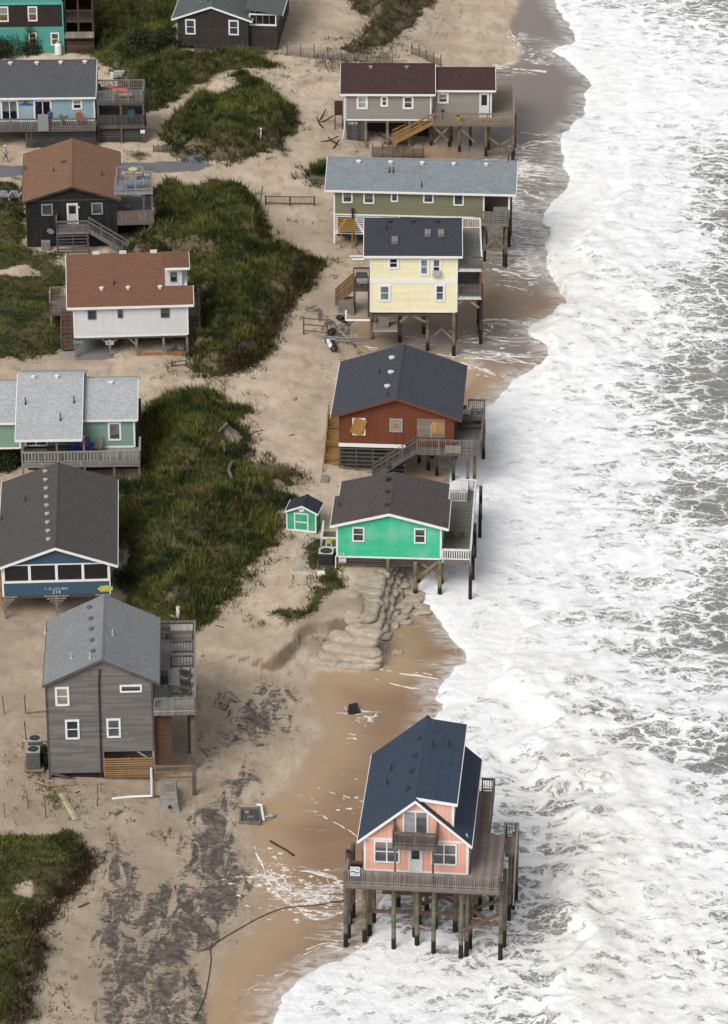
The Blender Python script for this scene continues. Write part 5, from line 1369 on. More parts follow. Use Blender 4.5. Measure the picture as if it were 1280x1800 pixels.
# orange lattice screen standing in front of it
o3 = W(609, 429, 1.9)
o = empty('lattice_screen', o3, h.rz, 'orange wooden lattice screen on two posts before the white slats', 'screen')
hz_ = 22 / (18.3 * .93); wz = 27 / 18.3
om = M('wood', (.36, .20, .05), .2, 'z', .15)
for sx in (-1, 1): MB().box(sx * wz * .36 - .06, sx * wz * .36 + .06, .06, .16, -.4, hz_ + .2).build('post', om, o)
m = MB()
for k in range(8): m.box(-wz / 2 + wz * k / 7 - .055, -wz / 2 + wz * k / 7 + .055, -.02, .02, hz_, hz_ + 1.25)
for k in range(7): m.box(-wz / 2 - .05, wz / 2 + .05, .022, .05, hz_ + 1.22 * k / 6 - .05, hz_ + 1.22 * k / 6 + .05)
m.build('lattice_panel', om, o)
p = W(620.5, 395, 4.0)
MB().cyl((wz * .38, .3, hz_ + .4), (wz * .38, .3, hz_ + 2.0), .09, .09, 8).ball((wz * .38, .3, hz_ + 2.05), .16).build('lamp_pole', M('plain', (.015, .015, .015)), o)

# ================================================================= the beige house with the dark red roof
h = House('beach_house', 'beige house with dark maroon roof and long deck on crossed pilings at the top', 'house', (607, 211), (758, 211.5), 3.9, 0.9)
z = h.zf
mar = M('shingle', (.058, .029, .027), 10.0, .14)
r = h.ridge((599, 111), (765.5, 111.5), (598.4, 165), (765, 165.5), mar, .45, .4)
be = M('siding', (.33, .30, .265), .16, .04, .08, (.2, .16, .12))
h.ridge_wall(be, 0.0, h.w, z)
g1 = M('glass', (.30, .36, .33), .15); g2 = M('glass', (.045, .055, .06), .1); TW = dict(tw=.2)
h.window(627, 168, 646.7, 191.5, 0, g1, **TW); h.window(669, 168, 682.5, 187.3, 0, g2, **TW); h.window(708, 168, 727.3, 191.4, 0, g2, **TW)
h.roof_bits([(652, 119), (715.5, 119)], [(692, 149)], at=h.on_ridge, vmat=M('plain', (.28, .30, .33), .4), vs=.3, ph=.5)
roof1 = h.roof; wall1 = h.wall
# right-hand wing, set back
dyr = .9
r2 = h.ridge((765.5, 118), (871, 118.3), (768, 158.5), (871, 158.5), mar, .42, .35, dy=dyr)
xr_ = h.f(864, 196, dyr)[0]
dz = z - .05
h.roof.name = 'wing_roof'; h.ridge_wall(be, h.w + .06, xr_, dz - .2); h.wall.name = 'wing_wall'
h.window(769, 162.5, 789, 181.5, dyr, g2, **TW)
h.door(842.5, 163, 859.8, 197, dyr, (.72, .74, .75), zbot=dz + .01)
# deck along the front of the wing and out to sea
yf = -.6
x0, zq = h.f(760, 215, yf); xr, _ = h.f(905, 214, yf); yb = h.g(904, 142, dz)[1]
tn = M('wood', (.30, .245, .185), .14, 'y', .15); tr_ = M('wood', (.27, .215, .155), .14, 'x', .15)
h.deck(x0, xr, yf, dyr - .02, dz, tn, rim=.3, rmat=M('wood', (.18, .145, .11), .3, 'z'))
h.deck(xr_ + .02, xr, dyr - .016, yb, dz, tn, rim=.3, rmat=M('wood', (.18, .145, .11), .3, 'z'))
h.rail([(x0 + .06, yf + .06, dz), (xr - .06, yf + .06, dz)], 1.0, tr_, gap=.2, post=3.2)
h.rail([(xr - .06, yf + .12, dz), (xr - .06, yb - .06, dz), (xr_ + .2, yb - .06, dz)], 1.0, M('wood', (.33, .30, .27), .14, 'y'), gap=.2, post=3)
h.stairs((x0 - .02, yf + .08, dz), (h.f(690, 252, yf)[0], yf + .08, h.f(690, 252, yf)[1]), 1.2, (0, 1, 0), M('wood', (.33, .195, .075), .2, 'x', .15), boards=3, risers=True)
pm = M('wood', (.165, .13, .095), .5, 'z', .2, .3)
h.piles([(758, 263.5), (807.5, 270), (854, 274), (901.6, 279)], dz - .1, .15, -.55, pm)
h.piles([(793, 253), (827, 257), (859, 262), (903, 268), (905, 255), (790, 262)], dz - .1, .14, -.5, pm)
for a, c in (((763, 222), (788, 248)), ((790, 222), (763, 250)), ((858, 240), (900, 272)), ((902, 240), (857, 273)), ((810, 226), (835, 250))):
    xa, za = h.f(*a, yf + .3); xc, zc = h.f(*c, yf + .3); MB().beam((xa, yf + .3, za), (xc, yf + .3, zc), .07, .22).build('brace', M('wood', (.19, .145, .10), .3, 'z'), h.root)
# carport underneath
zg_ = h.f(607, 241)[1]
MB().box(.1, h.f(642, 230)[0], .1, .3, zg_ - .4, z - .35).build('skirt_panel', M('wood', (.075, .075, .078), .3, 'x', .25), h.root)
x, zz = h.f(617, 217)
faded_letters('house_sign', (7,), .28, M('plain', (.50, .50, .48), .6), h.root, x, .097, zz)
for px in (643, 681, 720): h.pile(h.f(px, 230)[0], .2, z - .05, .13, -1.2, M('wood', (.22, .18, .13), .5, 'z'), True)
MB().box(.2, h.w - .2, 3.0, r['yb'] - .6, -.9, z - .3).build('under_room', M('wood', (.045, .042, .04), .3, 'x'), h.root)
MB().box(.1, h.w, .1, r['yb'] - .5, z - .3, z - .06).build('floor_frame', M('wood', (.12, .095, .075), .3, 'z', .2), h.root)
MB().tube([(-.05, -.08, z + 2.2), (-.05, -.08, z - .6), (-.25, -.08, zg_ - .1)], .06, 8).build('drain_pipe', WHITE, h.root)
# water tank stand to its left
o = empty('storage_box', W(595.5, 224, 1.9), 0, 'dark brown box on tall legs left of the beige house', 'box')
MB().box(-.42, .42, -.4, .4, 1.45, 2.7).build('box_body', M('wood', (.06, .03, .028), .3, 'z', .2), o)
for sx in (-1, 1):
    for sy in (-1, 1): MB().box(sx * .36 - .05, sx * .36 + .05, sy * .34 - .05, sy * .34 + .05, -.3, 1.45).build('leg', M('wood', DKW, .3, 'z'), o)
# small things on the deck
x, y = h.g(803, 200, dz); o = empty('beach_bucket', h.world(x + .2, yf + .45, dz + .003), 0, 'yellow bucket on the beige house deck behind the rail', 'bucket')
MB().cyl((0, 0, 0), (0, 0, .5), .26, .34, 12).build('bucket_body', M('plain', (.72, .55, .03), .5), o); MB().ball((-.12, .15, .62), .2, .2, .14).build('dark_lid', M('plain', (.03, .03, .05), .5), o)
o = empty('grill', h.world(h.f(778, 200, .3)[0], .4, dz + .003), 0, 'thin black grill standing against the beige house wing', 'grill')
MB().cyl((0, 0, 0), (0, 0, .8), .05, .04, 8).ball((0, 0, .9), .16, .16, .2).build('grill_body', M('plain', (.02, .02, .025), .5), o)

# ================================================================= the weathered grey house
h = House('beach_house', 'weathered grey two-storey house with pale grey roof and raised side deck', 'house', (86.5, 1359.5), (272.5, 1355.5), 2.35, 1.75)
z = h.zf
gs = M('shingle', (.235, .245, .253), 12.0, .12)
gy = M('siding', (.185, .170, .166), .165, .20, .35, (.085, .072, .07))
r = h.gable((178, 1158.8), (75.5, 1204.5), (280.5, 1201), (169, 1045), gs, trim=M('wood', (.12, .10, .09), .3, 'z'), ov=.25, th=.14)
# wall with the open bay cut out at the lower right
x0, zt = h.f(183, 1321.5); xb_ = h.f(269, 1321)[0]
k = r['th'] + .01
p = [(0, 0, z), (x0, 0, z), (x0, 0, zt), (h.w, 0, zt), (h.w, 0, h.rz_at(h.w) - k), (r['xa'], 0, r['za'] - k), (0, 0, h.rz_at(0) - k)]
h.wall = h.part(MB().prism(p[:1] + [p[1], p[2], p[3], p[4], p[5], p[6]], (0, r['yb'] - .3, 0)), 'wall', gy)
MB().box(-.03, .11, -.035, .1, -.3, h.rz_at(0) - k - .02).build('corner_board', M('wood', (.10, .085, .08), .3, 'z'), h.wall)
MB().box(h.w - .11, h.w + .03, -.035, .1, zt, h.rz_at(h.w) - k - .02).build('corner_board', M('wood', (.10, .085, .08), .3, 'z'), h.wall)
g1 = M('glass', (.30, .30, .22), .15); g2 = M('glass', (.035, .042, .05), .08)
h.window(97.8, 1207, 121.3, 1240.5, 0, g1, tw=.15); h.window(211, 1203, 249.5, 1216.8, 0, g2, sash='', tw=.13)
h.window(115.6, 1264.4, 139.3, 1299, 0, g2, tw=.14); h.window(188, 1262.5, 211.8, 1296.3, 0, M('glass', (.10, .11, .125), .1), tw=.14)
xa, za = h.f(173, 1176); xc, zc = h.f(171.5, 1366)
MB().tube([(xa + .1, -.09, za), (xa, -.09, za - 1.0), (xa - .05, -.09, zc)], .06, 8).build('conduit_pipe', M('plain', (.035, .03, .032), .6), h.wall)
h.roof_bits([(157, 1069), (159.5, 1088.5), (160.5, 1107), (161.5, 1126.5), (163.5, 1146)], [], vmat=M('plain', (.13, .13, .135), .6), vs=.26)
h.roof_bits([], [(80, 1112), (198, 1116.5), (125.5, 1157), (158.5, 1157)], pmat=M('plain', (.55, .56, .57), .4), ph=.45)
# rest of the ground floor: dark gap, fallen boards, slatted bay
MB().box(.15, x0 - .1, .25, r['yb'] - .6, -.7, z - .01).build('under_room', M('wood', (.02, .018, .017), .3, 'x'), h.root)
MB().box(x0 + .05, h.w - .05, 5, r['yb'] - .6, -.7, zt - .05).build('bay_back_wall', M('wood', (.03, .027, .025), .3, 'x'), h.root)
MB().box(x0 - .12, x0 + .02, .1, r['yb'] - .6, -.7, zt).build('bay_side_wall', M('wood', (.08, .07, .065), .3, 'z'), h.root)
MB().box(.1, x0, -.04, .02, -.55, -.1).beam((.2, -.06, z + .05), (2.4, -.06, -.15), .05, .2).box(.1, x0, -.03, .03, -.09, .0).build('base_boards', M('wood', (.10, .085, .078), .2, 'z'), h.root)
xs1, zs0 = h.f(269, 1365.5); _, zs1 = h.f(226, 1331)
h.slats(x0, xs1, -.06, zs0, zs1, 9, M('wood', (.31, .185, .085), .2, 'z', .2), .10, 'slat_screen', 3)
MB().box(h.w - .14, h.w, .0, .14, -.7, zt).build('corner_post', M('wood', (.3, .28, .26), .3, 'z'), h.root)
MB().beam((h.w - 1.2, .08, zt - .05), (h.w - .1, .08, zt - .9), .06, .14).build('knee_brace', M('wood', (.25, .22, .2), .3, 'z'), h.root)
xr2 = h.f(346, 1352, -.4)[0]
m = MB()
for k_ in range(3): m.box(xs1 + .1, xr2, -.42, -.38, zs0 + .1 + .45 * k_, zs0 + .22 + .45 * k_)
h.part(m, 'fence_rails', M('wood', (.27, .165, .09), .2, 'z', .2))
# raised deck on the side
yf = -.3
xr, _ = h.f(345, 1256, yf); _, zr_ = h.f(310, 1228.5, yf); _, zb_ = h.f(310, 1257, yf)
dz = zb_ + .34
dw = M('wood', (.36, .35, .325), .14, 'd', .14); rw = M('wood', (.22, .20, .185), .14, 'x', .22)
yb = h.g(337, 1112, dz)[1]
h.deck(h.w + .03, xr, yf, yb, dz, dw, rim=.3, rmat=rw)
h.rail([(h.w + .12, yf + .06, dz), (xr - .06, yf + .06, dz), (xr - .06, yb - .06, dz), (h.w + .3, yb - .06, dz)], 1.0, rw, gap=.2, bw=.035)
dm_ = M('wood', (.13, .105, .085), .5, 'z', .2)
h.piles([(342, 1388), (334.5, 1316), (340, 1345), (338, 1290)], dz - .1, .15, -.15, dm_, True, .6)
MB().box(h.w + .1, h.f(303, 1300, .5)[0], .4, .5, .9, dz - .9).build('board_panel', M('wood', (.10, .055, .038), .18, 'z', .15), h.root)
# box bench with rails in the middle of the deck, bench along the back
def at(px, py, dzz=0.0): x, y = h.g(px, py, dz + dzz); return x, y
xA, yA = at(301, 1174); xB, yB = at(333, 1148)
xB = xr - .2
rk = M('wood', (.12, .105, .095), .14, 'x', .2)
h.rail([(xA, yA, dz), (xB, yA, dz)], 1.0, rk, gap=.2); h.rail([(xA, yA, dz), (xA, yB, dz), (xB, yB, dz)], 1.0, rk, gap=.2)
h.stairs((xB - .1, yA + .1, dz - .0), (xB - .1, yB - .2, dz - 2.6), -(xB - xA - .3), (1, 0, 0), M('wood', (.33, .24, .15), .2, 'x'), rails=False, name='stairwell')
x0b, y0b = at(273, 1117); x1b, _ = at(314, 1117)
o = empty('bench', h.world((x0b + x1b) / 2, yb - .75, dz + .003), h.rz, 'long wooden bench along the far rail of the grey house deck', 'bench'); Lb = x1b - x0b
MB().box(-Lb/2, Lb/2, -.22, .22, .40, .45).build('seat', M('wood', (.30, .24, .16), .1, 'y'), o); MB().box(-Lb/2, Lb/2, .24, .28, .5, .95).build('backrest', M('wood', (.25, .22, .19), .14, 'z'), o)
for sx in (-1, 0, 1): MB().box(sx * Lb * .45 - .05, sx * Lb * .45 + .05, -.2, .2, 0, .4).build('leg', rk, o)
o = empty('planter_box', h.world(xr - 1.0, yb - .8, dz + .003), h.rz, 'grey wooden counter box in the far corner of the grey house deck', 'box')
MB().box(-.75, .75, -.4, .4, 0, .85).build('cabinet', M('wood', (.24, .22, .20), .14, 'z'), o); MB().box(-.8, .8, -.45, .45, .852, .91).build('countertop', M('wood', (.42, .38, .34), .3, 'x', .15), o)
GREY = h; c3 = (.10, .09, .08)
for (px, py, rot, lab) in ((326, 1191, 2.9, 'dark wooden armchair on the grey deck, farthest of the row by the rail'), (327, 1208, 3.0, 'dark wooden armchair in the middle of the row by the grey deck rail'), (328, 1223, 2.8, 'dark wooden armchair nearest the front corner of the grey deck')):
    x, y = at(px, py); deck_chair(h.world(min(x, xr - .75), y, dz + .003), h.rz + rot, lab, c3, 'armchairs along the grey deck rail')
x, y = at(308, 1222)
o = empty('deck_table', h.world(x, y, dz + .003), h.rz, 'low square brown table on the grey deck in front of the armchairs', 'table')
MB().box(-.5, .5, -.5, .5, .48, .53).build('tabletop', M('wood', (.13, .12, .10), .14, 'x'), o)
for sx in (-1, 1):
    for sy in (-1, 1): MB().box(sx*.42 - .04, sx*.42 + .04, sy*.42 - .04, sy*.42 + .04, 0, .48).build('leg', rk, o)
x, y = at(285.5, 1199)
o = empty('grill', h.world(max(x, h.w + .75), y, dz + .003), h.rz, 'dark slatted crate against the grey house wall on the deck', 'crate')
MB().box(-.3, .3, -.35, .35, .02, .7).build('crate_body', M('wood', (.085, .08, .075), .12, 'x', .3), o); MB().box(-.32, .32, -.37, .37, .702, .74).build('crate_lid', rk, o)
# two condensers on the land side
p1 = G(60, 1352); 
ac_unit(Vector((p1.x, p1.y, p1.z + .25)), h.rz, 'grey air conditioner beside the grey house, the nearer of two', 'air conditioners beside the grey house', (.14, .135, .13), (.95, .95, 1.35), top=(.42, .41, .39))
p2 = G(62, 1334)
ac_unit(Vector((p2.x, p2.y + .3, p2.z + .25)), h.rz, 'grey air conditioner beside the grey house, the farther of two', 'air conditioners beside the grey house', (.14, .135, .13), (.95, .95, 1.25), top=(.42, .41, .39))
o = empty('wooden_stand', Vector((p1.x, p1.y + .6, p1.z)), h.rz, 'low wooden stand under the two air conditioners', 'stand')
MB().box(-.7, .7, -1.2, 1.3, .12, .24).build('platform', M('wood', (.25, .2, .15), .14, 'y'), o)
for sx in (-1, 1):
    for sy in (-1, 1): MB().box(sx*.6 - .06, sx*.6 + .06, sy*1.05 - .06, sy*1.05 + .06, -.4, .12).build('leg', M('wood', (.25, .2, .15), .3, 'z'), o)
# ================================================================= the blue house with the screened porch
h = House('beach_house', 'blue house with long dark brown roof and screened porch at the left edge', 'house', (5.5, 1048), (194.2, 1043), 4.25, 2.2)
z = h.zf
dk = M('shingle', (.085, .077, .072), 14.0, .16)
r = h.gable((97, 962.5), (-6, 999), (207, 993.4), (89, 813), dk, ov=.35, th=.15)
bl = M('siding', (.048, .098, .155), .18, .05, .06, (.04, .08, .14))
yp = 2.6
k = r['th'] + .01
h.wall = h.part(MB().box(.03, h.w - .03, yp, r['yb'] - .3, z - .1, r['ze'] - .1), 'wall', bl)
_, zs = h.f(97, 1022); _, zh = h.f(97, 993)
h.part(MB().box(0, h.w, 0, .12, z, zs - .06), 'porch_parapet', bl)
h.part(MB().prism([(0, 0, zh + .1), (h.w, 0, zh + .1), (h.w, 0, h.rz_at(h.w) - k), (r['xa'], 0, r['za'] - k), (0, 0, h.rz_at(0) - k)], (0, .12, 0)), 'gable_panel', bl)
m = MB()
fr = h.part(MB().box(-.03, h.w + .03, -.04, .16, zs - .06, zs + .1).box(0.1, h.w - .1, -.03, .15, zh + .0, zh + .1), 'porch_frame', WHITE)
for px in (6, 52, 99.5, 146, 191.5):
    x, _ = h.f(px, 1008); MB().box(x - .1, x + .1, -.035, .15, zs + .1, zh).build('porch_post', WHITE, fr)
xs_ = [h.f(px, 1008)[0] for px in (6, 52, 99.5, 146, 191.5)]
scr = M('glass', (.014, .015, .017), .35)
for a, c in zip(xs_[:-1], xs_[1:]): MB().box(a + .1, c - .1, .05, .07, zs + .1, zh).build('porch_screen', scr, fr)
for xx in (0, h.w): MB().box(xx - .04, xx + .10 if xx == 0 else xx + .03, -.05, .1, z - .02, r['ze'] - k).build('corner_board', WHITE, h.root)
h.part(MB().box(.03, h.w - .03, .13, yp - .01, z - .1, z - .02), 'porch_floor', M('wood', GREYW, .14, 'y'))
h.roof_bits([(79.8 + (85.4 - 79.8) * k_ / 8, 830 + (949.5 - 830) * k_ / 8) for k_ in range(9)], [(45, 881), (3, 913.5)], vmat=M('plain', (.42, .42, .41), .5), vs=.27, ph=.45)
x, zz = h.f(99.5, 1034.6); faded_letters('house_name', (4, 8), .20, M('plain', (.44, .48, .52), .6), h.root, x, -.003, zz)
x, zz = h.f(99.5, 1040.6); text_mesh('house_number', '214', .42, M('plain', (.66, .68, .70), .6), h.root, (x, -.012, zz))
x, zz = h.f(185.5, 1034.5)
m = MB(); n_ = 14
pts = [(x + (.62 if i % 2 else .52) * math.cos(2 * math.pi * i / n_), -.05, zz + (.30 if i % 2 else .24) * math.sin(2 * math.pi * i / n_)) for i in range(n_)]
m.prism(pts, (0, .04, 0)); sg = h.part(m, 'yellow_sign', M('plain', (.62, .56, .07), .5))
MB().box(x - .3, x + .3, -.06, -.052, zz - .28, zz - .2).build('green_line', M('plain', (.12, .28, .12), .6), sg)
pz = M('wood', (.22, .19, .16), .5, 'z', .2)
for px in (8.5, 99.5, 190):
    x, _ = h.f(px, 1050); h.pile(x, .15, z - .02, .09, -.6, pz, True)
    b_ = MB()
    for k_ in range(4):
        wd = .95 - .22 * k_; b_.box(max(x - wd, 0), min(x + wd, h.w), .02, .06, z - .18 - .22 * k_, z - .06 - .22 * k_)
    b_.build('post_bracket', M('wood', (.24, .20, .17), .3, 'z'), h.root)
for xx in (.2, h.w * .5, h.w - .2):
    for yy in (4, 8, 12): h.pile(xx, yy, z - .1, .11, -.6, pz, True)
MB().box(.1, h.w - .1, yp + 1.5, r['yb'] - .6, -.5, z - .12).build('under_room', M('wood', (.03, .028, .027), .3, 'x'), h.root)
MB().box(.1, h.w - .1, .14, r['yb'] - .6, z - .3, z - .105).build('floor_frame', M('wood', (.09, .075, .065), .3, 'z'), h.root)
MB().box(-.6, -.1, .5, 3.0, 1.0, 3.2).build('side_stair_panel', M('wood', (.34, .19, .08), .2, 'z'), h.root)

# ================================================================= the seafoam house
h = House('beach_house', 'seafoam green house with pale grey roofs in three sections and a front deck', 'house', (30, 788), (242.5, 785), 4.6, 2.2)
z = h.zf
pg = M('shingle', (.40, .415, .425), 16.0, .06)
sf = M('siding', (.225, .355, .28), .17, .04, .06, (.1, .22, .17))
r = h.ridge((144.8, 666), (240.5, 664.4), (145.5, 737.7), (243.8, 737), pg, .42, .3, th=.14)
xm1 = h.f(147.5, 787)[0]; xm0 = h.f(30.5, 787)[0]
h.roof_bits([(196, 674)], [], at=h.on_ridge, vmat=M('plain', (.8, .8, .8), .4), vs=.3)
rr_right = dict(h.rr)
h.ridge_wall(sf, xm1 - .3, r['x1'] - .25, z)
h.window(190.4, 741.7, 212.9, 774, 0, M('glass', (.06, .07, .085), .1), sash='', tw=.16)
roofR = h.roof
r = h.ridge((-80, 671.5), (27.5, 670.5), (-80, 744), (28.5, 743), pg, .42, .3, th=.14, run=rr_right['run'])
h.roof.name = 'left_roof'; h.ridge_wall(sf, -4.5, xm0 + .3, z); h.wall.name = 'left_wall'
r = h.ridge((27.7, 656), (143, 654.4), (30.5, 773.7), (147.3, 771), pg, .42, .3, th=.15, dy=-2.6)
h.roof.name = 'middle_roof'
h.roof_bits([(59.5, 663.5), (101, 662.5)], [], at=h.on_ridge, vmat=M('plain', (.8, .8, .8), .4), vs=.3)
h.roof_bits([], [(45, 710), (130.3, 708), (106.5, 738.5)], at=h.on_ridge, ph=.6)
rm = h.rr; yw = .3
kk = rm['th'] + .01
zq = lambda y: rm['ze'] + (y - (rm['dy'] - rm['ov'])) * rm['slope'] if y < rm['yr'] else rm['zr'] - (y - rm['yr']) * rm['slope']
x0, x1 = xm0 + .05, xm1 - .05
ye = rm['yb'] - .5
h.part(MB().prism([(x0, yw, z), (x0, ye, z), (x0, ye, zq(ye) - kk), (x0, rm['yr'], rm['zr'] - kk), (x0, yw, zq(yw) - kk)], (x1 - x0, 0, 0)), 'middle_wall', sf)
xa, _ = h.f(44, 785, yw); xb, _ = h.f(84.5, 785, yw)
h.win(xa, xb, z + .05, z + 2.2, yw, M('glass', (.02, .025, .03)), sash='v', tw=.14, name='sliding_door')
# deck
yf = -2.75
xl, _ = h.f(37.7, 810, yf); xr, _ = h.f(247, 810, yf)
dz = z - .05
h.deck(xl, xr, yf, -.02, dz, M('wood', (.30, .275, .25), .14, 'x', .12), rim=.34, rmat=M('wood', (.20, .18, .165), .3, 'z'))
h.rail([(xl + .06, -.1, dz), (xl + .06, yf + .06, dz), (xr - .06, yf + .06, dz), (xr - .06, -.1, dz)], 1.0, M('wood', (.34, .32, .29), .14, 'x', .12), gap=.26, bw=.10, top=.16)
for px in (39, 100, 147.5):
    x = h.f(px, 790, yf)[0]; h.part(MB().box(x - .08, x + .08, yf + .12, yf + .28, -.6, rm['ze'] + .05), 'porch_post', M('wood', (.24, .15, .10), .5, 'z'))
for px in (200, 244): h.pile(h.f(px, 800, yf)[0], yf + .3, dz - .1, .1, -.6, None, True)
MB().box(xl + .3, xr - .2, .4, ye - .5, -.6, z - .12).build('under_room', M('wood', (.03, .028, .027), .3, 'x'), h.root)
def slat_chair(loc, rz, lab, col, grp=None): 
    o = empty('lounge_chair', loc, rz, lab, 'chair', grp); mt = M('plain', col, .5, 0, .15)
    m = MB()
    for k_ in range(4): m.box(-.3, .3, -.3 + k_*.15, -.18 + k_*.15, .36 - k_*.03, .40 - k_*.03)
    m.build('seat', mt, o); m = MB()
    for k_ in range(5): m.beam((-.28 + k_*.14, .28, .28), (-.28 + k_*.14, .62, 1.05), .11, .035)
    m.build('backrest', mt, o)
    for sx in (-1, 1):
        MB().box(sx*.4 - .07, sx*.4 + .07, -.4, .42, .56, .60).build('armrest', mt, o); MB().box(sx*.38 - .04, sx*.38 + .04, -.36, -.26, 0, .56).build('leg', mt, o); MB().box(sx*.38 - .04, sx*.38 + .04, .26, .36, 0, .56).build('leg', mt, o)
    return o
SEA = h
for px, py, lab in ((131, 790, 'bright blue slatted chair on the seafoam house deck, left of the pair'), (153, 789.5, 'bright blue slatted chair on the seafoam house deck, right of the pair')):
    x, y = h.g(px, py + 5, dz); slat_chair(h.world(x, min(y, -.6), dz + .003), h.rz + .2, lab, (.02, .05, .36), 'blue chairs on the seafoam deck')
x, y = h.g(171.5, 789, dz); slat_chair(h.world(x, min(y, -.6), dz + .003), h.rz - .3, 'grey slatted chair on the seafoam deck right of the blue chairs', (.20, .19, .18))
x, y = h.g(122, 790, dz); o = empty('side_table', h.world(x - .9, min(y, -.7), dz + .003), h.rz, 'low dark bench on the seafoam deck left of the blue chairs', 'bench')
MB().box(-.9, .9, -.25, .25, .4, .46).build('seat', M('plain', (.06, .07, .08), .6), o)
for sx in (-1, 1): MB().box(sx*.8 - .04, sx*.8 + .04, -.22, .22, 0, .4).build('leg', M('plain', (.06, .07, .08), .6), o)

# ================================================================= the white house with brown roof
h = House('beach_house', 'white raised house with brown shingle roof and open carport below', 'house', (130.5, 593.5), (331.5, 588), 4.2, 2.2)
z = h.zf
br = M('shingle', (.175, .082, .051), 18.0, .12)
r = h.ridge((112.5, 447), (331.5, 441.5), (121.5, 540.7), (338.5, 535.3), br, .62, .35)
# the seaward part of the upper slope is cut back by a small dormer: rebuild the roof with that notch
bpy.data.objects.remove(h.roof.children[1] if h.roof.children[1].name.startswith('never') else [c for c in h.roof.children if c.name.startswith('ridge_cap')][0])
for c in list(h.roof.children): bpy.data.objects.remove(c)
bpy.data.objects.remove(h.roof)
pn = h.on_ridge(290.3, 502.5); xn = pn.x; yn = pn.y; zn = pn.z
xe = r['x1'] + .18; y0 = -r['ov']
m = MB()
m.slab([(r['x0'], y0, r['ze']), (xn, y0, r['ze']), (xn, r['yr'], r['zr']), (r['x0'], r['yr'], r['zr'])], r['th'])
m.slab([(xn, y0, r['ze']), (xe, y0, r['ze']), (xe, yn, zn), (xn, yn, zn)], r['th'])
m.slab([(r['x0'], r['yr'], r['zr']), (xe - .5, r['yr'], r['zr']), (xe - .5, r['yb'], r['ze']), (r['x0'], r['yb'], r['ze'])], r['th'])
h.roof = h.part(m, 'roof', br)
MB().box(r['x0'], xe, y0 - .05, y0 - .003, r['ze'] - .22, r['ze'] - .005).build('fascia', WHITE, h.roof)
t_ = MB()
for x, ya, za, yb_, zb in ((r['x0'] - .05, y0, r['ze'], r['yr'], r['zr']), (xe + .003, y0, r['ze'], yn, zn)):
    t_.prism([(x, ya, za - .005), (x, yb_, zb - .005), (x, yb_, zb - .2), (x, ya, za - .2)], (.047, 0, 0))
t_.build('rake_board', WHITE, h.roof)
# dormer with its own shallow roof
xd1 = h.f(320, 480, yn)[0]
ztd = h.f(305, 473, yn)[1]
dm = MB().box(xn + .02, xd1, yn, r['yr'] - .02, zn - .3, ztd + .05).build('dormer', M('siding', (.66, .66, .64), .16, .03, .04), h.roof)
zef = h.f(305, 470.5, yn - .45)[1]
x0d = h.g(292, 443.7, r['zr'])[0]; x1d = h.g(331.3, 441.5, r['zr'])[0]
MB().slab([(xn + .01, yn - .45, zef), (x1d, yn - .45, zef), (x1d, r['yr'], r['zr'] + .02), (xn + .01, r['yr'], r['zr'] + .02)], .14).build('dormer_roof', br, dm)
MB().box(xn + .01, x1d, yn - .5, yn - .453, zef - .22, zef - .01).build('fascia', WHITE, dm)
MB().prism([(x1d + .003, yn - .45, zef), (x1d + .003, r['yr'], r['zr'] + .02), (x1d + .003, r['yr'], r['zr'] - .2), (x1d + .003, yn - .45, zef - .2)], (.045, 0, 0)).build('rake_board', WHITE, dm)
xa, za = h.f(299.5, 495, yn); xb, zb = h.f(311, 478.5, yn)
w_ = h.win(xa, xb, za, zb, yn, M('glass', (.02, .03, .035)), trim=M('plain', (.10, .12, .13), .5), tw=.08, sash=''); w_.parent = dm
ww = M('siding', (.72, .73, .72), .15, .03, .05, (.5, .47, .4))
h.ridge_wall(ww, 0, h.w, z, WHITE)
g1 = M('glass', (.035, .055, .06), .1); dkf = M('plain', (.09, .11, .12), .5)
for q_ in ((154.5, 545.7, 169, 561), (207, 544, 215.8, 558.4), (282.8, 541.7, 297.7, 557.7)): h.window(*q_, 0, g1, trim=dkf, tw=.09)
h.roof_bits([(179, 508), (225.5, 506.6), (281.5, 505.5)], [(200.5, 500)], at=h.on_ridge, vmat=M('plain', (.75, .75, .73), .5), vs=.3, ph=.5)
for px in (169, 216, 270): 
    p = h.on_ridge(px, 447); MB().box(p.x - .3, p.x + .3, r['yr'] - .15, r['yr'] + .15, r['zr'] - .05, r['zr'] + .16).build('roof_vent', M('plain', (.75, .75, .73), .5), h.roof)
pz = M('wood', (.21, .19, .165), .5, 'z', .2)
xs_ = [h.f(px, 600)[0] for px in (132.5, 193, 240, 287.5, 329)]
for x in xs_: h.pile(x, .2, z - .05, .10, -.6, pz, True)
for x in xs_[::2]:
    for yy in (3.5, 7): h.pile(x, yy, z - .05, .10, -.6, pz, True)
for x, s_ in ((xs_[1], 1), (xs_[1], -1), (xs_[2], -1), (xs_[0], 1)):
    MB().beam((x, .2, z - .95), (x + s_ * .8, .2, z - .12), .06, .14).build('knee_brace', pz, h.root)
MB().box(.05, h.w - .05, .05, r['yb'] - .6, z - .25, z - .06).build('floor_frame', M('wood', (.10, .085, .075), .3, 'z'), h.root)
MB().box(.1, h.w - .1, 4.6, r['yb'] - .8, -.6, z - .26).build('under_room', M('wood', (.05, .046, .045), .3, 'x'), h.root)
MB().box(.0, h.w, -.2, 4.5, -.3, .06).build('carport_slab', M('plain', (.24, .225, .21), .8, 0, .2), h.root)
x, zz = h.f(193, 603); sg = MB().box(x - .35, x + .35, .04, .08, zz - .2, zz + .2).build('number_board', M('plain', (.5, .5, .48), .6), h.root)
faded_letters('house_number', (3,), .22, M('plain', (.20, .20, .19)), sg, x, .037, zz)
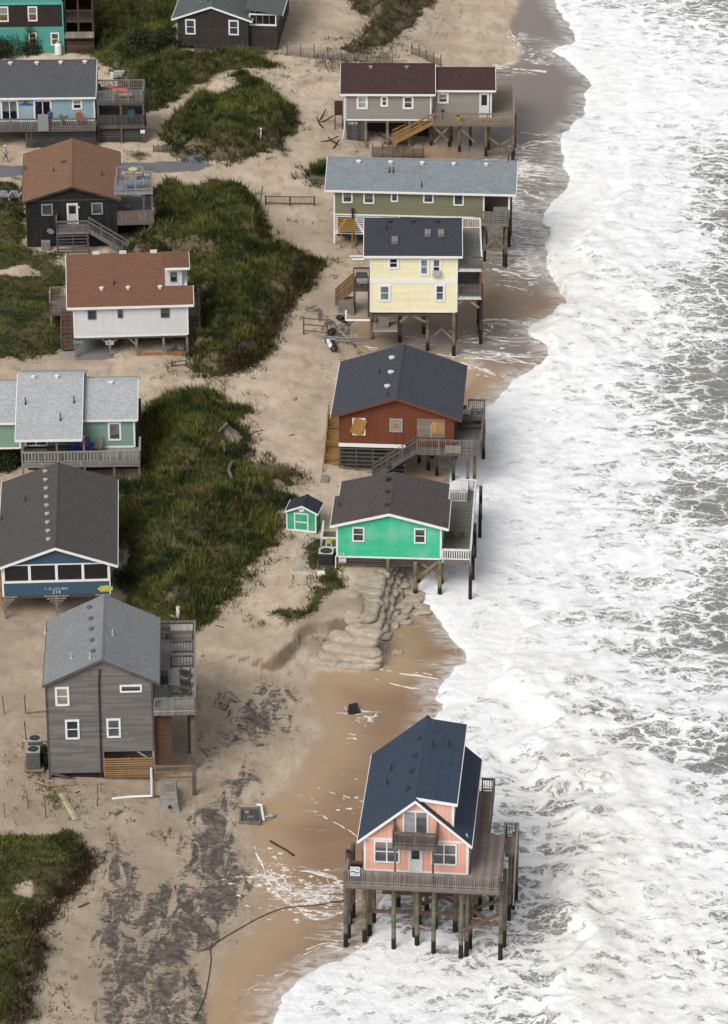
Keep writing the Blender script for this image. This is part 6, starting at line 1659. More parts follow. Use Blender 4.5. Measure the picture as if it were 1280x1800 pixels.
MB().box(h.f(135, 602)[0] - .3, h.f(135, 602)[0] + .5, -.05, .05, z - .55, z - .3).build('teal_board', M('plain', (.10, .36, .34), .5), h.root)
MB().box(xs_[2], xs_[4] - .1, .0, .12, .07, .34).build('parking_bumper', M('wood', (.34, .17, .07), .3, 'x'), h.root)
# side decks and steps
bwn = M('wood', (.15, .10, .078), .2, 'x', .2)
zd = z - .15
def side(xp0, xp1, yd0, yd1, ytop, yst, wst, x_st, nm):
    h.deck(xp0, xp1, yd0, yd1, zd, M('wood', (.22, .16, .13), .14, 'y'), rim=.25, rmat=bwn, name=nm)
    for yy in (yd0 + .1, yd1 - .1): h.pile(xp0 + .1 if xp0 < 0 else xp1 - .1, yy, zd - .1, .08, -.5, pz, True)
x0a, ya = h.g(103, 549, zd); x1a, yb_ = h.g(88, 523, zd)
side(x1a, -.03, ya, ya + 3.4, 0, 0, 0, 0, 'side_deck')
h.rail([(x1a + .8, ya + .05, zd), (x1a + .05, ya + .05, zd), (x1a + .05, ya + 3.3, zd), (-.1, ya + 3.3, zd)], 1.0, M('wood', (.26, .20, .18), .14, 'x'), gap=.2)
xb0, zb0 = h.f(104, 613, ya - 2.5)
yb0 = h.g(106, 616, .15)[1]
h.stairs((-1.15, ya, zd), (-1.15, yb0, .15), 1.05, (1, 0, 0), bwn, rails=[0], boards=2, risers=True)
MB().box(-1.3, .1, yb0 - 1.3, yb0 - .1, -.3, .1).build('concrete_pad', M('plain', (.36, .33, .30), .8), h.root)
yc = h.g(340, 556, zd)[1]
h.deck(h.w + .03, h.w + 1.1, yc, yc + 4, zd, M('wood', (.22, .16, .13), .14, 'y'), rim=.25, rmat=bwn, name='side_deck')
yb1 = h.g(340, 616, .15)[1]
h.stairs((h.w + .06, yc, zd), (h.w + .06, yb1, .15), 1.0, (1, 0, 0), bwn, rails=[1], boards=2, risers=True)
h.rail([(h.w + 1.06, yc + .05, zd), (h.w + 1.06, yc + 3.9, zd)], 1.0, bwn, gap=.2)
MB().box(h.w - .1, h.w + 1.2, yb1 - 2.2, yb1 - .1, -.3, .1).build('concrete_pad', M('plain', (.36, .33, .30), .8), h.root)
WHT = h

# ================================================================= the black house with tan roof
h = House('beach_house', 'black house with tan shingle roof, small front landing and two-level side deck', 'house', (48.5, 434), (207, 430), 2.55, 2.3)
z = h.zf
tn = M('shingle', (.215, .118, .068), 20.0, .12)
r = h.gable((126, 328), (38.6, 356), (213, 351), (118, 243.4), tn, trim=M('wood', (.05, .042, .038), .3, 'z'), ov=.3, th=.14)
bk = M('siding', (.013, .0115, .011), .2, .15, .3, (.05, .03, .022))
h.gable_wall(bk, z - .3, M('wood', (.03, .026, .024), .3, 'z'), band=False)
_, zb = h.f(126, 351.5); MB().box(.1, h.w - .1, -.04, .02, zb - .07, zb + .07).build('trim_band', M('wood', (.06, .05, .048), .3, 'z'), h.wall)
g1 = M('glass', (.045, .065, .06), .1); gf = M('plain', (.30, .32, .31), .5)
h.window(73.3, 358, 92.7, 378.8, 0, g1, sash='', trim=gf, tw=.12); h.window(161, 356, 180.7, 376.7, 0, g1, sash='', trim=gf, tw=.12)
xa, zl = h.f(130, 387.5, -1.6); 
zl = h.f(126, 394, -.02)[1]
h.door(118.5, 357, 136.8, 394, 0, (.55, .56, .54), zbot=zl + .02)
x, zz = h.f(139.5, 363.5); MB().ball((x, -.12, zz), .1).build('porch_lamp', M('plain', (.7, .6, .4), .4), h.root)
h.roof_bits([(112, 285)], [(44.5, 298.5), (94.5, 301.5), (179.5, 308.5)], vmat=M('plain', (.10, .085, .11), .5), vs=.4, ph=.45)
yf = -1.7
x0, _ = h.f(98.6, 405, yf); x1, _ = h.f(156, 405, yf)
gd = M('wood', (.17, .155, .15), .14, 'x', .15)
h.deck(x0, x1, yf, -.03, zl, gd, rim=.25, rmat=M('wood', (.2, .18, .17), .3, 'z'), name='landing')
h.rail([(x0 + .05, -.1, zl), (x0 + .05, yf + .06, zl), (x1 - .05, yf + .06, zl)], 1.0, gd, gap=.2)
h.slats(x0 + .05, x1 - .05, yf + .1, -.2, zl - .35, 7, M('wood', (.10, .09, .085), .3, 'z'), .12, 'slat_skirt', 3)
h.stairs((x1 + .02, yf + .08, zl), (h.f(222, 436, yf)[0], yf + .08, .15), 1.0, (0, 1, 0), gd, boards=2)
for xx in (x0 + .1, x1 - .1): h.pile(xx, yf + .25, zl - .1, .08, -.5, gd, True)
MB().box(x1 + 3.4, x1 + 5.1, yf - .2, yf + 1.4, -.3, .12).build('concrete_pad', M('plain', (.42, .39, .33), .8), h.root)
# dish, condenser panel
x, zz = h.f(89, 404); 
ds = MB().cyl((x, -.35, zz), (x + .02, -.30, zz + .02), .36, .30, 14).build('satellite_dish', M('plain', (.30, .31, .34), .4), h.root); MB().beam((x, -.3, zz), (x - .1, 0, zz - .4), .05).build('dish_arm', M('plain', (.3, .3, .3)), ds)
p = h.g(81.5, 437, 0)
o = empty('air_conditioner', h.world(p[0], -.75, 0.0), h.rz, 'pale flat air conditioner against the front of the black house', 'air conditioner')
MB().box(-.42, .42, -.2, .2, .1, 1.15).build('casing', M('plain', (.27, .27, .25), .5), o, bevel=.03); MB().box(-.36, .36, -.215, -.202, .2, 1.05).build('grille', M('plain', (.2, .2, .19), .6), o)
MB().box(-.45, .45, -.25, .25, -.2, .1).build('base_slab', M('plain', (.35, .34, .32), .8), o)
# side decks on two levels
zl2 = h.f(209, 396, -.1)[1] + .35
yd0 = -.1
xr, _ = h.f(271.5, 397.5, yd0)
wd = M('wood', (.215, .205, .205), .14, 'y', .12); wr_ = M('wood', (.30, .285, .275), .14, 'x', .15)
_, ydb = h.g(252, 350, zl2)
h.deck(h.w + .03, xr, yd0, yd0 + 6.0, zl2, wd, rim=.3, rmat=M('wood', (.15, .115, .10), .3, 'z'), name='lower_deck')
h.rail([(h.w + .1, yd0 + .06, zl2), (xr - .06, yd0 + .06, zl2)], 1.0, M('wood', (.19, .145, .125), .14, 'x'), boards=6)
h.rail([(xr - .06, yd0 + .12, zl2), (xr - .06, yd0 + 5.9, zl2)], 1.0, wr_, gap=.2)
zu = zl2 + 2.75
xru, _ = h.f(268.7, 338, yd0 + .6); yu0 = yd0 + .6
yu1 = h.g(250, 309, zu)[1]
h.deck(h.w - .2, xru, yu0, yu1, zu, wd, rim=.3, rmat=wr_, name='upper_deck')
h.rail([(h.w + .3, yu0 + .06, zu), (xru - .06, yu0 + .06, zu)], 1.0, wr_, gap=.2); h.rail([(xru - .06, yu0 + .1, zu), (xru - .06, yu0 + 2.2, zu), (xru - .9, yu0 + 2.2, zu), (xru - .9, yu1 - .06, zu), (h.w + .1, yu1 - .06, zu), (h.w + .1, yu0 + 1.5, zu)], 1.0, wr_, gap=.3)
h.rail([(h.w + .9, yu1 - 1.2, zu), (xru - 1.5, yu1 - 1.2, zu)], .8, wr_, boards=3, name='bench_back')
for xx in (h.f(254, 400, yu0 + .3)[0], xru - .12):
    for yy in (yu0 + .3, yu0 + 4.5): h.pile(xx, yy, zu - .1, .09, -.5, M('wood', (.13, .115, .105), .5, 'z'), True)
MB().beam((xr - .2, yd0 + .2, zl2 - .3), (h.f(254, 400, yu0 + .3)[0], yd0 + .2, zl2 - 1.6), .08, .16).build('brace', M('wood', (.2, .17, .15), .3, 'z'), h.root)
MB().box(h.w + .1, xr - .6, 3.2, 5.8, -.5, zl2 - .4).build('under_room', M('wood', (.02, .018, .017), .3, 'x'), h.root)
BLK = h
def lounger(loc, rz, lab, col, grp=None, L=1.9, hh=.32):
    o = empty('sun_lounger', loc, rz, lab, 'sun lounger', grp); mt = M('plain', col, .5, 0, .1)
    MB().box(-L*.5, L*.18, -.32, .32, hh, hh + .09).build('seat', mt, o, bevel=.03)
    MB().prism([(L*.18, -.32, hh), (L*.5, -.32, hh + .55), (L*.5 - .05, -.32, hh + .62), (L*.18 - .02, -.32, hh + .09)], (0, .64, 0)).build('backrest', mt, o)
    for sx in (-.42, .15):
        for sy in (-1, 1): MB().box(L*sx - .03, L*sx + .03, sy*.27 - .03, sy*.27 + .03, 0, hh).build('leg', M('plain', (.5, .5, .5), .5), o)
    return o
x, y = h.g(237, 332, zu); lounger(h.world(x, yu0 + .75, zu + .003), h.rz, 'blue sun lounger on the upper deck of the black house', (.06, .20, .50))
x, y = h.g(240, 390, zl2); lounger(h.world(h.w + 2.0, yd0 + .9, zl2 + .003), h.rz, 'blue sun lounger on the lower deck of the black house', (.035, .09, .22))
def stool_table(loc, lab, col):
    o = empty('bar_table', loc, 0, lab, 'table'); mt = M('plain', col, .5, 0, .1)
    MB().cyl((0, 0, .95), (0, 0, 1.0), .42, .42, 16).build('tabletop', mt, o); MB().cyl((0, 0, .04), (0, 0, .95), .06, .06, 8).build('pedestal', mt, o); MB().cyl((0, 0, 0), (0, 0, .04), .3, .3, 14).build('base', mt, o)
stool_table(h.world(h.w + 1.6, yu0 + 3.0, zu + .003), 'pale yellow round table on the upper deck of the black house', (.66, .58, .30))
stool_table(h.world(h.w + 1.0, yd0 + 3.6, zl2 + .003), 'yellow green round table on the lower deck of the black house', (.42, .40, .14))

# ================================================================= the long light blue house
h = House('beach_house', 'long light blue house with slate roof and front deck at upper left', 'house', (-70, 214), (167.5, 211.5), 4.6, 2.4)
z = h.zf
sl = M('shingle', (.085, .090, .100), 22.0, .12)
r = h.ridge((-75, 107.5), (171.8, 103.7), (-75, 174), (166.5, 169.5), sl, .42, .35)
lb = M('siding', (.29, .42, .47), .18, .04, .05, (.15, .26, .3))
h.ridge_wall(lb, 0, h.w, z)
h.roof_bits([(18.5, 112), (65, 111.5), (107, 110.5), (149.5, 109.5)], [], at=h.on_ridge, vmat=M('plain', (.78, .78, .78), .4), vs=.34)
g2 = M('glass', (.012, .015, .022), .1)
for a, c in ((1.5, 32), (59.5, 90.5)):
    xa, _ = h.f(a, 200); xb, zt = h.f(c, 175); h.win(xa, xb, z + .05, zt, 0, g2, sash='v', tw=.17, name='sliding_door')
h.window(127, 173.4, 144.4, 192.3, 0, g2, tw=.17)
# fish and sun plaques between the doors
fm_ = M('plain', (.03, .12, .36), .5)
x, zz = h.f(45.5, 184.5)
pts = [(-1.0, .02), (-.62, .06), (-.3, .22), (.05, .34), (.1, .22), (.5, .16), (.85, .12), (1.05, .34), (1.0, .1), (1.05, -.12), (.85, .03), (.5, -.02), (.1, -.06), (-.3, -.02), (-.6, 0)]
MB().prism([(x + a, -.06, zz + c) for a, c in pts], (0, .04, 0)).build('fish_plaque', fm_, h.root)
x, zz = h.f(45.5, 177.5); MB().cyl((x, -.06, zz), (x, -.02, zz), .2, .2, 12).build('sun_plaque', M('plain', (.40, .14, .05), .5), h.root)
yf = -1.9
dz = z - .05
xr, _ = h.f(168.7, 223, yf)
gw = M('wood', (.115, .105, .10), .14, 'x', .2); gr_ = M('wood', (.165, .155, .148), .14, 'x', .2)
h.deck(0, xr, yf, -.02, dz, gr_, rim=.3, rmat=gw)
h.rail([(.1, yf + .06, dz), (xr - .06, yf + .06, dz)], 1.0, gr_, gap=.2, bw=.06)
x0s, _ = h.f(46.7, 240, yf)
h.slats(x0s, xr - .05, yf + .2, -.1, dz - .4, 9, M('wood', (.055, .05, .048), .3, 'z'), .14, 'slat_skirt', 6)
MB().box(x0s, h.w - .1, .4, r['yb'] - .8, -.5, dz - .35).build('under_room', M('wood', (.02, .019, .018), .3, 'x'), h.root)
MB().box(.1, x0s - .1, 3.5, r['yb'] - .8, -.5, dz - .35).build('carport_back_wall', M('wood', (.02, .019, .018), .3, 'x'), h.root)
for xx in (.2, 3.5, 7.0, x0s): h.pile(xx, yf + .3, dz - .1, .1, -.6, gw, True)
# tower deck on the sea side
yt = -.9
x0t, _ = h.f(171, 215, yt); x1t, zl_ = h.f(255, 222, yt)
_, zr_ = h.f(214, 160.5, yt); zu = zr_ - 1.0
ybt = h.g(251, 156, zu)[1]
h.deck(x0t, x1t, yt, yt + 5.2, dz - .1, gw, rim=.35, rmat=gw, name='lower_deck')
h.rail([(x0t + .06, yt + .06, dz - .1), (x1t - .06, yt + .06, dz - .1), (x1t - .06, yt + 5.1, dz - .1)], 1.0, M('wood', (.085, .078, .072), .14, 'x'), gap=.15, bw=.1)
h.deck(x0t, x1t, yt, ybt, zu, gr_, rim=.35, rmat=M('wood', (.10, .09, .085), .3, 'z'), name='upper_deck')
h.rail([(x0t + .06, ybt - .06, zu), (x0t + .06, yt + .06, zu), (x1t - .06, yt + .06, zu), (x1t - .06, ybt - .06, zu), (x0t + .1, ybt - .06, zu)], 1.0, M('wood', (.22, .20, .19), .14, 'x'), gap=.2, bw=.07)
for xx in (x0t + .12, (x0t + x1t) / 2, x1t - .12):
    for yy in (yt + .15, yt + 5.0): h.pile(xx, yy, zu - .1, .1, -.6, gw, True)
h.slats(x0t + .05, x1t - .05, yt + .25, -.2, dz - .5, 7, M('wood', (.07, .062, .056), .3, 'z'), .22, 'slat_skirt', 4)
MB().box(x0t + .2, x1t - .3, 1.5, yt + 5.0, -.5, dz - .5).build('under_room', M('wood', (.025, .022, .02), .3, 'x'), h.root)
MB().box(x0t + .2, x1t - .2, yt + 5.0, yt + 5.1, dz, zu - .4).build('back_screen', M('wood', (.03, .028, .026), .3, 'x'), h.root)
x, zz = h.f(251, 231.5, yt); MB().box(x - .22, x + .22, yt + .0, yt + .04, zz - .17, zz + .17).build('white_sign', WHITE, h.root)
x, zz = h.f(218.5, 195, yt + 2); MB().box(x - .3, x + .3, yt + 3, yt + 3.1, dz - .1, dz + 1.5).build('door_panel', M('wood', (.30, .19, .09), .3, 'z'), h.root)
BLU = h
x, y = h.g(206, 163, zu)
slat_lounge = lounger
lounger(h.world((x0t + x1t) / 2 - .3, yt + 1.9, zu + .003), h.rz + math.pi, 'pink sun lounger on the upper deck beside the light blue house', (.62, .10, .16), 'loungers on the upper tower deck', hh=.42)
lounger(h.world((x0t + x1t) / 2 + .2, yt + .8, zu + .003), h.rz + math.pi, 'yellow sun lounger on the upper deck beside the light blue house', (.58, .42, .06), 'loungers on the upper tower deck', hh=.3)
x, y = h.g(231, 207, dz); slat_chair(h.world(x, yt + .9, dz - .097), h.rz, 'teal chair on the shaded lower deck beside the light blue house', (.02, .22, .27))
x, y = h.g(144, 206, dz); slat_chair(h.world(h.f(144, 206, -.9)[0], -.85, dz + .003), h.rz + .7, 'orange chair on the front deck of the light blue house', (.48, .13, .05))
o = empty('potted_plant', h.world(h.f(112, 206, -1.0)[0], -1.0, dz + .003), 0, 'leafy potted plant on the front deck of the light blue house', 'plant')
MB().cyl((0, 0, 0), (0, 0, .35), .16, .22, 10).build('pot', M('plain', (.10, .08, .06), .7), o); m = MB()
for k_ in range(26):
    a_ = R.random() * 6.28; l_ = .35 + .4 * R.random(); m.prism([(0, 0, .33), (.25*l_*math.cos(a_) - .05*math.sin(a_), .25*l_*math.sin(a_) + .05*math.cos(a_), .35 + l_*.7), (l_*.8*math.cos(a_), l_*.8*math.sin(a_), .35 + l_)], (.004, .004, 0))
m.build('leaves', M('plain', (.10, .15, .05), .7), o)
xa, za = h.f(67, 222, yf - .1); xb, zb = h.f(84.5, 192, yf - .1)
o = empty('folding_table', h.world((xa + xb) / 2, yf - .12, dz - .25), h.rz, 'pale grey folding table top standing upright at the blue house deck rail', 'table')
MB().box((xa - xb) / 2, (xb - xa) / 2, -.04, .04, 0, zb - za).build('tabletop', M('plain', (.26, .28, .29), .6, 0, .1), o, bevel=.02); m = MB()
for sx in (-1, 1): m.box(sx * (xb - xa) * .35 - .03, sx * (xb - xa) * .35 + .03, .042, .08, .1, zb - za - .1)
m.build('folded_legs', M('plain', (.1, .1, .1), .5), o)

# ================================================================= the dark shingled house at the top
h = House('beach_house', 'dark brown shingled house with grey-green roof and glazed porch at the top', 'house', (313, 78), (437, 81.5), 3.0, 2.5)
z = h.zf
dg = M('shingle', (.10, .118, .112), 24.0, .14)
r = h.gable((370.7, 11.4), (301.6, 33.3), (443, 37), (366, -70), dg, ov=.3, th=.14)
ds = M('siding', (.042, .034, .030), .12, .22, .3, (.07, .05, .04))
h.gable_wall(ds, z - .1, None)
g1 = M('glass', (.05, .055, .075), .1)
w1 = h.window(326.2, 33.7, 343.6, 59.8, 0, g1, tw=.15); w2 = h.window(402.2, 35.4, 419.7, 61.2, 0, g1, tw=.15)
# porch wing
x0, _ = h.f(438, 80, .6); x1, zt = h.f(488, 27, .6); _, zs = h.f(465, 44.5, .6)
xw = h.f(487, 82, .6)[0]
h.part(MB().box(h.w + .02, xw, .6, r['yb'] - 1, -.2, zs - .05), 'porch_wall', ds)
fr = h.part(MB().box(h.w + .02, xw, .57, .7, zs - .05, zs + .12).box(h.w + .02, xw, .57, .7, zt - .02, zt + .12), 'porch_frame', WHITE)
for k_ in range(5):
    x = h.w + .1 + (xw - h.w - .2) * k_ / 4
    if k_ in (0, 4): MB().box(x - .06, x + .06, .572, .7, zs + .12, zt - .02).build('porch_post', WHITE, fr)
    else: MB().box(x - .03, x + .03, .575, .68, zs + .12, zt - .02).build('mullion', M('plain', (.25, .25, .24), .5), fr)
MB().box(h.w + .1, xw - .05, .66, .68, zs + .12, zt - .02).build('pane', M('glass', (.012, .013, .014), .15), fr)
MB().box(xw + .003, xw + .05, .6, r['yb'] - 1, zs, zt).build('pane', M('glass', (.05, .05, .05), .15), fr)
xo = h.f(497, 25, .4)[0]
MB().slab([(h.w - .3, .3, zt + .75), (xo, .3, zt + .2), (xo, r['yb'], zt + .2), (h.w - .3, r['yb'], zt + .75)], .12).build('porch_roof', dg, h.roof)
MB().box(xo + .003, xo + .05, .3, r['yb'], zt + .02, zt + .2).build('fascia', WHITE, h.roof)
h.slats(1.8, h.w + 1.5, -.5, -.1, .7, 5, M('wood', (.07, .06, .052), .3, 'z'), .1, 'slat_skirt', 4)
h.roof_bits([(352, 6)], [(366, 2)], vmat=M('plain', (.2, .2, .2), .5), vs=.3)
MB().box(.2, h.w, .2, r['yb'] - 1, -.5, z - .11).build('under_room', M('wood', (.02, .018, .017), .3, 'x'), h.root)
p = h.g(305, 62, .1); o = empty('rain_barrel', h.world(-.5, .5, .0), 0, 'grey barrel at the left corner of the dark shingled house', 'barrel')
MB().cyl((0, 0, 0), (0, 0, .55), .34, .40, 12).cyl((0, 0, .55), (0, 0, 1.1), .40, .34, 12).build('barrel_body', M('plain', (.12, .125, .13), .5), o); MB().cyl((0, 0, 1.102), (0, 0, 1.16), .36, .36, 12).build('barrel_lid', M('plain', (.3, .31, .32), .5), o)

# ================================================================= the turquoise and black house in the corner
h = House('beach_house', 'two-storey house, dark shingles above turquoise, in the upper left corner', 'house', (-60, 93), (112, 91), 2.75, 2.4)
z = h.zf
tq = M('siding', (.085, .34, .285), .18, .05, .06, (.06, .28, .24))
_, z1 = h.f(60, 47); _, z2 = h.f(60, 8)
h.wall = h.part(MB().box(0, h.w, 0, 8.5, z - .3, z1), 'wall', tq)
h.part(MB().box(.0, h.w, -.02, 8.5, z1 + .002, z2), 'upper_wall', M('siding', (.028, .022, .019), .14, .2, .2, (.04, .03, .025)))
MB().box(-.05, h.w + .1, -.08, .0, z2 + .002, z2 + .25).box(h.w - .02, h.w + .1, -.06, .1, z - .3, z2 - .002).build('trim_boards', M('plain', (.13, .46, .40), .6), h.root)
h.part(MB().box(0, h.w, .0, 8.5, z2 + .252, z2 + 1.4), 'attic_wall', tq)
h.roof = h.part(MB().prism([(-.4, -.4, z2 + 1.4), (-.4, 4.25, z2 + 3.4), (-.4, 8.9, z2 + 1.4)], (h.w + .8, 0, 0)), 'roof', sl)
og = M('glass', (.16, .10, .05), .2)
for q_ in ((-2, 11.4, 14.5, 38), (49.6, 11, 65.3, 37), (89.8, 57, 104, 79.5), (50.8, 57, 64.5, 77.5)): h.window(*q_, -.02 if q_[1] < 40 else 0, og, tw=.13)
bw = M('wood', (.075, .055, .042), .14, 'x', .2)
x0, _ = h.f(113, 40, .3); x1, _ = h.f(165, 40, .3)
for py, nm in ((34, 'upper_deck'), (72, 'lower_deck')):
    _, zd = h.f(140, py, .3); h.deck(h.w + .12, x1, .3, 5, zd, bw, rim=.3, rmat=bw, name=nm)
    h.rail([(h.w + .2, .36, zd), (x1 - .06, .36, zd), (x1 - .06, 4.9, zd)], 1.0, bw, gap=.15)
_, zd = h.f(140, -2, .3); MB().box(h.w + .12, x1 + .2, .1, 5.2, zd, zd + .15).build('porch_roof', M('wood', (.09, .08, .075), .3, 'x'), h.root)
for xx in (h.w + .25, (h.w + x1) / 2, x1 - .1):
    for yy in (.4, 4.8): h.pile(xx, yy, zd, .09, -.6, bw, True)
_, za = h.f(140, 64, 0); _, zb = h.f(140, 51, 0.3)
MB().slab([(h.w + .15, -.4, za), (x1, -.4, za), (x1, .28, zb - .3), (h.w + .15, .28, zb - .3)], .06).build('awning', M('wood', (.22, .19, .16), .3, 'x'), h.root)
h.slats(h.w + .15, x1 - .05, .25, -.2, h.f(140, 72, .3)[1] - .4, 5, M('wood', (.09, .06, .045), .3, 'z'), .3, 'slat_skirt', 3)
MB().box(h.w + .15, x1 - .1, 4.5, 4.7, -.4, zd).build('back_screen', M('wood', (.028, .022, .018), .3, 'x'), h.root)
# ================================================================= sandbags
def bag(L, Wd, H, seed, name='sandbag', mat=None):
    rr = random.Random(seed); V = []; F = []; n = 18; m = 14
    k1, k2 = rr.random() * 6, rr.random() * 6
    for a in range(m + 1):
        t_ = -1 + 2 * a / m
        env = max(0.0, 1 - abs(t_) ** 5) ** .45
        for k in range(n):
            ph = 2 * math.pi * k / n; c, s_ = math.cos(ph), math.sin(ph)
            e = .72
            y = Wd / 2 * math.copysign(abs(c) ** e, c) * (.25 + .75 * env); z = H / 2 * math.copysign(abs(s_) ** e, s_) * (env ** .8)
            wob = 1 + .05 * math.sin(3.1 * t_ * 2 + k1 + ph) + .04 * math.sin(7 * t_ + k2 + 2 * ph)
            sag = -.05 * math.cos(t_ * 4 + k1)
            V.append((L / 2 * t_ + .03 * math.sin(ph * 2 + k2), y * wob, H / 2 + z * wob + sag))
    for a in range(m):
        for k in range(n):
            j = (k + 1) % n; F.append((a * n + k, a * n + j, (a + 1) * n + j, (a + 1) * n + k))
    F.append(tuple(range(n))[::-1]); F.append(tuple(range(m * n, m * n + n)))
    me = bpy.data.meshes.new(name); me.from_pydata(V, [], F)
    for p in me.polygons: p.use_smooth = True
    me.materials.append(mat or BAGM)
    return me
m, t, b = new_mat('sandbag_cloth'); q = N(t); co = q.coord()
oi = q.n('ShaderNodeObjectInfo').outputs['Random']
n_ = q.noise(q.vadd(co, q.comb(q.math('MULTIPLY', oi, 30), 0, 0)), 1.5, 7, .7)
c_ = q.mix(q.ss(n_, .35, .68), (.42, .355, .28), (.26, .213, .162))
c_ = q.mix(q.math('MULTIPLY', oi, .5), c_, (.25, .205, .16))
q.put(b.inputs['Base Color'], c_); b.inputs['Roughness'].default_value = .9
q.put(b.inputs['Normal'], q.bump(q.noise(co, 3.5, 6, .7), .6, .05))
BAGM = m
bags = [bag(2.6, 1.25, .55, i) for i in range(4)]; longb = [bag(4.2, 1.5, .75, 20 + i) for i in range(3)]; flat = [bag(2.2, 1.3, .38, 40 + i) for i in range(3)]
def put_bag(me, p, rz, lab, grp, rx=0.0, ry=0.0):
    o = bpy.data.objects.new('sandbag', me); C.objects.link(o); o.location = p; o.rotation_euler = (rx, ry, rz)
    return tag(o, lab, 'sandbag', grp)
SBG = 'sandbags stacked in the wall under the green house'
# the wall running away from the viewer towards the green house: three courses
c0, c1 = W(655, 1118, .5), W(688, 1002, .5)
nb_ = 17
for i in range(nb_):
    for lv in range(4):
        f_ = (i + (.5 if lv % 2 else 0)) / nb_
        p = c0 + (c1 - c0) * f_
        p.x += 1.0 - .40 * lv + R.uniform(-.18, .18) - .8; p.z = .18 + .47 * lv + R.uniform(-.05, .05)
        put_bag(bags[(i * 3 + lv) % 4], p, R.uniform(-.14, .14) + .05, ['pale sandbag at the foot of the wall below the green house', 'pale sandbag in the lower middle course of the wall below the green house', 'pale sandbag in the upper middle course of the wall below the green house', 'pale sandbag in the top course of the wall below the green house'][lv], SBG, 0, R.uniform(-.05, .1))
# long bags facing the viewer at its near end
for px, py, z, L, rz, lab in ((622, 1176, .30, 1.02, -.02, 'long pale sandbag lying lowest at the near end, right'), (570, 1170, .42, .62, -.25, 'short sandbag lying lowest at the near end, left'),
                             (636, 1164, .72, .80, -.10, 'pale sandbag in the second course from the bottom, right of its neighbour'), (590, 1161, .75, .66, .03, 'pale sandbag in the second course from the bottom, left of its neighbour'),
                             (617, 1150, 1.15, 1.12, -.28, 'longest curved sandbag in the third course at the near end'), (622, 1131, 1.60, .98, -.36, 'brown-tinged sandbag just under the sand at the near end of the wall')):
    p = W(px, py, z); o = put_bag(longb[int(px) % 3], p, rz, lab, 'long sandbags at the near end of the wall'); o.scale = (L, .95, .95)
o = put_bag(longb[0], W(641, 1117, 1.95), -.5, 'topmost slanting sandbag at the near end of the wall', 'long sandbags at the near end of the wall'); o.scale = (.75, .9, .9)
for i, (px, py, rz, sc) in enumerate(((700,1068,.4,1),(716,1072,1.2,.9),(735,1066,-.3,1.1),(722,1056,.2,1.2),(706,1088,.9,.8),(695,1100,1.4,.7),(742,1078,.1,.9),(690,1082,1.1,.9),(712,1096,.2,.6),(678,1050,.7,1),(690,1040,.3,1),(728,1044,-.4,1.1),(680,1120,1.3,.8),(672,1140,1.5,.8),(697,1148,.2,.55),(702,1030,.2,1))):
    g_ = Gb(px, py); o = put_bag(flat[i % 3], g_ - Vector((0, 0, .08)), rz, 'torn flattened sandbag washed out onto the wet sand by the green house pilings' if i != 14 else 'lone torn sandbag lying apart on the brown wet sand', 'loose sandbags washed out of the wall' if i != 14 else None, R.uniform(-.15, .15), R.uniform(-.1, .1)); o.scale = (sc * .8, sc * .7, .8)

# ================================================================= people
def person(loc, rz, label, skin, shirt, pants, hat=None, stride=.16, bend=0.0):
    o = empty('person', loc, rz, label, 'person')
    me = bpy.data.meshes.new('body')
    v = [(0,0,.95),(0,0,1.15),(0,.01,1.38),(0,.0,1.50),(0,-.02,1.62),(0,-.02,1.74),
         (-.18,0,1.40),(-.24,.03,1.13),(-.22,-.10,.90),(-.21,-.14,.80), (.18,0,1.40),(.24,-.03,1.13),(.22,-.14,.92),(.21,-.18,.83),
         (-.09,0,.90),(-.10,stride*.5,.50),(-.10,stride*1.1,.10),(-.10,stride*1.1-.16,.04), (.09,0,.90),(.10,-stride*.6,.50),(.10,-stride*.9,.10),(.10,-stride*.9-.16,.04)]
    e = [(0,1),(1,2),(2,3),(3,4),(4,5),(2,6),(6,7),(7,8),(8,9),(2,10),(10,11),(11,12),(12,13),(0,14),(14,15),(15,16),(16,17),(0,18),(18,19),(19,20),(20,21)]
    rads = [.15,.14,.16,.06,.10,.09,.07,.05,.04,.035,.07,.05,.04,.035,.10,.065,.045,.04,.10,.065,.045,.04]
    me.from_pydata(v, e, [])
    b_ = bpy.data.objects.new('body', me); C.objects.link(b_); b_.parent = o
    b_.modifiers.new('skin', 'SKIN'); 
    for sv_, r_ in zip(me.skin_vertices[0].data, rads): sv_.radius = (r_, r_ * .85)
    me.skin_vertices[0].data[0].use_root = True
    sb = b_.modifiers.new('sub', 'SUBSURF'); sb.levels = sb.render_levels = 1
    me.materials.append(M('plain', skin, .6, 0, .1))
    m = MB().cyl((0, 0, .93), (0, .01, 1.2), .185, .175, 12).cyl((0, .01, 1.2), (0, .01, 1.46), .18, .12, 12)
    for sx in (-1, 1): m.cyl((sx * .13, 0, 1.42), (sx * .235, 0, 1.20), .075, .068, 8)
    m.build('shirt', M('plain', shirt, .8, 0, .1), o, smooth=True)
    m = MB().cyl((0, 0, .80), (0, 0, .98), .175, .16, 12)
    for sx, sy in ((-1, stride * .45), (1, -stride * .5)): m.cyl((sx * .09, 0, .86), (sx * .10, sy, .52), .11, .09, 10)
    m.build('shorts', M('plain', pants, .8, 0, .1), o, smooth=True)
    if hat: MB().ball((0, -.02, 1.73), .115, .125, .10, 10, 6).cyl((0, -.02, 1.72), (0, -.16, 1.70), .09, .08, 8).build('cap', M('plain', hat, .7, 0, .1), o, smooth=True)
    else: MB().ball((0, .01, 1.71), .11, .12, .12, 10, 6).build('hair', M('plain', (.03, .02, .015), .7), o, smooth=True)
    return o
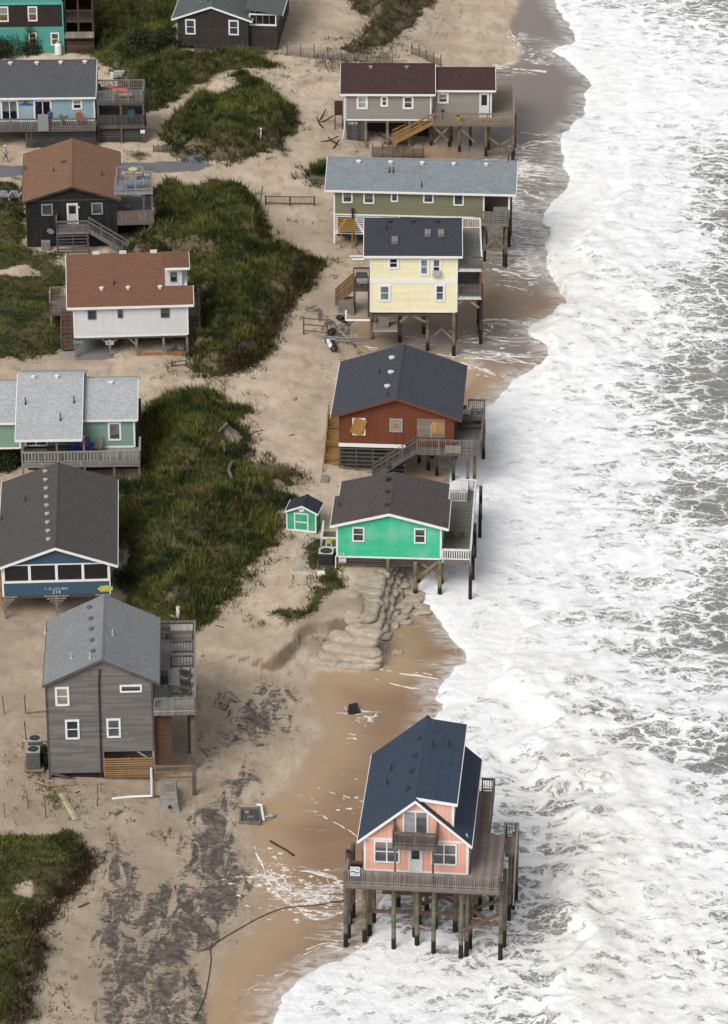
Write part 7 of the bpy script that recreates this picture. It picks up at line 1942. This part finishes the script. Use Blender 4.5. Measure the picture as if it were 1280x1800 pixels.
p = G(10, 286); person(p + Vector((0, 0, .02)), rad(70), 'person in a white shirt and white cap walking on the sand by the road', (.30, .15, .10), (.72, .72, .74), (.30, .27, .24), (.75, .75, .75), .22)
x_ = BLU.f(88.5, 210, -1.3)[0]
person(BLU.world(x_, -1.3, BLU.zf - .045), BLU.rz + .4, 'person in a blue top and dark trousers standing at the deck rail', (.16, .07, .05), (.06, .09, .30), (.02, .02, .03), None, .06)

# ================================================================= fences, pipes, boxes and washed-up things
def stick(name, pts, r, mat, label, cat, group=None, sq=False, w=None):
    o0 = Vector(pts[0]); m = MB()
    if sq:
        for a, c in zip(pts[:-1], pts[1:]): m.beam(Vector(a) - o0, Vector(c) - o0, w or r * 2, r * 2)
    else: m.tube([Vector(a) - o0 for a in pts], r, 8)
    o = m.build(name, mat); o.location = o0
    return tag(o, label, cat, group)
def gl(pxs, off=0.0): return [G(px, py, off) for px, py in pxs]
def fence(label, a, c, n, h_, boards, mat, pw=.09, name='fence', slat=0, slat_mat=None, hpost=0.0):
    A, B = G(*a), G(*c); o = empty(name, A, math.atan2(B.y - A.y, B.x - A.x), label, 'fence')
    L = math.hypot(B.x - A.x, B.y - A.y); ca, sa = (B.x - A.x) / L, (B.y - A.y) / L
    hs = [T1(A.x + ca * L * k / n, A.y + sa * L * k / n) - A.z for k in range(n + 1)]
    for k in range(n + 1):
        MB().box(L * k / n - pw / 2, L * k / n + pw / 2, -pw / 2, pw / 2, hs[k] - .4, hs[k] + h_ + hpost * R.random()).build('post', mat, o)
    if boards:
        m = MB()
        for k in range(n):
            for bd in range(boards):
                zz = h_ * (.25 + .7 * bd / max(boards - 1, 1)); m.beam((L * k / n, -.06, hs[k] + zz), (L * (k + 1) / n, -.06, hs[k + 1] + zz), .03, .10)
        m.build('rails', mat, o)
    if slat:
        m = MB()
        for k in range(n):
            for s_ in range(slat):
                f_ = (s_ + .5) / slat; x = L * (k + f_) / n; zz = hs[k] * (1 - f_) + hs[k + 1] * f_
                m.box(x - .02, x + .02, .02, .035, zz - .1, zz + h_ * (.72 + .1 * R.random()))
        m.build('slats', slat_mat or mat, o)
    return o
bwn = M('wood', (.15, .085, .05), .2, 'z'); gry = M('wood', (.13, .115, .10), .2, 'z'); wht = M('plain', (.88, .88, .86), .5, 0, .12)
fence('reddish brown picket fence across the sandy path beside the long dune', (467, 360), (553, 361.5), 2, .95, 2, bwn, .12, slat=11)
fence('leaning brown rail fence with three rails left of the yellow house', (534, 588), (575, 592), 1, 1.7, 3, M('wood', (.16, .10, .07), .2, 'z'), .14)
fence('short grey picket fence on the sand below the round green mound', (270, 268), (302, 266), 4, .9, 0, gry, .06, 'sand_fence', 8)
fence('thin sand fence crossing the ridge behind the beige house, left run', (505, 96), (600, 108), 4, 1.3, 0, gry, .08, 'sand_fence', 16, M('wood', (.20, .17, .14), .2, 'z'), .4)
fence('thin sand fence climbing the ridge behind the beige house, middle run', (600, 108), (690, 112), 4, 1.1, 0, gry, .08, 'sand_fence', 14, M('wood', (.20, .17, .14), .2, 'z'), .5)
fence('thin sand fence nearest the water behind the beige house', (724, 96), (775, 117), 4, 1.1, 0, gry, .08, 'sand_fence', 14, M('wood', (.20, .17, .14), .2, 'z'), .3)
fence('dark sagging sand fence on the sand under the beige house steps', (655, 277), (745, 279), 5, 1.5, 0, M('wood', (.10, .075, .06), .2, 'z'), .08, 'sand_fence', 15)
fence('low wooden barrier on the sand before the white house carport', (302, 645), (328, 643), 1, .55, 2, gry, .12, 'barrier')
fence('curved grey board fence round the bush by the long olive house', (546, 322), (574, 326), 5, 1.1, 0, M('wood', (.21, .18, .14), .2, 'z'), .06, 'board_fence', 14)
fence('low brown slatted fence at the left edge behind the green lot', (-14, 362), (36, 360), 3, .8, 2, M('wood', (.17, .13, .10), .2, 'z'), .1)
stick('leaning_pole', [G(455, 377), G(462, 352) + Vector((0, 0, 1.4))], .06, gry, 'pale grey pole leaning on the dune grass by the picket fence', 'pole')
stick('drain_pipe', [GREY.world(GREY.w - .25, -.25, 1.0), GREY.world(GREY.w - .25, -.25, .1), W(267, 1399, 1.75), W(228, 1400.5, 1.72), W(197, 1404, 1.65)], .085, wht, 'white plastic drain pipe bent along the sand in front of the grey house', 'pipe')
for i, (a, c, lab) in enumerate((((615, 451), (638, 450.5), 'white plastic pipe on the sand left of the yellow house, the upper one'), ((618, 456), (640, 456), 'white plastic pipe on the sand left of the yellow house, the lower one'), ((590, 529), (600, 527), 'short white pipe on the sand at the foot of the yellow house steps'))):
    stick('loose_pipe', [G(*a, .12), G(*c, .12)], .10, wht, lab, 'pipe')
stick('loose_pipe', gl([(582, 553), (606, 551)], .1), .05, M('plain', (.55, .5, .4)), 'thin tan pipe lying left of the white elbow pipe by the yellow house', 'pipe')
for i, (pts, lab) in enumerate((([(552, 589), (580, 592), (610, 595), (648, 594)], 'pale grey hose lying on the dark sand by the yellow house, the upper one'), ([(560, 593), (590, 598), (615, 600), (650, 596)], 'pale grey hose lying on the dark sand by the yellow house, the lower one'))):
    stick('hose', gl(pts, .08), .06, M('plain', (.33, .34, .34)), lab, 'hose')
rope = smooth([(p.x, p.y) for p in gl([(612, 1582), (575, 1589), (535, 1594), (500, 1597), (460, 1612), (420, 1634), (385, 1655), (371, 1668), (371, 1690), (366, 1725), (358, 1760), (342, 1792)])], False, 5)
stick('cable', [Vector((x, y, T1(x, y) + .05)) for x, y in rope], .03, M('plain', (.03, .022, .018)), 'long dark cable running over the wet sand from the pink house', 'cable')
stick('cable', gl([(371, 1668), (350, 1672), (335, 1668)], .04), .03, M('plain', (.05, .035, .025)), 'short dark offshoot of rope on the pale sand left of the long cable', 'cable')
stick('driftwood_branch', gl([(475, 1478), (490, 1487), (503, 1494), (517, 1504)], .05), .07, M('wood', (.05, .035, .025), .2, 'x'), 'thin dark branch on the wet sand below the buried tank', 'branch')
# concrete boxes
def crate(name, p, rz, w, d_, hh, mat, label, cat, taper=.12, extra=None):
    o = empty(name, p, rz, label, cat)
    m = MB().hexa([(-w/2, -d_/2, -.2), (w/2, -d_/2, -.2), (w/2, d_/2, -.2), (-w/2, d_/2, -.2), (-w/2 + taper, -d_/2 + taper, hh), (w/2 - taper, -d_/2 + taper, hh), (w/2 - taper, d_/2 - taper, hh), (-w/2 + taper, d_/2 - taper, hh)])
    m.build('box_body', mat, o, bevel=.05)
    return o
conc = M('plain', (.34, .315, .28), .85, 0, .4, 1.6)
o = crate('septic_tank', G(298, 1411), GREY.rz + .03, 1.45, 2.6, 1.15, conc, 'pale concrete septic tank box standing on the sand before the grey house', 'tank', .2)
MB().cyl((0, -1.32, .42), (0, -1.1, .42), .12, .12, 12).build('inlet_hole', M('plain', (.02, .02, .02), .9), o); MB().box(-.35, .35, -.4, .5, 1.152, 1.19).build('hatch', M('plain', (.29, .24, .19), .9, 0, .4), o)
o = crate('septic_tank', G(609, 545), .0, 1.5, 1.3, 1.1, M('plain', (.22, .19, .155), .9, 0, .3), 'brown concrete block under the steps of the yellow house', 'block', .1)
o = empty('septic_tank', Gb(440, 1436), .0, 'half buried dark tank lid in the wet sand with a white pipe', 'tank')
m = MB(); 
for a in ((-.75, .75, -1.0, -.85), (-.75, .75, .85, 1.0), (-.75, -.62, -.85, .85), (.62, .75, -.85, .85)): m.box(*a, -.2, .20)
m.build('tank_rim', M('plain', (.20, .185, .165), .9, 0, .5, 2), o); MB().box(-.61, .61, -.84, .84, -.2, .10).build('tank_lid', M('plain', (.09, .085, .082), .8, 0, .5, 2), o)
MB().box(-.4, -.1, .3, .6, .102, .17).build('hatch', M('plain', (.3, .29, .27), .9), o); MB().box(-.2, .3, -.3, -.1, .102, .16).build('hatch', M('plain', (.22, .21, .2), .9), o)
MB().tube([(.40, 1.15, .28), (.75, 1.15, .28), (.95, -.75, .25)], .09, 8).build('white_pipe', wht, o)
o = empty('float_buoy', Gb(477, 1437), 0, 'grey round float lying beside the white pipe on wet sand', 'float'); MB().ball((0, 0, .16), .28, .22, .2, 12, 8).build('float_body', M('plain', (.33, .34, .35), .5), o, smooth=True); MB().cyl((-.5, -.05, .05), (-.25, 0, .1), .06, .06, 6).build('float_strap', wht, o)
# black thing rolling in the wash
o = empty('car_seat', Gb(624, 1252), .35, 'black padded seat washed up in the shallow water behind the pink house', 'seat'); o.scale = (.72, .72, .6); bm_ = M('plain', (.012, .012, .014), .55, 0, .4, 5)
MB().box(-.75, .55, -.35, .4, -.1, .28).build('cushion', bm_, o, bevel=.1); MB().prism([(-.6, .3, .2), (.5, .35, .2), (.55, .6, .75), (-.4, .55, .8)], (0, .16, 0)).build('backrest', bm_, o)
for k in range(4): MB().beam((-.55 + .3 * k, -.3, .29), (-.5 + .3 * k, .3, .33), .07, .05).build('strap', M('plain', (.05, .05, .055), .4), o)
MB().tube([(-.75, .1, .3), (-.95, .3, .55), (-.85, .5, .7)], .03, 6).build('white_cord', wht, o)
# kayak and black bags below the yellow house
o = empty('kayak', G(585, 612), 1.75, 'white and black kayak hull lying on the dark sand below the yellow house', 'kayak')
V = bag(1.9, .7, .5, 77, 'hull', M('plain', (.02, .02, .024), .45)); hb_ = bpy.data.objects.new('hull', V); C.objects.link(hb_); hb_.parent = o
V = bag(1.7, .35, .34, 78, 'deck_panel', wht); hb_ = bpy.data.objects.new('deck_panel', V); C.objects.link(hb_); hb_.parent = o; hb_.location = (.15, .25, .22)
for i, (px, py, s_, lab) in enumerate(((583, 588, 1.0, 'large black rubbish bag slumped on the sand beside the rail fence'), (599, 563, .8, 'small black rubbish bag on the dark sand under the white elbow pipe'), (606, 567, .5, 'smallest black scrap lying beside a black bag by the yellow house'))):
    o = bpy.data.objects.new('rubbish_bag', bag(1.5 * s_, 1.0 * s_, .9 * s_, 90 + i, 'rubbish_bag', M('plain', (.015, .015, .018), .5))); C.objects.link(o); o.location = G(px, py); o.rotation_euler = (0, .2, 1.3 + i); tag(o, lab, 'bag'); o.scale = (.65, .65, .6)
# stakes with string, boards
SG = 'wooden stakes in the sand left of the grey house'
for px, py, h_, lab in ((8, 1255, 1.5, 'wooden stake at the left edge, tallest of the farther pair'), (45, 1254, 1.5, 'wooden stake left of the grey house with the rail tied to it'), (46, 1300, 1.6, 'wooden stake standing alone above the air conditioners'), (9, 1437, 1.2, 'wooden stake nearest the left edge in the front row'), (50, 1421, 1.2, 'wooden stake second from the left in the front row'), (81, 1438, 1.4, 'wooden stake third from the left, by the pale notched board'), (171, 1418, 1.7, 'reddish wooden stake in front of the grey house slats')):
    p = G(px, py); o = tag(MB().box(-.035, .035, -.035, .035, -.3, h_).build('wooden_stake', M('wood', (.27, .14, .07), .3, 'z', .2)), lab, 'stake', SG); o.location = p; o.rotation_euler = (R.uniform(-.06, .06), R.uniform(-.06, .06), R.random())
stick('wooden_rail', [G(46, 1254, .5), G(84, 1250, .8)], .06, M('wood', (.20, .15, .11), .2, 'x'), 'thin wooden rail from a stake to the grey house corner', 'rail', None, True)
o = empty('notched_board', G(105, 1396, .12), 0, 'pale yellow notched board lying slanted on the sand', 'board'); e_ = G(131, 1441, .12) - G(105, 1396, .12)
m = MB().beam((0, 0, 0), e_, .22, .08); 
for k in range(12): m.beam(e_ * ((k + .5) / 12) + Vector((.1, 0, .02)), e_ * ((k + .5) / 12) + Vector((.32, .05, .02)), .14, .05)
m.build('board_body', M('wood', (.55, .50, .30), .3, 'y', .12), o)
for a, c, w_, col, lab in (((57, 1371), (88, 1382), .16, (.42, .30, .17), 'pale new plank lying against the grey house foot, left of the other'), ((90, 1382), (136, 1378), .14, (.33, .21, .12), 'brown plank lying along the foot of the grey house'), ((202, 1432), (214, 1424), .25, (.18, .15, .12), 'short weathered board on the sand below the white drain pipe'), ((138, 1595), (156, 1586), .14, (.14, .11, .085), 'short dark stick on the sand right of the bottom left bluff'), ((298, 1080), (311, 1087), .16, (.5, .49, .45), 'pale board lying in the grass behind the grey house deck'), ((272, 1400), (292, 1399), .14, (.12, .09, .07), 'dark board between the drain pipe and the concrete tank'), ((348, 1214), (352, 1245), .12, (.45, .33, .18), 'tan board leaning against the front of the grey house deck rail'), ((240, 1842), (250, 1850), .1, (.4, .38, .35), 'pale broken stick at the bottom edge')):
    if a[1] > 1800: continue
    stick('plank', [G(*a, .08), G(*c, .10)], .03, M('wood', col, .2, 'x', .2), lab, 'plank', None, True, w_)
o = empty('marker_post', G(313.5, 1088), 0, 'white round marker post in the grass behind the grey house deck', 'post'); MB().cyl((0, 0, -.3), (0, 0, 1.0), .14, .14, 12).build('post_body', wht, o); MB().cyl((0, 0, 1.002), (0, 0, 1.06), .16, .14, 12).build('post_cap', M('plain', (.6, .6, .58)), o)
for px, py, h_, lab in ((317, 876, .7, 'small white vent post in the dark grass of the middle dune'), (380, 634, .6, 'small white post on the near end of the long dune'), (504, 447, .5, 'small white post on top of the long dune by the sandy path'), (459, 248, 1.3, 'thin white post on the seaward side of the round mound'), (236, 240, .6, 'small white post at the foot of the round mound')):
    o = empty('white_post', G(px, py), 0, lab, 'post'); MB().cyl((0, 0, -.3), (0, 0, h_), .07, .07, 8).build('post_body', wht, o); MB().ball((0, 0, h_), .12, .12, .09).build('post_cap', wht, o)
# gas tank, meter boxes
o = empty('gas_tank', G(103, 96), 0, 'upright white gas tank with grey cap beside the turquoise house', 'tank'); MB().cyl((0, 0, .05), (0, 0, 1.05), .38, .38, 16).ball((0, 0, 1.05), .38, .38, .25, 16, 6).build('tank_body', wht, o); MB().cyl((0, 0, 1.2), (0, 0, 1.45), .16, .16, 10).build('valve_cap', M('plain', (.45, .45, .44)), o)
o = empty('meter_box', G(210, 136), 0, 'pale grey utility box on the grass beside the blue house', 'utility box'); MB().box(-.5, .5, -.25, .25, 0, .62).build('box_body', M('plain', (.45, .48, .46)), o, bevel=.03); MB().box(-.53, .53, -.28, .28, .622, .68).build('box_lid', M('plain', (.5, .53, .51)), o)
o = empty('meter_post', G(197.5, 138), 0, 'small white post left of the grey utility box', 'post'); MB().box(-.16, .16, -.1, .1, -.1, .68).build('post_body', wht, o)
# white chairs at the left edge
for px, lab in ((11, 'white slatted chair at the left edge, left of the pair'), (30, 'white slatted chair at the left edge, right of the pair')):
    slat_chair(G(px, 349), 2.9, lab, (.6, .6, .58), 'white chairs at the left edge')
# concrete path and slabs
def slab(name, pts, mat, label=None, cat=None, th=.10, kind=None, off=0.0):
    ps = [G(*p) for p in pts]; zt = max(p.z for p in ps) + .05 + off; c = sum(ps, Vector()) / len(ps)
    o = MB().prism([(p.x - c.x, p.y - c.y, p.z + .05 + off - c.z) for p in ps], (0, 0, -.5)).build(name, mat); o.location = c
    if kind: o['kind'] = kind
    else: tag(o, label, cat)
    return o
slab('walkway', [(513, 1004), (535, 1004), (549, 947), (528, 947)], M('plain', (.50, .45, .38), .9, 0, .35, 1.4), kind='structure')
slab('concrete_slab', [(563, 849), (577, 850), (579, 838), (566, 837)], conc, 'small tilted concrete slab on the sand beside the rust house', 'slab', off=.1)
slab('white_board', [(559, 1011), (572, 1010), (570, 1005), (557, 1006)], wht, 'small white board on the grass at the corner of the green house lot', 'board', off=.06)
# driftwood
DW = M('wood', (.20, .18, .16), .2, 'x', .3)
stick('driftwood_log', gl([(408, 842), (402, 826), (408, 812)], .5), .14, DW, 'forked grey driftwood log on the middle dune', 'driftwood')
stick('driftwood_log', gl([(385, 758), (399, 744)], .6), .10, DW, 'pale driftwood log on the top of the middle dune', 'driftwood')
stick('driftwood_log', gl([(392, 775), (395, 793)], .6), .09, DW, 'grey log half hidden in the grass of the middle dune', 'driftwood')
DB = M('wood', (.045, .030, .022), .2, 'x', .3)
for i, (px, py, L, a_) in enumerate(((566, 205, 2.2, 1.3), (572, 212, 1.6, .5), (562, 218, 1.9, 2.0), (578, 247, 1.7, .2), (585, 249, 1.2, 2.6), (590, 256, 1.4, 1.2))):
    p = G(px, py, .12); d_ = Vector((math.cos(a_), math.sin(a_), .12)) * L / 2
    stick('driftwood_branch', [p - d_, p, p + d_ + Vector((.1, .2, .2))], .07, DB, 'dark gnarled branch in the driftwood tangle left of the beige house', 'driftwood', 'driftwood tangle left of the beige house')
for i in range(46):
    reg = R.choice([((440, 560), (640, 830)), ((470, 560), (480, 560)), ((200, 420), (1230, 1440)), ((60, 300), (1390, 1460)), ((180, 360), (1480, 1780)), ((380, 520), (960, 1080)), ((520, 620), (440, 560)), ((300, 420), (1100, 1200))])
    px = R.uniform(*reg[0]); py = R.uniform(*reg[1]); a_ = R.random() * 3.14; L = R.uniform(.25, .9)
    p = G(px, py, .03); d_ = Vector((math.cos(a_), math.sin(a_), 0)) * L / 2
    stick('driftwood_stick', [p - d_, p + d_], R.uniform(.02, .045), M('wood', R.choice([(.06, .045, .035), (.12, .095, .075), (.035, .027, .022)]), .2, 'x'), 'small weathered stick lying on the bare sand', 'driftwood', 'small sticks scattered over the sand')

# ================================================================= bushes
LEAF = [grass_mat('bush_leaf', [(.018, .028, .010), (.035, .045, .014), (.040, .034, .016), (.06, .065, .03)])]
def bush(p, w, hh, n, label, name='shrub', cone=.3):
    o = empty(name, p, 0, label, 'shrub')
    st = MB()
    for k in range(5):
        a_ = k * 1.26; st.cyl((0, 0, -.2), (w * .35 * math.cos(a_), w * .35 * math.sin(a_), hh * .7), .07, .02, 6)
    st.build('stems', M('wood', (.06, .045, .035), .3, 'z'), o)
    cl = rng.normal(0, 1, (26, 3)); cl = cl / np.linalg.norm(cl, axis=1)[:, None] * (rng.random((26, 1)) ** .4)
    cl[:, 2] = np.abs(cl[:, 2]); cl[:, :2] *= (1 - cone * cl[:, 2:3])
    cc = cl[rng.integers(0, 26, n)] + rng.normal(0, .17, (n, 3))
    P_ = cc * np.array([w / 2, w / 2, hh]); P_[:, 2] = np.maximum(P_[:, 2], .02)
    d1 = rng.normal(0, 1, (n, 3)); d1 /= np.linalg.norm(d1, axis=1)[:, None]; d2 = np.cross(d1, rng.normal(0, 1, (n, 3))); d2 /= np.linalg.norm(d2, axis=1)[:, None]
    s_ = .12 * (.6 + .8 * rng.random((n, 1)))
    V = np.empty((n * 3, 3)); V[0::3] = P_ - d2 * s_ * .5; V[1::3] = P_ + d2 * s_ * .5; V[2::3] = P_ + d1 * s_ * 1.6
    l_ = np_mesh('foliage', V, np.arange(n * 3).reshape(n, 3), LEAF[0], dict(tint=np.repeat(rng.random(n), 3)), False); l_.parent = o
    return o
bush(G(30, 92), 3.6, 2.6, 5200, 'dark evergreen shrub in front of the turquoise house, left of the taller one')
bush(G(54, 94), 2.2, 3.4, 4200, 'tall narrow dark shrub in front of the turquoise house')
bush(G(0, 100), 3.4, 1.8, 3600, 'low dark shrub at the upper left edge below the turquoise house')
bush(G(5, 815), 3.4, 2.6, 5200, 'dark shrub at the left edge beside the seafoam house deck')
bush(G(78, 1345), 1.2, 1.5, 1500, 'small green bush between the grey house and its air conditioners')
bush(G(250, 88), 5.0, 2.0, 6000, 'dark bushy shrub in the green strip left of the dark shingled house')
bush(G(285, 85), 4.0, 1.6, 5000, 'low dark shrub against the dark shingled house')
